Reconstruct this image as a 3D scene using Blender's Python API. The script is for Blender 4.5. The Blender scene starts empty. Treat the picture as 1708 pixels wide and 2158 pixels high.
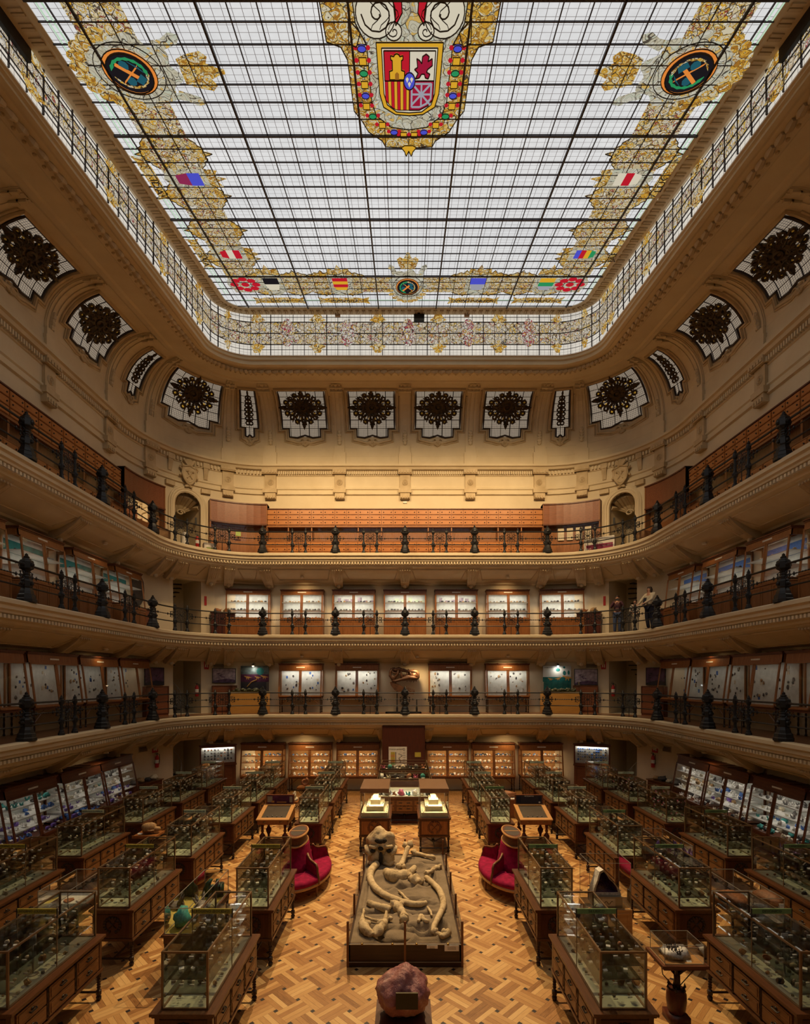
import bpy, bmesh, math, random
from math import sin, cos, pi, radians, sqrt, atan2
from mathutils import Vector, Matrix, noise
random.seed(7)
SC = bpy.context.scene
COL = SC.collection
EYE = 5.04                      # eye height of the photographer above the ground floor
G1, G2, G3 = 3.51, 6.91, 10.40  # walking levels of the three galleries

# ------------------------------------------------------------------ mesh builder
class MB:
    def __init__(s): s.v = []; s.f = []; s.mi = []; s.m = 0
    def add(s, vs, fs):
        n = len(s.v); s.v.extend([tuple(p) for p in vs])
        for f in fs: s.f.append(tuple(n + i for i in f)); s.mi.append(s.m)
        return s
    def box(s, x0, x1, y0, y1, z0, z1):
        return s.add([(x0,y0,z0),(x1,y0,z0),(x1,y1,z0),(x0,y1,z0),(x0,y0,z1),(x1,y0,z1),(x1,y1,z1),(x0,y1,z1)],
              [(0,3,2,1),(4,5,6,7),(0,1,5,4),(1,2,6,5),(2,3,7,6),(3,0,4,7)])
    def cbox(s, c, d):
        return s.box(c[0]-d[0]/2,c[0]+d[0]/2,c[1]-d[1]/2,c[1]+d[1]/2,c[2]-d[2]/2,c[2]+d[2]/2)
    def hexa(s, p):             # eight corners: bottom four, top four
        return s.add(p, [(0,3,2,1),(4,5,6,7),(0,1,5,4),(1,2,6,5),(2,3,7,6),(3,0,4,7)])
    def quad(s, a, b, c, d): return s.add([a,b,c,d],[(0,1,2,3)])
    def frame(s, x0, x1, z0, z1, w, y0, y1):   # rectangular frame in the xz plane
        s.box(x0,x1,y0,y1,z0,z0+w); s.box(x0,x1,y0,y1,z1-w,z1)
        s.box(x0,x0+w,y0,y1,z0+w,z1-w); s.box(x1-w,x1,y0,y1,z0+w,z1-w); return s
    def lathe(s, prof, c=(0,0,0), n=12, ph=0.0, sx=1, sy=1):   # prof: (radius, z)
        m = len(prof); vs = []
        for r, z in prof:
            for k in range(n):
                a = ph + 2*pi*k/n; vs.append((c[0]+sx*r*cos(a), c[1]+sy*r*sin(a), c[2]+z))
        fs = []
        for i in range(m-1):
            for k in range(n):
                k2 = (k+1) % n; fs.append((i*n+k, i*n+k2, (i+1)*n+k2, (i+1)*n+k))
        fs.append(tuple(range(n-1,-1,-1))); fs.append(tuple((m-1)*n+k for k in range(n)))
        return s.add(vs, fs)
    def tube(s, pts, r, n=6, closed=False):
        pts = [Vector(p) for p in pts]; m = len(pts)
        rs = r if isinstance(r, (list, tuple)) else [r]*m
        vs = []; ref = None
        for i, p in enumerate(pts):
            a = pts[i-1] if i > 0 else (pts[-1] if closed else p)
            b = pts[i+1] if i < m-1 else (pts[0] if closed else p)
            t = (b-a)
            t = t.normalized() if t.length > 1e-9 else Vector((0,0,1))
            if ref is None: ref = Vector((0,0,1)) if abs(t.z) < .9 else Vector((1,0,0))
            x = t.cross(ref)
            if x.length < 1e-6: x = t.orthogonal()
            x.normalize(); y = x.cross(t); ref = y
            for k in range(n):
                q = 2*pi*k/n; vs.append(p + x*(rs[i]*cos(q)) + y*(rs[i]*sin(q)))
        fs = []
        for i in range(m if closed else m-1):
            j = (i+1) % m
            for k in range(n):
                k2 = (k+1) % n; fs.append((i*n+k, i*n+k2, j*n+k2, j*n+k))
        if not closed:
            fs.append(tuple(range(n-1,-1,-1))); fs.append(tuple((m-1)*n+k for k in range(n)))
        return s.add(vs, fs)
    def prism(s, poly, y0, y1):  # polygon in (x,z) pushed from y0 to y1
        n = len(poly)
        vs = [(p[0],y0,p[1]) for p in poly] + [(p[0],y1,p[1]) for p in poly]
        fs = [tuple(range(n)), tuple(range(2*n-1,n-1,-1))]
        for i in range(n):
            j = (i+1) % n; fs.append((i, i+n, j+n, j))
        return s.add(vs, fs)
    def slab(s, poly, z0, z1):   # polygon in (x,y) pushed from z0 to z1
        n = len(poly)
        vs = [(p[0],p[1],z0) for p in poly] + [(p[0],p[1],z1) for p in poly]
        fs = [tuple(range(n-1,-1,-1)), tuple(range(n,2*n))]
        for i in range(n):
            j = (i+1) % n; fs.append((i, j, j+n, i+n))
        return s.add(vs, fs)
    def ball(s, c, r, nu=10, nv=6, jig=0.0, seed=0):
        if not isinstance(r, (tuple, list)): r = (r,r,r)
        vs = [(c[0],c[1],c[2]-r[2])]
        for i in range(1, nv):
            a = pi*i/nv
            for k in range(nu):
                b = 2*pi*k/nu; d = Vector((sin(a)*cos(b), sin(a)*sin(b), -cos(a)))
                q = 1 + (jig*noise.noise(d*1.7+Vector((seed*3.1,seed*1.7,seed))) if jig else 0)
                vs.append((c[0]+r[0]*d.x*q, c[1]+r[1]*d.y*q, c[2]+r[2]*d.z*q))
        vs.append((c[0],c[1],c[2]+r[2])); fs = []
        for k in range(nu): fs.append((0, 1+(k+1)%nu, 1+k))
        for i in range(nv-2):
            for k in range(nu):
                a = 1+i*nu+k; b = 1+i*nu+(k+1)%nu; fs.append((a, b, b+nu, a+nu))
        t = len(vs)-1; o = 1+(nv-2)*nu
        for k in range(nu): fs.append((t, o+k, o+(k+1)%nu))
        return s.add(vs, fs)
    def mesh(s, name, mats, smooth=False):
        me = bpy.data.meshes.new(name); me.from_pydata(s.v, [], s.f)
        for m in (mats if isinstance(mats, (list, tuple)) else [mats]): me.materials.append(m)
        if isinstance(mats, (list, tuple)) and len(mats) > 1: me.polygons.foreach_set('material_index', s.mi)
        if smooth: me.polygons.foreach_set('use_smooth', [True]*len(me.polygons))
        me.update(); return me
    def build(s, name, mats, parent=None, smooth=False, xf=None):
        if xf: s.v = [tuple(xf @ Vector(p)) for p in s.v]
        return obj(name, s.mesh(name, mats, smooth), parent)

def obj(name, data, parent=None):
    o = bpy.data.objects.new(name, data); COL.objects.link(o)
    if parent is not None: o.parent = parent
    return o
def tag(o, label, cat, group=None, kind=None):
    if label: o['label'] = label
    if cat: o['category'] = cat
    if group: o['group'] = group
    if kind: o['kind'] = kind
    return o
def thing(name, label, cat, loc=(0,0,0), rz=0.0, group=None, kind=None):
    o = obj(name, None); o.location = loc; o.rotation_euler = (0,0,rz)
    o.empty_display_size = .1
    return tag(o, label, cat, group, kind)
def struct(o): o['kind'] = 'structure'; return o
KIDS = {}
def kids(o): return [c for c in COL.objects if c.parent is o]
def dup(o, loc=None, rz=None, label=None, group=None):
    def walk(a, parent):
        c = a.copy(); COL.objects.link(c)
        if parent is not None: c.parent = parent
        for ch in tuple(TREE.get(a, ())): walk_add(c, ch)
        return c
    def walk_add(p, ch):
        d = ch.copy(); COL.objects.link(d); d.parent = p
        for g in tuple(TREE.get(ch, ())): walk_add(d, g)
    r = walk(o, None)
    if loc is not None: r.location = loc
    if rz is not None: r.rotation_euler = (0,0,rz)
    if label: r['label'] = label
    if group: r['group'] = group
    return r
TREE = {}
def tree(o):                    # remember the children of a finished prototype
    TREE[o] = [c for c in COL.objects if c.parent == o]
    for c in TREE[o]: tree(c)
    return o
def textmesh(body, size, name, mat, align='CENTER', ext=0.002):
    cu = bpy.data.curves.new(name, 'FONT'); cu.body = body; cu.size = size; cu.align_x = align; cu.align_y = 'CENTER'
    cu.extrude = ext; cu.resolution_u = 2
    t = bpy.data.objects.new(name, cu); COL.objects.link(t)
    dg = bpy.context.evaluated_depsgraph_get(); dg.update()
    me = bpy.data.meshes.new_from_object(t.evaluated_get(dg)); me.name = name
    bpy.data.objects.remove(t); bpy.data.curves.remove(cu)
    me.materials.clear(); me.materials.append(mat); return me

# ------------------------------------------------------------------ node helper
class N:
    def __init__(s, name):
        s.mat = bpy.data.materials.new(name); s.mat.use_nodes = True
        s.t = s.mat.node_tree; s.t.nodes.clear()
        s.out = s.t.nodes.new('ShaderNodeOutputMaterial')
    def n(s, typ, **kw):
        nd = s.t.nodes.new('ShaderNode'+typ)
        for k, v in kw.items():
            if k in nd.inputs.keys() or k in ('i0','i1','i2'): pass
            else: setattr(nd, k, v)
        return nd
    def link(s, a, b): s.t.links.new(a, b)
    def put(s, sock, val):
        if isinstance(val, bpy.types.NodeSocket): s.link(val, sock)
        else: sock.default_value = val
    def m(s, op, a, b=None, c=None):
        nd = s.t.nodes.new('ShaderNodeMath'); nd.operation = op
        s.put(nd.inputs[0], a)
        if b is not None: s.put(nd.inputs[1], b)
        if c is not None: s.put(nd.inputs[2], c)
        return nd.outputs[0]
    def coord(s, kind='Object'): return s.t.nodes.new('ShaderNodeTexCoord').outputs[kind]
    def sep(s, v):
        nd = s.t.nodes.new('ShaderNodeSeparateXYZ'); s.link(v, nd.inputs[0]); return nd.outputs
    def comb(s, x, y, z):
        nd = s.t.nodes.new('ShaderNodeCombineXYZ')
        for i, q in enumerate((x,y,z)): s.put(nd.inputs[i], q)
        return nd.outputs[0]
    def scale(s, v, sx, sy, sz):
        nd = s.t.nodes.new('ShaderNodeMapping'); s.link(v, nd.inputs[0]); nd.inputs['Scale'].default_value = (sx,sy,sz); return nd.outputs[0]
    def noise(s, v, scale=5, detail=3, rough=.5):
        nd = s.t.nodes.new('ShaderNodeTexNoise')
        if v is not None: s.link(v, nd.inputs['Vector'])
        nd.inputs['Scale'].default_value = scale; nd.inputs['Detail'].default_value = detail; nd.inputs['Roughness'].default_value = rough
        return nd.outputs[0]
    def voro(s, v, scale, feature='F1', out='Distance', dim='3D'):
        nd = s.t.nodes.new('ShaderNodeTexVoronoi'); nd.voronoi_dimensions = dim; nd.feature = feature
        if v is not None: s.link(v, nd.inputs['Vector'])
        nd.inputs['Scale'].default_value = scale; return nd.outputs[out]
    def white(s, v):
        nd = s.t.nodes.new('ShaderNodeTexWhiteNoise'); s.link(v, nd.inputs['Vector']); return nd.outputs[0]
    def ramp(s, f, cols, interp='LINEAR'):
        nd = s.t.nodes.new('ShaderNodeValToRGB'); s.link(f, nd.inputs[0]); nd.color_ramp.interpolation = interp
        e = nd.color_ramp.elements
        while len(e) < len(cols): e.new(.5)
        for i, (p, c) in enumerate(cols): e[i].position = p; e[i].color = (*c, 1)
        return nd.outputs[0]
    def mix(s, f, a, b, mode='MIX'):
        nd = s.t.nodes.new('ShaderNodeMix'); nd.data_type = 'RGBA'; nd.blend_type = mode
        s.put(nd.inputs[0], f)
        for sock, v in ((nd.inputs[6], a), (nd.inputs[7], b)):
            s.put(sock, (*v, 1) if isinstance(v, tuple) and len(v) == 3 else v)
        return nd.outputs[2]
    def bsdf(s, col, rough=.5, metal=0.0, spec=.5, bump=None, bstr=.3, bdist=.01, coat=0):
        b = s.t.nodes.new('ShaderNodeBsdfPrincipled')
        s.put(b.inputs['Base Color'], (*col, 1) if isinstance(col, tuple) else col)
        s.put(b.inputs['Roughness'], rough); b.inputs['Metallic'].default_value = metal
        b.inputs['Specular IOR Level'].default_value = spec
        if coat: b.inputs['Coat Weight'].default_value = coat; b.inputs['Coat Roughness'].default_value = .15
        if bump is not None:
            bp = s.t.nodes.new('ShaderNodeBump'); bp.inputs['Strength'].default_value = bstr; bp.inputs['Distance'].default_value = bdist
            s.link(bump, bp.inputs['Height']); s.link(bp.outputs[0], b.inputs['Normal'])
        s.link(b.outputs[0], s.out.inputs[0]); return s.mat
    def emit(s, col, strength):
        e = s.t.nodes.new('ShaderNodeEmission'); s.put(e.inputs[0], (*col, 1) if isinstance(col, tuple) else col)
        s.put(e.inputs[1], strength); s.link(e.outputs[0], s.out.inputs[0]); return s.mat

M = {}
def plain(name, col, rough=.5, metal=0.0, spec=.5, var=.12, scale=6):
    k = N(name); c = k.coord()
    f = k.noise(c, scale, 3)
    lo = tuple(x*(1-var) for x in col); hi = tuple(min(1, x*(1+var)) for x in col)
    M[name] = k.bsdf(k.ramp(f, [(.3, lo), (.7, hi)]), rough, metal, spec); return M[name]
def wood(name, dark, light, rough=.35, axis='Y', coat=.0, sc=1.0):
    k = N(name); c = k.coord()
    st = {'X': (1.2,14,14), 'Y': (14,1.2,14), 'Z': (14,14,1.2)}[axis]
    v = k.scale(c, *[q*sc for q in st])
    f = k.noise(v, 2.2, 5, .65)
    M[name] = k.bsdf(k.ramp(f, [(.28, dark), (.72, light)]), rough, coat=coat, spec=.4); return M[name]

def make_materials():
    k = N('plaster'); c = k.coord()
    f = k.noise(c, .9, 5, .6); g = k.noise(c, 14, 3)
    col = k.ramp(f, [(.25, (.62,.515,.345)), (.75, (.74,.635,.45))])
    M['plaster'] = k.bsdf(col, .75, bump=g, bstr=.08, spec=.25)
    k = N('plaster_wall'); c = k.coord()
    f = k.noise(c, .7, 5, .65)
    M['plaster_wall'] = k.bsdf(k.ramp(f, [(.25, (.63,.525,.36)), (.75, (.74,.64,.46))]), .8, spec=.2)
    k = N('plaster_ornament'); f = k.noise(k.coord(), 3, 4)
    M['plaster_ornament'] = k.bsdf(k.ramp(f, [(.3, (.48,.37,.22)), (.7, (.62,.50,.325))]), .7, spec=.3)
    wood('table_wood', (.060,.020,.0075), (.135,.050,.018), .35, 'Y', .1)
    wood('drawer_wood', (.115,.045,.014), (.235,.100,.032), .38, 'Y')
    wood('panel_wood', (.042,.011,.005), (.095,.026,.011), .4, 'Z')
    wood('cabinet_wood', (.21,.075,.021), (.36,.145,.045), .4, 'Z')
    wood('cabinet_wood_dark', (.085,.024,.010), (.165,.055,.022), .4, 'X')
    wood('cabinet_wood_red', (.17,.055,.024), (.28,.10,.045), .4, 'X')
    wood('shelf_drawer_wood', (.36,.125,.03), (.52,.21,.055), .4, 'X')
    wood('light_wood', (.40,.20,.065), (.55,.30,.11), .4, 'X')
    wood('orange_wood', (.52,.25,.06), (.62,.33,.09), .45, 'X')
    wood('leg_wood', (.018,.009,.006), (.040,.017,.010), .35, 'Z')
    wood('door_wood', (.055,.012,.006), (.11,.026,.012), .4, 'Z')
    wood('bed_wood', (.028,.012,.006), (.060,.024,.010), .4, 'X')
    wood('post_wood', (.13,.045,.016), (.22,.085,.03), .4, 'Z')
    wood('gallery_floor', (.16,.075,.035), (.30,.15,.07), .35, 'X', sc=.6)
    plain('iron', (.020,.021,.024), .42, .35, .5)
    plain('iron_dark', (.012,.012,.013), .45, .3)
    plain('brass', (.30,.19,.06), .35, .9)
    plain('case_metal', (.21,.135,.075), .35, .55)
    plain('red_metal', (.12,.020,.022), .35, .2)
    plain('white_card', (.78,.76,.70), .8)
    plain('case_lining', (.52,.52,.43), .8)
    plain('cabinet_lining', (.62,.64,.60), .8)
    plain('warm_lining', (.40,.215,.075), .7)
    plain('velvet', (.25,.005,.045), .85, 0, .15, .3, 9)
    plain('sign_yellow', (.48,.40,.055), .6)
    plain('sign_green', (.20,.33,.13), .6)
    plain('sign_pale', (.60,.70,.50), .6)
    plain('ink', (.02,.02,.02), .7)
    plain('red_paint', (.45,.02,.02), .4)
    plain('white_paint', (.75,.74,.70), .5)
    plain('grey_metal', (.35,.34,.31), .4, .5)
    plain('black_paint', (.02,.02,.022), .5)
    k = N('bone'); c = k.coord(); f = k.noise(c, 7, 5, .7); g = k.noise(c, 26, 4, .7)
    M['bone'] = k.bsdf(k.ramp(f, [(.30, (.26,.18,.10)), (.48, (.55,.43,.26)), (.7, (.68,.55,.36))]), .85, spec=.15, bump=g, bstr=.7, bdist=.02)
    plain('dino_bone', (.105,.045,.022), .5, 0, .4, .4, 8)
    plain('cream_step', (.78,.74,.50), .7)
    plain('leather', (.05,.036,.028), .5)
    plain('cardboard', (.36,.21,.10), .8)
    plain('skin', (.52,.28,.19), .6)
    plain('hair', (.035,.02,.012), .6)
    plain('denim', (.045,.07,.15), .85)
    plain('navy', (.012,.015,.035), .85)
    plain('plum', (.085,.035,.05), .85, 0, .3, .3, 12)
    plain('cream_cloth', (.62,.55,.42), .9)
    plain('magenta', (.25,.012,.07), .5)
    plain('lime', (.38,.52,.14), .6)
    # fossil bed matrix
    k = N('sediment'); c = k.coord(); f = k.noise(c, 2.2, 6, .65); g = k.noise(c, 45, 2)
    M['sediment'] = k.bsdf(k.ramp(f, [(.3, (.165,.128,.088)), (.7, (.265,.210,.150))]), .95, spec=.1, bump=g, bstr=.5)
    # palettes of stone for the specimens
    pal = {'stone_ochre': (.36,.22,.10), 'stone_grey': (.17,.16,.15), 'stone_dark': (.045,.042,.045), 'stone_cream': (.56,.49,.36),
           'stone_rust': (.30,.12,.05), 'stone_white': (.72,.70,.66), 'stone_blue': (.05,.14,.42), 'stone_violet': (.15,.08,.34),
           'stone_teal': (.04,.28,.26), 'stone_pink': (.50,.10,.19), 'stone_olive': (.20,.19,.09)}
    for n_, c_ in pal.items(): plain(n_, c_, .6, 0, .5, .35, 30)
    # rose quartz boulder
    k = N('rose_quartz'); c = k.coord(); f = k.noise(c, 3.2, 8, .7); g = k.noise(c, 9, 6, .7)
    M['rose_quartz'] = k.bsdf(k.ramp(f, [(.28, (.13,.040,.052)), (.44, (.30,.105,.115)), (.56, (.42,.19,.17)), (.68, (.62,.42,.37))]), .42, bump=g, bstr=.8, bdist=.04)
    k = N('amethyst'); c = k.coord(); d = k.voro(c, 42); 
    M['amethyst'] = k.bsdf(k.ramp(d, [(.0, (.015,.006,.04)), (.55, (.09,.035,.19))]), .2, bump=d, bstr=1, bdist=.02)
    # wool / pattern for the child's top
    k = N('patterned_cloth'); d = k.voro(k.coord(), 16)
    M['patterned_cloth'] = k.bsdf(k.ramp(d, [(.35, (.03,.03,.03)), (.42, (.6,.56,.5))], 'CONSTANT'), .9)
    # clear glass: see-through with a mirror sheen that grows at grazing angles
    for nm, tint, base in (('glass', (.985,.99,.98), .05), ('shelf_glass', (.95,.975,.955), .05), ('vitrine_glass', (.985,.985,.975), .04)):
        k = N(nm); tr = k.t.nodes.new('ShaderNodeBsdfTransparent'); tr.inputs[0].default_value = (*tint, 1)
        gl = k.t.nodes.new('ShaderNodeBsdfGlossy'); gl.inputs['Roughness'].default_value = .02
        lw = k.t.nodes.new('ShaderNodeFresnel'); lw.inputs[0].default_value = 1.35
        mx = k.t.nodes.new('ShaderNodeMixShader')
        k.link(k.m('ADD', k.m('MULTIPLY', lw.outputs[0], .8), base-.03), mx.inputs[0]); k.link(tr.outputs[0], mx.inputs[1]); k.link(gl.outputs[0], mx.inputs[2])
        k.link(mx.outputs[0], k.out.inputs[0]); M[nm] = k.mat
    # parquet of woven oak strips with small dark squares, laid on the diagonal
    k = N('parquet'); x, y, z = k.sep(k.coord())
    a = .396; r2 = sqrt(2); S = .145
    p0 = (-1.681+8.12)/r2/a; q0 = (8.12+1.681)/r2/a
    p = k.m('ADD', k.m('DIVIDE', k.m('ADD', x, y), r2*a), 100-p0+S/2)
    q = k.m('ADD', k.m('DIVIDE', k.m('SUBTRACT', y, x), r2*a), 100-q0+S/2)
    ip = k.m('FLOOR', p); iq = k.m('FLOOR', q); fp = k.m('SUBTRACT', p, ip); fq = k.m('SUBTRACT', q, iq)
    gp = k.m('LESS_THAN', fp, S); gq = k.m('LESS_THAN', fq, S)
    par = k.m('MODULO', k.m('ADD', ip, iq), 2.0)          # 0: strip runs along p, 1: along q
    dot = k.m('MULTIPLY', gp, gq)
    alongp = k.m('MAXIMUM', k.m('MULTIPLY', gp, k.m('SUBTRACT', 1.0, gq)), k.m('MULTIPLY', k.m('SUBTRACT', 1.0, par), k.m('SUBTRACT', 1.0, k.m('MULTIPLY', gq, k.m('SUBTRACT', 1.0, gp)))))
    oneminus = k.m('SUBTRACT', 1.0, alongp)
    idp = k.m('SUBTRACT', ip, k.m('MULTIPLY', k.m('MULTIPLY', gp, par), alongp))
    idq = k.m('SUBTRACT', iq, k.m('MULTIPLY', k.m('MULTIPLY', gq, k.m('SUBTRACT', 1.0, par)), oneminus))
    w = k.m('ADD', k.m('MULTIPLY', fq, alongp), k.m('MULTIPLY', fp, oneminus))
    wn = k.m('MULTIPLY', k.m('DIVIDE', k.m('SUBTRACT', w, S), 1-S), 4.0)
    pl = k.m('FLOOR', wn); fw = k.m('SUBTRACT', wn, pl)
    rnd = k.white(k.comb(idp, idq, k.m('ADD', pl, k.m('MULTIPLY', alongp, 17.0))))
    gv = k.comb(k.m('ADD', k.m('MULTIPLY', p, k.m('ADD', k.m('MULTIPLY', alongp, -17.0), 19.0)), k.m('MULTIPLY', rnd, 37.0)),
                k.m('MULTIPLY', q, k.m('ADD', k.m('MULTIPLY', oneminus, -17.0), 19.0)), 0.0)
    gr = k.noise(gv, 1.4, 4, .6)
    t = k.m('ADD', k.m('MULTIPLY', rnd, .62), k.m('MULTIPLY', gr, .5))
    base = k.ramp(t, [(.16, (.17,.070,.020)), (.40, (.38,.185,.060)), (.70, (.56,.33,.125)), (.95, (.68,.45,.20))])
    edge = k.m('LESS_THAN', k.m('MINIMUM', fw, k.m('SUBTRACT', 1.0, fw)), .030)
    base = k.mix(k.m('MULTIPLY', edge, .72), base, (.09,.035,.010))
    base = k.mix(dot, base, (.018,.014,.018))
    M['parquet'] = k.bsdf(base, k.m('ADD', .30, k.m('MULTIPLY', gr, .2)), spec=.4)
make_materials()
# ================================================================== THE HALL
HB, CY, RL, YB = 6.2, 19.06, 3.0, 22.06     # straight half-length of the back, corner centre, corner radius, back lip
ULEN = HB + RL*pi/2; YFRONT = -1.5; UEND = ULEN + CY - YFRONT
def plan(u, o=0.0, cx=HB):
    """point of the rounded-rectangle plan, o metres outside the gallery lip; u runs from the middle of the back wall"""
    a = abs(u); sg = 1 if u >= 0 else -1
    if a <= HB: x, y, nx, ny = a*cx/HB, YB+o, 0, 1
    elif a <= ULEN:
        th = (a-HB)/RL; x, y, nx, ny = cx+(RL+o)*sin(th), CY+(RL+o)*cos(th), sin(th), cos(th)
    else: x, y, nx, ny = cx+RL+o, CY-(a-ULEN), 1, 0
    return sg*x, y, sg*nx, ny
def view_warp(h):                                # upper heights warped down toward the near end to fit the view, no real pitch
    if h <= 9.6: return 0.0
    if h <= 12.8: return .0112*(h-9.6)/3.2
    return .0112+(h-12.8)*.0023
def warped_z(h, y): return EYE + h*(1-view_warp(h)*max(0, 20.3-y))
def at(u, o, h, cx=HB):
    x, y, _, _ = plan(u, o, cx); return (x, y, warped_z(h, y))
def ustations(u0, u1, ds=1.0, dc=.26):
    ks = {u0, u1}
    for a, b, d in ((-UEND,-ULEN,ds),(-ULEN,-HB,dc),(-HB,HB,ds),(HB,ULEN,dc),(ULEN,UEND,ds)):
        n = max(1, round((b-a)/d))
        for i in range(n+1):
            q = a+(b-a)*i/n
            if u0 < q < u1: ks.add(round(q, 6))
    ks = sorted(ks); out = [ks[0]]
    for q in ks[1:]:
        if q-out[-1] > 1e-4: out.append(q)
    return out
def sweep(mb, prof, u0=-UEND, u1=UEND, ds=1.0, dc=.26):
    us = ustations(u0, u1, ds, dc); m = len(prof); vs = []
    for u in us:
        for p in prof: vs.append(at(u, *p))
    fs = []
    for i in range(len(us)-1):
        for j in range(m-1): fs.append((i*m+j, i*m+j+1, (i+1)*m+j+1, (i+1)*m+j))
    return mb.add(vs, fs)
def ublock(mb, ua, ub, oa, ob, ha, hb, cx=HB):   # block between plan stations
    return mb.hexa([at(ua,oa,ha,cx), at(ub,oa,ha,cx), at(ub,ob,ha,cx), at(ua,ob,ha,cx), at(ua,oa,hb,cx), at(ub,oa,hb,cx), at(ub,ob,hb,cx), at(ua,ob,hb,cx)])
WALL_O = 1.5
DU = HB + RL*pi/4; DW = .40                  # the corner doorways
DTH = .0
F = [-EYE, G1-EYE, G2-EYE, G3-EYE]
RIBS = [0, 2.96, 6.08, HB+RL*.40, HB+RL*(pi/2-.40), ULEN+.55, ULEN+3.66, ULEN+6.8, ULEN+9.9, ULEN+13.0]

# floor
mb = MB(); mb.add([(-11.2,YFRONT,0),(11.2,YFRONT,0),(11.2,24,0),(-11.2,24,0)], [(0,1,2,3)])
struct(mb.build('floor', M['parquet']))
mb = MB(); mb.box(-9.4, 9.4, 21.0, 23.4, .001, .004)
wood('board_floor', (.20,.085,.024), (.50,.26,.085), .35, 'Y', sc=.9)
struct(mb.build('trim_1', M['board_floor']))

# walls, with the corner doorways left open on every level
H_TOP = 9.25
def wall_piece(name, u0, u1):
    mb = MB(); sweep(mb, [(WALL_O,-EYE),(WALL_O,H_TOP)], u0, u1); return struct(mb.build(name, M['plaster_wall']))
wall_piece('wall_back', -(DU-DW), DU-DW)
for sg, nm in ((-1,'wall_left'), (1,'wall_right')):
    a, b = (sg*(DU+DW), sg*UEND); wl = wall_piece(nm, min(a,b), max(a,b))
    mb = MB()
    for i in range(4):
        top = F[i]+2.5 if i < 3 else F[3]+2.78
        up = F[i+1] if i < 3 else H_TOP
        sweep(mb, [(WALL_O,top),(WALL_O,up)], min(sg*(DU-DW),sg*(DU+DW)), max(sg*(DU-DW),sg*(DU+DW)), dc=.1)
    mb.build('door_head', M['plaster_wall'], wl)
mb = MB(); mb.box(-11.2, 11.2, YFRONT-.2, YFRONT, 0, 17.5)
struct(mb.build('wall_front', M['plaster_wall']))

# alcoves behind the doorways
for sg, nm in ((-1,'left'), (1,'right')):
    mb = MB(); u = sg*DU
    for i in range(4):
        h0 = F[i]; h1 = F[i]+(2.5 if i < 3 else 2.78)
        w = DW; D = 3.4
        A = lambda du, o, h: at(u+du, o, h)
        k = (RL+WALL_O)/(RL+D)
        mb.quad(A(-w,WALL_O,h0), A(-w*k*1.0,D,h0), A(-w*k,D,h1), A(-w,WALL_O,h1))
        mb.quad(A(w,WALL_O,h0), A(w*k,D,h0), A(w*k,D,h1), A(w,WALL_O,h1))
        mb.quad(A(-w*k,D,h0), A(w*k,D,h0), A(w*k,D,h1), A(-w*k,D,h1))
        mb.quad(A(-w,WALL_O,h1), A(w,WALL_O,h1), A(w*k,D,h1), A(-w*k,D,h1))
        mb.quad(A(-w,WALL_O,h0+.004), A(w,WALL_O,h0+.004), A(w*k,D,h0+.004), A(-w*k,D,h0+.004))
    struct(mb.build('wall_alcove_'+nm, M['plaster_wall']))

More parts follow.
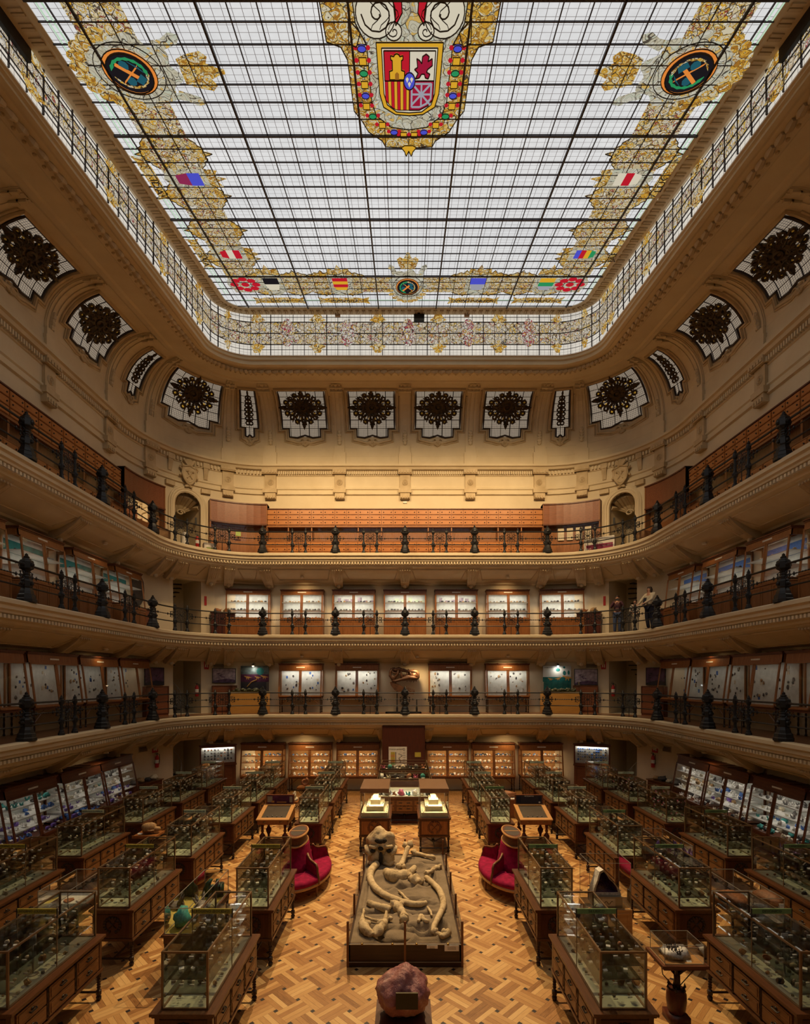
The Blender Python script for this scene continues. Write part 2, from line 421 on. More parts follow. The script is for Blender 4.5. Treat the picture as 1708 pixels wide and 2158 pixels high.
# galleries: walking floor, moulded lip with dentils, panelled cove and brackets
LIP = [(.14,0),(-.03,0),(-.07,-.03),(-.07,-.12),(-.03,-.15),(-.01,-.17),(-.01,-.25),(.04,-.29),(.05,-.34),(.13,-.36),(.13,-.46),(.20,-.50),(.22,-.56),(.62,-.78),(1.0,-.95),(1.30,-1.03),(1.32,-1.10),(1.5,-1.12)]
def cove_pt(u, t, d, h0):                    # on the sloping panel under a gallery
    x0, y0, x1, y1 = .22, -.56, 1.30, -1.03
    return at(u, x0+(x1-x0)*t-d*.4, h0+y0+(y1-y0)*t-.09*sin(pi*t)-d*.92)
for g, h0 in enumerate(F[1:]):
    mb = MB(); sweep(mb, [(.14,h0+.004),(WALL_O,h0+.004)], -UEND, UEND)
    struct(mb.build('floor_gallery', M['gallery_floor']))
    mb = MB(); sweep(mb, [(o,h0+h) for o,h in LIP], dc=.16)
    lip = struct(mb.build('trim_%d' % (g+2), M['plaster']))
    mb = MB(); u = -ULEN-9
    while u < ULEN+9:
        ublock(mb, u, u+.065, .06, .14, h0-.455, h0-.37); u += .125
    mb.build('dentil_band', M['plaster'], lip)
    mb = MB()                                # sunk-panel mouldings between brackets
    allr = sorted([-r for r in RIBS if r > 0]+RIBS+[DU-.62, DU+.62, -DU+.62, -DU-.62])
    if g == 0: allr = sorted(allr+[.99,-.99]); allr.remove(0)
    for ra, rb in zip(allr, allr[1:]):
        if rb-ra < 1.0 or (g == 0 and abs(ra) < 1): continue
        a, b = ra+.30, rb-.30; n = 8
        lo = [cove_pt(a+(b-a)*i/n, .12, 0, h0) for i in range(n+1)]; hi = [cove_pt(a+.18+(b-a-.36)*i/n, .72, 0, h0) for i in range(n+1)]
        mb.tube(lo+hi[::-1], .022, 4, True)
    mb.build('panel_moulding', M['plaster_ornament'], lip)
    proto = None
    for r in allr:
        if abs(r) > ULEN+10.5: continue
        mb = MB()
        st = [(.05,.27,.02),(.25,.25,.07),(.6,.20,.13),(.85,.18,.2),(1.0,.17,.26),(1.12,.17,.2)]
        vs = []
        kk = 1.0 if abs(r) < HB or abs(r) > ULEN else RL/(RL+.8)
        for t, w, d in st:
            for q, dd in ((-1,-.06),(-1,d),(1,d),(1,-.06)): vs.append(cove_pt(r+q*w*kk, t, dd, h0))
        fs = [(0,1,2,3), (4*5,4*5+3,4*5+2,4*5+1)]
        for i in range(5):
            for k_ in range(4): fs.append((i*4+k_, (i+1)*4+k_, (i+1)*4+(k_+1)%4, i*4+(k_+1)%4))
        mb.add(vs, fs)
        for q in (-.13,-.04,.05,.14):        # fluting and the little mask at its foot
            mb.tube([cove_pt(r+q*kk, .12, .05, h0), cove_pt(r+q*.8*kk, .62, .145, h0)], .016, 4)
        for q in (-.20,-.1,0,.1,.20): mb.ball(cove_pt(r+q*kk, .10, .06, h0), .035, 6, 4)
        mb.ball(cove_pt(r, .9, .25, h0), (.10,.07,.09), 8, 6)
        mb.build('bracket', M['plaster_ornament'], lip)
    if g == 0:                               # the tall dark doorway cuts through the cove of the lowest gallery
        pass

# upper wall: entablature, attic, cove, cornice  -> the ceiling of the hall
ENT = [(1.52,8.32),(1.42,8.36),(1.42,8.44),(1.46,8.47),(1.46,8.56),(1.41,8.60),(1.41,8.66),(1.46,8.70),(1.46,9.18),(1.42,9.2),(1.42,9.40),(1.27,9.44),(1.22,9.52),(1.14,9.55),(1.14,9.64),(1.36,9.68),(1.36,10.05),(1.39,10.07),(1.39,10.44)]
def cove_up(u, t, d=0.0, cx=HB):
    return at(u, -.2+1.6*cos(t)-d*cos(t), 10.5+2.0*sin(t)-d*sin(t), cx)
COVE = [(-.2+1.6*cos(t*pi/40), 10.5+2.0*sin(t*pi/40)) for t in range(0, 21, 2)]
TOPC = [(-.3,12.42,6.2),(-.42,12.40,6.15),(-.48,12.44,6.13),(-.95,12.40,6.05),(-1.0,12.34,6.05),(-1.08,12.34,6.05),(-1.38,12.45,6.0),(-1.45,12.41,6.0),(-1.56,12.44,6.0),(-1.56,12.57,6.0),(-1.63,12.60,6.0),(-1.63,12.69,6.0),(-1.7,12.74,6.0)]
mb = MB(); sweep(mb, ENT+COVE+TOPC, dc=.16)
ceil = struct(mb.build('ceiling', M['plaster']))
mb = MB(); u = -ULEN-11
while u < ULEN+11: ublock(mb, u, u+.05, 1.32, 1.43, 9.24, 9.38); u += .10
mb.build('dentil_band', M['plaster'], ceil)
mb = MB(); u = -ULEN-12                      # leaf-and-dart band under the skylight
while u < ULEN+12:
    c = at(u, -1.2, 12.37, 6.02); e = at(u+.27, -1.24, 12.37, 6.02)
    mb.tube([c, ((c[0]+e[0])/2,(c[1]+e[1])/2,(c[2]+e[2])/2-.03), e], [.05,.095,.06], 6)
    mb.ball(at(u+.14, -1.06, 12.35, 6.02), .05, 6, 4); u += .30
mb.build('leaf_band', M['plaster_ornament'], ceil)
# attic ribs over the entablature and their consoles below it
for r in sorted([-q for q in RIBS if q > 0]+RIBS):
    if abs(r) > ULEN+11: continue
    kk = 1.0 if abs(r) < HB or abs(r) > ULEN else RL/(RL+1.2)
    w = .23*kk; mb = MB()
    ublock(mb, r-w*1.22, r+w*1.22, 1.28, 1.45, 9.66, 10.22)
    for a, b, dd in ((-1,1,.03),(-.86,-.55,.06),(.55,.86,.06),(-.3,.3,.06)):
        ts = [pi/40*t for t in range(0, 21, 2)]; vs = []
        for t in ts:
            for q, d in ((a,-.02),(a,dd),(b,dd),(b,-.02)): vs.append(cove_up(r+q*w, t, d))
        fs = []
        for i in range(len(ts)-1):
            for k_ in range(4): fs.append((i*4+k_, (i+1)*4+k_, (i+1)*4+(k_+1)%4, i*4+(k_+1)%4))
        mb.add(vs, fs)
    ublock(mb, r-w, r+w, 1.30, 1.42, 10.2, 10.52)
    for t in (1.32, 1.45): 
        for q in (-.6,.6): mb.cbox(cove_up(r+q*w, t, .08), (.24*kk,.08,.10))
    for i in range(5): mb.ball(cove_up(r, .07+.062*i, .07), (.09+.02*(i%2),.07,.085), 7, 5)
    mb.build('rib', M['plaster'], ceil)
    mb = MB()                                # console with rosette, cap and fluted foot
    ublock(mb, r-w, r+w, 1.36, 1.5, 8.5, 9.24); ublock(mb, r-w*1.35, r+w*1.35, 1.24, 1.5, 9.24, 9.46)
    for i in range(5):
        q = -1.1+.55*i; ublock(mb, r+q*w-.04, r+q*w+.04, 1.2, 1.3, 9.28, 9.38)
    ublock(mb, r-w*1.25, r+w*1.25, 1.28, 1.5, 8.40, 8.58); ublock(mb, r-w*.95, r+w*.95, 1.32, 1.5, 8.14, 8.40)
    for i in range(4):
        q = -.72+.48*i; ublock(mb, r+q*w-.03, r+q*w+.03, 1.27, 1.35, 8.16, 8.27)
    c = at(r, 1.35, 8.88); x, y, nx, ny = plan(r, 1.35)
    for rr in (.12,.075):
        mb.tube([(c[0]+ny*rr*cos(a*pi/6), c[1]-nx*rr*cos(a*pi/6), c[2]+rr*sin(a*pi/6)) for a in range(12)], .022, 4, True)
    mb.ball(c, .04, 6, 4)
    mb.build('console', M['plaster_ornament'], ceil)

# vertical stained-glass band and flat skylight above it -------------------------------
def glassmat(name, tint, strength, pitch, grid=True, coords='UV', lead=.055, patches=.16):
    k = N(name); c = k.coord(coords); x, y, z = k.sep(c)
    f = k.noise(c, .35, 3, .5); g = k.noise(k.scale(c, 1/pitch[0], 1/pitch[1], 1), 1.0, 1)
    f2 = k.noise(k.scale(c, .9, .12, 1), 1.0, 2)
    v = k.m('ADD', k.m('ADD', k.m('MULTIPLY', f, patches*2), k.m('MULTIPLY', g, patches*.8)), k.m('ADD', k.m('MULTIPLY', f2, patches*.9), 1-patches*1.85))
    col = k.mix(k.m('MULTIPLY', f, .8), tint, tuple(min(1, q*w) for q, w in zip(tint, (1.0, .955, .90))))
    if grid:
        ms = []
        for ax, p in ((x, pitch[0]), (y, pitch[1])):
            fr = k.m('FRACT', k.m('DIVIDE', ax, p)); ms.append(k.m('LESS_THAN', k.m('MINIMUM', fr, k.m('SUBTRACT', 1.0, fr)), lead/2))
        line = k.m('MAXIMUM', ms[0], ms[1]); v = k.m('MULTIPLY', v, k.m('SUBTRACT', 1.0, k.m('MULTIPLY', line, .72)))
        col = k.mix(line, col, (.75,.62,.58))
    M[name] = k.emit(col, k.m('MULTIPLY', v, strength)); return M[name]
SKY = 0.74
glassmat('skylight_glass', (.96,.97,.985), SKY, (.1825,.138), coords='Object')
glassmat('clerestory_glass', (1.0,.94,.83), SKY*.92, (.15,.11))
glassmat('lunette_glass', (1.0,.80,.58), SKY*.40, (.07,.07), lead=.18)
glassmat('lunette_dim', (1.0,.80,.58), SKY*.09, (.07,.07), lead=.18)
def scrollmat(name, cols, sc, strength, lead=.055):
    k = N(name); c = k.coord('Object'); w = k.t.nodes.new('ShaderNodeTexNoise'); k.link(c, w.inputs[0]); w.inputs['Scale'].default_value = sc*.35
    mixv = k.t.nodes.new('ShaderNodeVectorMath'); mixv.operation = 'MULTIPLY_ADD'
    k.link(w.outputs['Color'], mixv.inputs[0]); mixv.inputs[1].default_value = (1.2/sc*2,)*3; k.link(c, mixv.inputs[2])
    sv = sc*.42
    d = k.voro(mixv.outputs[0], sv, 'DISTANCE_TO_EDGE'); cc = k.sep(k.voro(mixv.outputs[0], sv, 'F1', 'Color'))
    f1 = k.voro(mixv.outputs[0], sv, 'F1')
    q = k.m('MULTIPLY', k.m('ADD', f1, k.m('MULTIPLY', k.noise(c, sc*.8, 2), .25)), 5.5)
    band_ = k.m('FLOOR', q); fr = k.m('SUBTRACT', q, band_)
    cut = k.m('FLOOR', k.m('MULTIPLY', k.noise(c, sc*1.1, 1), 7.0))
    r = k.white(k.comb(k.m('MULTIPLY', cc[0], 91.0), band_, cut))
    col = k.ramp(r, cols, 'CONSTANT')
    ln = k.m('MAXIMUM', k.m('LESS_THAN', d, lead*.42), k.m('LESS_THAN', k.m('MINIMUM', fr, k.m('SUBTRACT', 1.0, fr)), lead*.95))
    M[name] = k.emit(k.mix(k.m('MULTIPLY', ln, .9), col, (.05,.03,.02)), strength); return M[name]
AMB = [(0,(.85,.70,.42)),(.22,(.90,.50,.05)),(.36,(.95,.88,.74)),(.55,(.55,.30,.06)),(.66,(.92,.78,.52)),(.82,(.80,.60,.20)),(.93,(.36,.08,.05))]
scrollmat('scroll_band', AMB, 15, SKY*.86, .085)
scrollmat('scroll_amber', [(0,(.82,.44,.05)),(.30,(.50,.22,.03)),(.5,(.90,.62,.18)),(.75,(.88,.78,.54))], 12, SKY*.85, .06)
scrollmat('scroll_stone', [(0,(.74,.68,.50)),(.4,(.80,.76,.62)),(.6,(.62,.55,.38)),(.8,(.70,.72,.55)),(.93,(.85,.55,.15))], 8, SKY*.85, .05)
scrollmat('scroll_clerestory', [(0,(.95,.82,.62)),(.3,(.85,.55,.10)),(.45,(.98,.92,.80)),(.7,(.70,.50,.30)),(.85,(.92,.80,.58)),(.95,(.45,.10,.10))], 15, SKY*.82, .10)
def pane(name, col, s=1.0): k = N(name); M[name] = k.emit(col, SKY*s); return M[name]
for n_, c_ in {'pane_red': (.62,.015,.03), 'pane_gold': (.86,.46,.03), 'pane_blue': (.09,.10,.70), 'pane_green': (.03,.34,.12), 'pane_silver': (.42,.42,.48),
               'pane_purple': (.33,.03,.10), 'pane_teal': (.02,.12,.16), 'pane_orange': (.95,.30,.05), 'pane_cream': (.84,.76,.58), 'pane_crimson': (.42,.012,.045), 'pane_black': (.015,.012,.015), 'pane_lightgreen': (.62,.86,.62),
               'pane_brown': (.40,.16,.02)}.items(): pane(n_, c_)
plain('lead_bar', (.030,.022,.024), .5, .2); plain('lead', (.02,.014,.012), .6)

HS = 14.33; OS = -2.25; CXS = 6.0
def skyz(y): return warped_z(HS, y)
class SkyMB(MB):                             # flat pieces lying just under the skylight glass; built in plan x, y
    fit = True
    def lay(s, poly, dz=.02, th=.012):
        n = len(poly)
        if s.fit: poly = [(p[0]+.09, min(p[1]*.986, YB+OS-.005)) for p in poly]
        vs = [(p[0],p[1],skyz(p[1])-dz) for p in poly]+[(p[0],p[1],skyz(p[1])-dz-th) for p in poly]
        fs = [tuple(range(n)), tuple(range(2*n-1,n-1,-1))]+[(i,i+n,(i+1)%n+n,(i+1)%n) for i in range(n)]
        return s.add(vs, fs)
    def bar(s, a, b, w, dz, th):
        d = Vector((b[0]-a[0], b[1]-a[1])); L = d.length
        if L < 1e-6: return s
        nx, ny = -d.y/L*w/2, d.x/L*w/2
        return s.lay([(a[0]+nx,a[1]+ny),(b[0]+nx,b[1]+ny),(b[0]-nx,b[1]-ny),(a[0]-nx,a[1]-ny)], dz, th)
    def line(s, pts, w, dz=.034, closed=False):
        n = len(pts)
        for i in range(n if closed else n-1): s.bar(pts[i], pts[(i+1) % n], w, dz, .012)
        return s
def ell(cx, cy, rx, ry, n=24, a0=0, a1=2*pi):
    full = abs(a1-a0-2*pi) < 1e-6
    return [(cx+rx*cos(a0+(a1-a0)*i/(n if full else n-1)), cy+ry*sin(a0+(a1-a0)*i/(n if full else n-1))) for i in range(n)]
sky = thing('window_1', 'stained glass skylight', 'skylight', (0,0,0)); del sky['label'], sky['category']; struct(sky)
mb = SkyMB(); outl = []
for u in ustations(-UEND, UEND, 40, .3):
    x, y, _, _ = plan(u, OS-.06, CXS); outl.append((x, y))
mb.fit = False; mb.lay(outl, 0, .02); mb.build('glass', M['skylight_glass'], sky)
XE = CXS+RL+OS; YE = YB+OS
def xlim(y):                                 # half width of the skylight at depth y
    yc = CY; r = RL+OS
    return XE if y <= yc else CXS+sqrt(max(0, r*r-(y-yc)**2))
HEAVX = [-6.05,-3.8,-1.1,1.1,3.8,6.05]
mb = SkyMB()
for x in HEAVX: mb.bar((x,-1.5), (x, YE/.986-(0 if abs(x) < CXS else .1)), .042, .02, .06)
HEAVY = [17.9, 15.0, 12.1, 9.2, 6.3, 3.4]
for y in HEAVY: mb.bar((-xlim(y*.986)-.05,y), (xlim(y*.986)-.09,y), .042, .02, .06)
mb.build('main_bar', M['lead_bar'], sky)
mb = SkyMB()
xs = [-6.05+.5625*i for i in range(1,4)]+[-3.8+.54*i for i in range(1,5)]+[-1.1+.55*i for i in range(1,4)]
xs = xs+[-x for x in xs if x < -1.05]+[-6.45,6.45]
for x in xs: mb.bar((x,-1.5), (x, YE/.986 if abs(x) < CXS else CY+.4), .019, .02, .03)
y = 17.9+.41*6
while y > 2:
    if min(abs(y-q) for q in HEAVY) > .1: mb.bar((-xlim(y*.986)-.05,y), (xlim(y*.986)-.09,y), .019, .02, .03)
    y -= .4143
mb.build('glazing_bar', M['lead_bar'], sky)

# ornamental border
def band(mb, x0, y0, x1, y1, dz=.022): mb.lay([(x0,y0),(x1,y0),(x1,y1),(x0,y1)], dz)
mb = SkyMB(); B0, B1 = 5.15, 6.2; Y0, Y1 = 17.9, 18.95
band(mb, -B1, 0, -B0, Y0-.0); band(mb, B0, 0, B1, Y0); band(mb, -B1, Y0, B1, Y1)
mb.build('border_band', M['scroll_band'], sky)
mb = SkyMB(); ml = SkyMB()
def fin(cx, cy, dx, dy, s=1.0):              # curved leafy finial that grows out of the band
    px, py = -dy, dx; pts = []
    for i in range(31):
        a = -1+i/15; q = (1-abs(a)**1.6)*.27*(1+.16*cos(a*17))+.10*max(0,1-abs(a)*7)
        pts.append((cx+px*a*.58*s+dx*q*s, cy+py*a*.58*s*.8+dy*q*s*.85))
    mb.lay(pts, .026); ml.line(pts, .014, .04)
for sx in (-1, 1):
    y = 16.9
    while y > 4:
        if abs(y-10.5) > 1.1:
            fin(sx*B1, y, sx, 0); fin(sx*B0, y, -sx, 0)
        y -= 1.42
for x in (-5.0,-3.9,-2.95,-2.0,2.0,2.95,3.9,5.0):
    fin(x, Y0, 0, -1); fin(x, Y1, 0, 1, .7)
mb.build('finial', M['scroll_amber'], sky); ml.build('lead_line', M['lead'], sky)
# greenish edge strips
mb = SkyMB()
for sx in (-1,1):
    for x in (6.52, 6.62): mb.bar((sx*x,0), (sx*x,CY), .028, .024, .01)
mb.bar((-6.2,YE-.30), (6.2,YE-.30), .03, .024, .01)
mb.build('edge_strip', M['pane_lightgreen'], sky)
# name banners and small shields
def shield(cx, cy, ax, cols, banner, word, flip=.8):
    """ax: unit vector pointing from the shield to its banner"""
    dx, dy = ax; px, py = -dy, dx
    def T(a, b): return (cx+px*a+dx*b, cy+(py*a+dy*b)*flip)
    g = thing('heraldic_shield', None, None); g.parent = sky; g['label'] = 'small shield: '+cols[0]
    base = SkyMB(); base.lay([T(*p) for p in [(-.42,-.5),(.42,-.5),(.42,.3),(.25,.52),(0,.62),(-.25,.52),(-.42,.3)]], .030); base.build('ground', M['scroll_stone'], g)
    n = len(cols)-1
    for i, cnm in enumerate(cols[1:]):
        f = SkyMB(); b0 = -.34+.62*i/n; b1 = -.34+.62*(i+1)/n
        sh = lambda b: .26 if b < .1 else .26-(b-.1)*.5
        f.lay([T(-sh(b0),b0), T(sh(b0),b0), T(sh(b1),b1), T(-sh(b1),b1)], .045); f.build('field', M[cnm], g)
    c = SkyMB(); c.lay([T(*p) for p in [(-.42,-.5),(-.34,-.82),(-.12,-.72),(0,-.98),(.12,-.72),(.34,-.82),(.42,-.5)]], .030); c.build('crown', M['scroll_amber'], g)
    if banner:
        b = SkyMB(); b.lay([T(*p) for p in [(-.95,.72),(-.72,.82),(-.5,.76),(.5,.76),(.72,.82),(.95,.72),(.88,.92),(.95,1.12),(.72,1.04),(.5,1.06),(-.5,1.06),(-.72,1.04),(-.95,1.12),(-.88,.92)]], .030); b.build('banner', M['scroll_amber'], g)
        t = textmesh(word, .26, 'name', M['lead'], ext=.003); o = obj('name', t, g)
        px_, py_ = T(0,.91); ang = atan2(py, px)+pi if False else atan2(-py, -px)
        o.matrix_local = Matrix.Translation((px_+.09,py_*.986,skyz(py_*.986)-.05)) @ Matrix.Rotation(ang, 4, 'Z') @ Matrix.Rotation(pi, 4, 'X')
shield(-4.75, 18.42, (0,1), ['black field','pane_black','pane_cream'], 1, 'LEON', 1.2)
shield(-2.35, 18.42, (0,1), ['red and gold','pane_red','pane_gold','pane_red','pane_gold'], 1, 'MADRID', 1.2)
shield(2.45, 18.42, (0,1), ['blue field','pane_blue','pane_silver'], 1, 'SANTANDER', 1.2)
shield(4.85, 18.42, (0,1), ['gold over green','pane_gold','pane_green','pane_silver'], 1, 'OVIEDO', 1.2)
shield(-5.65, 13.45, (-1,0), ['blue and violet','pane_blue','pane_purple'], 1, 'LERIDA')
shield(-5.65, 16.65, (-1,0), ['red cross','pane_red','pane_cream','pane_red'], 1, 'HUELVA')
shield(5.65, 13.45, (1,0), ['red lion','pane_cream','pane_red','pane_cream'], 1, 'LUGO')
shield(5.65, 16.65, (1,0), ['blue, red and green','pane_blue','pane_red','pane_gold','pane_green'], 1, 'JAEN')
for sx in (-1, 1):                           # red corner rosettes
    g = thing('corner_rosette', None, None); g.parent = sky
    b = SkyMB(); b.lay(ell(sx*5.7, 18.42, .62, .56), .028); b.build('ground', M['scroll_stone'], g)
    r = SkyMB()
    for i in range(8): r.lay(ell(sx*5.7+.38*cos(i*pi/4), 18.42+.34*sin(i*pi/4), .15, .12, 10), .042)
    r.lay(ell(sx*5.7, 18.42, .14, .13, 10), .042); r.build('petal', M['pane_red'], g)
# medallions with crossed hammers
def medallion(cx, cy, ax, R, name, sy=.80):
    dx, dy = ax; px, py = -dy, dx
    def T(a, b): return (cx+(px*a+dx*b)*R, cy+(py*a+dy*b)*R*sy)
    def E(ra, rb, n=28, a=0, b=0): return [T(a+ra*cos(2*pi*i/n), b+rb*sin(2*pi*i/n)) for i in range(n)]
    g = thing('medallion', None, None); g.parent = sky
    m_ = SkyMB(); m_.lay([T((1.0+.09*cos(9*2*pi*i/54))*cos(2*pi*i/54), (1.0+.09*cos(9*2*pi*i/54))*sin(2*pi*i/54)) for i in range(54)], .030); m_.build('cartouche', M['scroll_stone'], g)
    m_ = SkyMB()
    for i in range(10):
        a = pi*.08+pi*.84*i/9; q = T(1.02*cos(a), -1.02*sin(a)); m_.lay(ell(q[0], q[1], .2*R, .14*R, 10), .044)
    m_.build('leaf_rim', M['scroll_amber'], g)
    m_ = SkyMB(); m_.lay(E(.64,.54), .046); m_.build('ring', M['pane_orange'], g)
    m_ = SkyMB(); m_.lay(E(.56,.46), .060); m_.build('field', M['pane_black'], g)
    lf = SkyMB(); lf2 = SkyMB(); hm = SkyMB(); bl = SkyMB()
    for i in range(7):
        a = pi*.55+i*pi*.13
        for w, s_ in ((lf,1),(lf2,-1)):
            p0 = (s_*.40*cos(a), .34*sin(a)*1.0); t_ = (-sin(a)*.14*s_, cos(a)*.14); n_ = (cos(a)*.05, sin(a)*.05)
            w.lay([T(p0[0]-t_[0],p0[1]-t_[1]), T(p0[0]+n_[0],p0[1]+n_[1]), T(p0[0]+t_[0],p0[1]+t_[1]), T(p0[0]-n_[0]*.6,p0[1]-n_[1]*.6)], .074)
    for s_ in (-1,1):
        hm.lay([T(-.26*s_-.04,-.2), T(-.26*s_+.04,-.24), T(.2*s_+.04,.2), T(.2*s_-.04,.24)], .074)
        bl.lay([T(.10*s_-.09,.22), T(.10*s_+.06,.30), T(.27*s_+.05,.16), T(.27*s_-.07,.06)], .078)
        bl.lay(E(.13,.10,8,.22*s_,-.05), .072)
    lf.build('laurel_leaf', M['pane_green'], g); lf2.build('palm_leaf', M['scroll_amber'], g); hm.build('hammer_handle', M['pane_orange'], g); bl.build('hammer_head', M['pane_teal'], g)
    cr = SkyMB(); cr.lay([T(*p) for p in [(-.34,1.08),(-.46,1.30),(-.55,1.62),(-.40,1.74),(-.22,1.66),(-.10,1.86),(-.06,2.0),(.06,2.0),(.10,1.86),(.22,1.66),(.40,1.74),(.55,1.62),(.46,1.30),(.34,1.08)]], .032); cr.build('crown', M['scroll_amber'], g)
    for s_ in (-1,1):
        sc_ = SkyMB(); sc_.lay([T(s_*p[0],p[1]) for p in [(.55,.85),(.75,1.25),(.95,1.35),(1.02,1.15),(.86,.95),(.80,.70)]], .034); sc_.build('scroll', M['scroll_stone'], g)
    ln = SkyMB(); ln.line(E(.56,.46), .022, .088, True); ln.line(E(.64,.54), .016, .06, True); ln.line(E(.80,.70), .014, .044, True); ln.build('lead_line', M['lead'], g)
medallion(-5.62, 10.55, (1,0), .95, 'left'); medallion(5.62, 10.55, (-1,0), .95, 'right'); medallion(0, 18.55, (0,-1), .64, 'back', 1.55)
# royal coat of arms in the middle
g = thing('coat_of_arms', None, None); g.parent = sky
def piece(name, poly, mat, dz, lead=.018):
    s_ = SkyMB(); s_.lay(poly, dz); s_.build(name, M[mat], g)
    if lead: leadmb.line(poly, lead, dz+.014, True)
leadmb = SkyMB()
def mir(pts): return pts+[(-x,y) for x,y in reversed(pts)]
YT = 8.6
piece('frame_panel', mir([(1.62,YT),(1.58,9.95),(1.32,10.05),(1.22,10.3),(1.20,11.45),(1.05,11.7),(.92,12.0),(.62,12.25),(.55,12.42),(0,12.46)]), 'scroll_amber', .024)
piece('cartouche', mir([(1.05,YT),(1.0,9.6),(.82,10.0),(.80,11.2),(.72,11.55),(.4,11.85),(0,11.92)]), 'scroll_stone', .040)
for sx in (-1,1):
    piece('scroll', ell(sx*.62, 9.42, .36, .44, 22), 'pane_cream', .054)
    leadmb.line([(sx*(.58+(.30-.016*t_)*cos(t_*.55)), 9.42+(.37-.02*t_)*sin(t_*.55)) for t_ in range(18)], .022, .070)
    piece('scroll', ell(sx*.30, 9.72, .15, .17, 16), 'pane_cream', .062)
    leadmb.line([(sx*(.30+(.11-.011*t_)*cos(t_*.7)), 9.72+(.12-.012*t_)*sin(t_*.7)) for t_ in range(10)], .014, .078)
    piece('scroll_flame', [(sx*x,y) for x,y in [(.16,9.0),(.30,9.2),(.26,9.62),(.14,9.4)]], 'pane_red', .056)
    piece('scroll_leaf', [(sx*x,y) for x,y in [(.92,9.75),(1.12,9.5),(1.16,9.95),(1.02,10.02)]], 'scroll_amber', .056)
    for q in range(3): leadmb.line([(sx*(.30+.16*q+.1*sin(t_)),9.05+.08*t_) for t_ in range(9)], .010, .070)
piece('gold_border', mir([(.64,9.93),(.62,11.0),(.55,11.32),(.30,11.5),(0,11.53)]), 'pane_gold', .056)
piece('shield_edge', mir([(.54,10.02),(.53,10.98),(.47,11.24),(.27,11.42),(0,11.44)]), 'pane_cream', .070)
piece('castle_quarter', [(-.50,10.06),(0,10.06),(0,10.68),(-.50,10.68)], 'pane_red', .084)
piece('lion_quarter', [(0,10.06),(.50,10.06),(.50,10.68),(0,10.68)], 'pane_cream', .084)
for i in range(8):
    x0 = -.50+.0625*i; b = lambda x: 11.36-max(0, abs(x)-.22)**2*3.2
    piece('pale', [(x0,10.68),(x0+.0625,10.68),(x0+.0625,b(x0+.0625)),(x0,b(x0))], 'pane_red' if i % 2 == 0 else 'pane_gold', .084, .008)
piece('chain_quarter', [(0,10.68),(.50,10.68),(.50,11.10),(.40,11.25),(.22,11.36),(0,11.36)], 'pane_crimson', .084)
piece('castle', [(-.40,10.64),(-.40,10.46),(-.34,10.44),(-.34,10.24),(-.37,10.22),(-.37,10.14),(-.31,10.16),(-.29,10.12),(-.25,10.10),(-.21,10.12),(-.19,10.16),(-.13,10.14),(-.13,10.22),(-.16,10.24),(-.16,10.44),(-.10,10.46),(-.10,10.64)], 'pane_gold', .098)
piece('castle_gate', [(-.29,10.64),(-.29,10.52),(-.25,10.48),(-.21,10.52),(-.21,10.64)], 'pane_brown', .112, 0)
piece('lion', [(.12,10.62),(.17,10.50),(.10,10.42),(.16,10.38),(.14,10.20),(.20,10.24),(.24,10.30),(.25,10.16),(.32,10.11),(.38,10.16),(.36,10.26),(.44,10.20),(.45,10.34),(.36,10.42),(.34,10.48),(.41,10.52),(.38,10.62),(.32,10.60),(.30,10.52),(.24,10.52),(.20,10.60)], 'pane_crimson', .098)
ch = SkyMB()
cq = (.25,10.98)
for a in range(8):
    e = (.205*(1 if abs(cos(a*pi/4)) > .3 else 0)*(1 if cos(a*pi/4) > 0 else -1), .25*(1 if abs(sin(a*pi/4)) > .3 else 0)*(1 if sin(a*pi/4) > 0 else -1))
    ch.bar(cq, (cq[0]+e[0]*.98, cq[1]+e[1]), .035, .10, .012)
ch.line([(.05,10.74),(.45,10.74),(.45,11.08),(.36,11.2),(.22,11.28),(.05,11.28)], .035, .10, True); ch.build('chain', M['pane_silver'], g)
piece('blue_escutcheon', ell(0, 10.66, .115, .19, 16), 'pane_blue', .112)
fl = SkyMB()
for dx_, dy_ in ((-.045,-.03),(.045,-.03),(0,.07)): fl.lay([(dx_,10.60+dy_),(dx_+.03,10.64+dy_),(dx_,10.72+dy_),(dx_-.03,10.64+dy_)], .126)
fl.build('lily', M['pane_cream'], g)
half = [(.92,10.05),(.92,10.30),(.92,10.55),(.92,10.80),(.92,11.05),(.92,11.30),(.80,11.55),(.60,11.78),(.34,11.97),(.12,12.05)]
for i, (x, y) in [(i, (sx*x, y)) for sx in (-1,1) for i, (x, y) in enumerate(half)]:
    k_ = i % 4
    if k_ % 2: piece('collar_link', [(x-.07,y-.08),(x+.07,y-.08),(x+.07,y+.08),(x-.07,y+.08)], 'pane_gold', .056, .012)
    else: piece('collar_stone', ell(x, y, .085, .07, 10), 'pane_blue' if k_ == 0 else 'pane_green', .060, .01)
    for s_ in (-1,1): piece('collar_flame', ell(x+s_*.12, y-.01, .045, .05, 6), 'pane_red', .056, 0)
piece('fleece', [(-.18,12.4),(-.10,12.34),(.10,12.34),(.18,12.4),(.10,12.52),(.06,12.66),(0,12.5),(-.06,12.66),(-.10,12.52)], 'pane_gold', .06)
leadmb.build('lead_line', M['lead'], g)

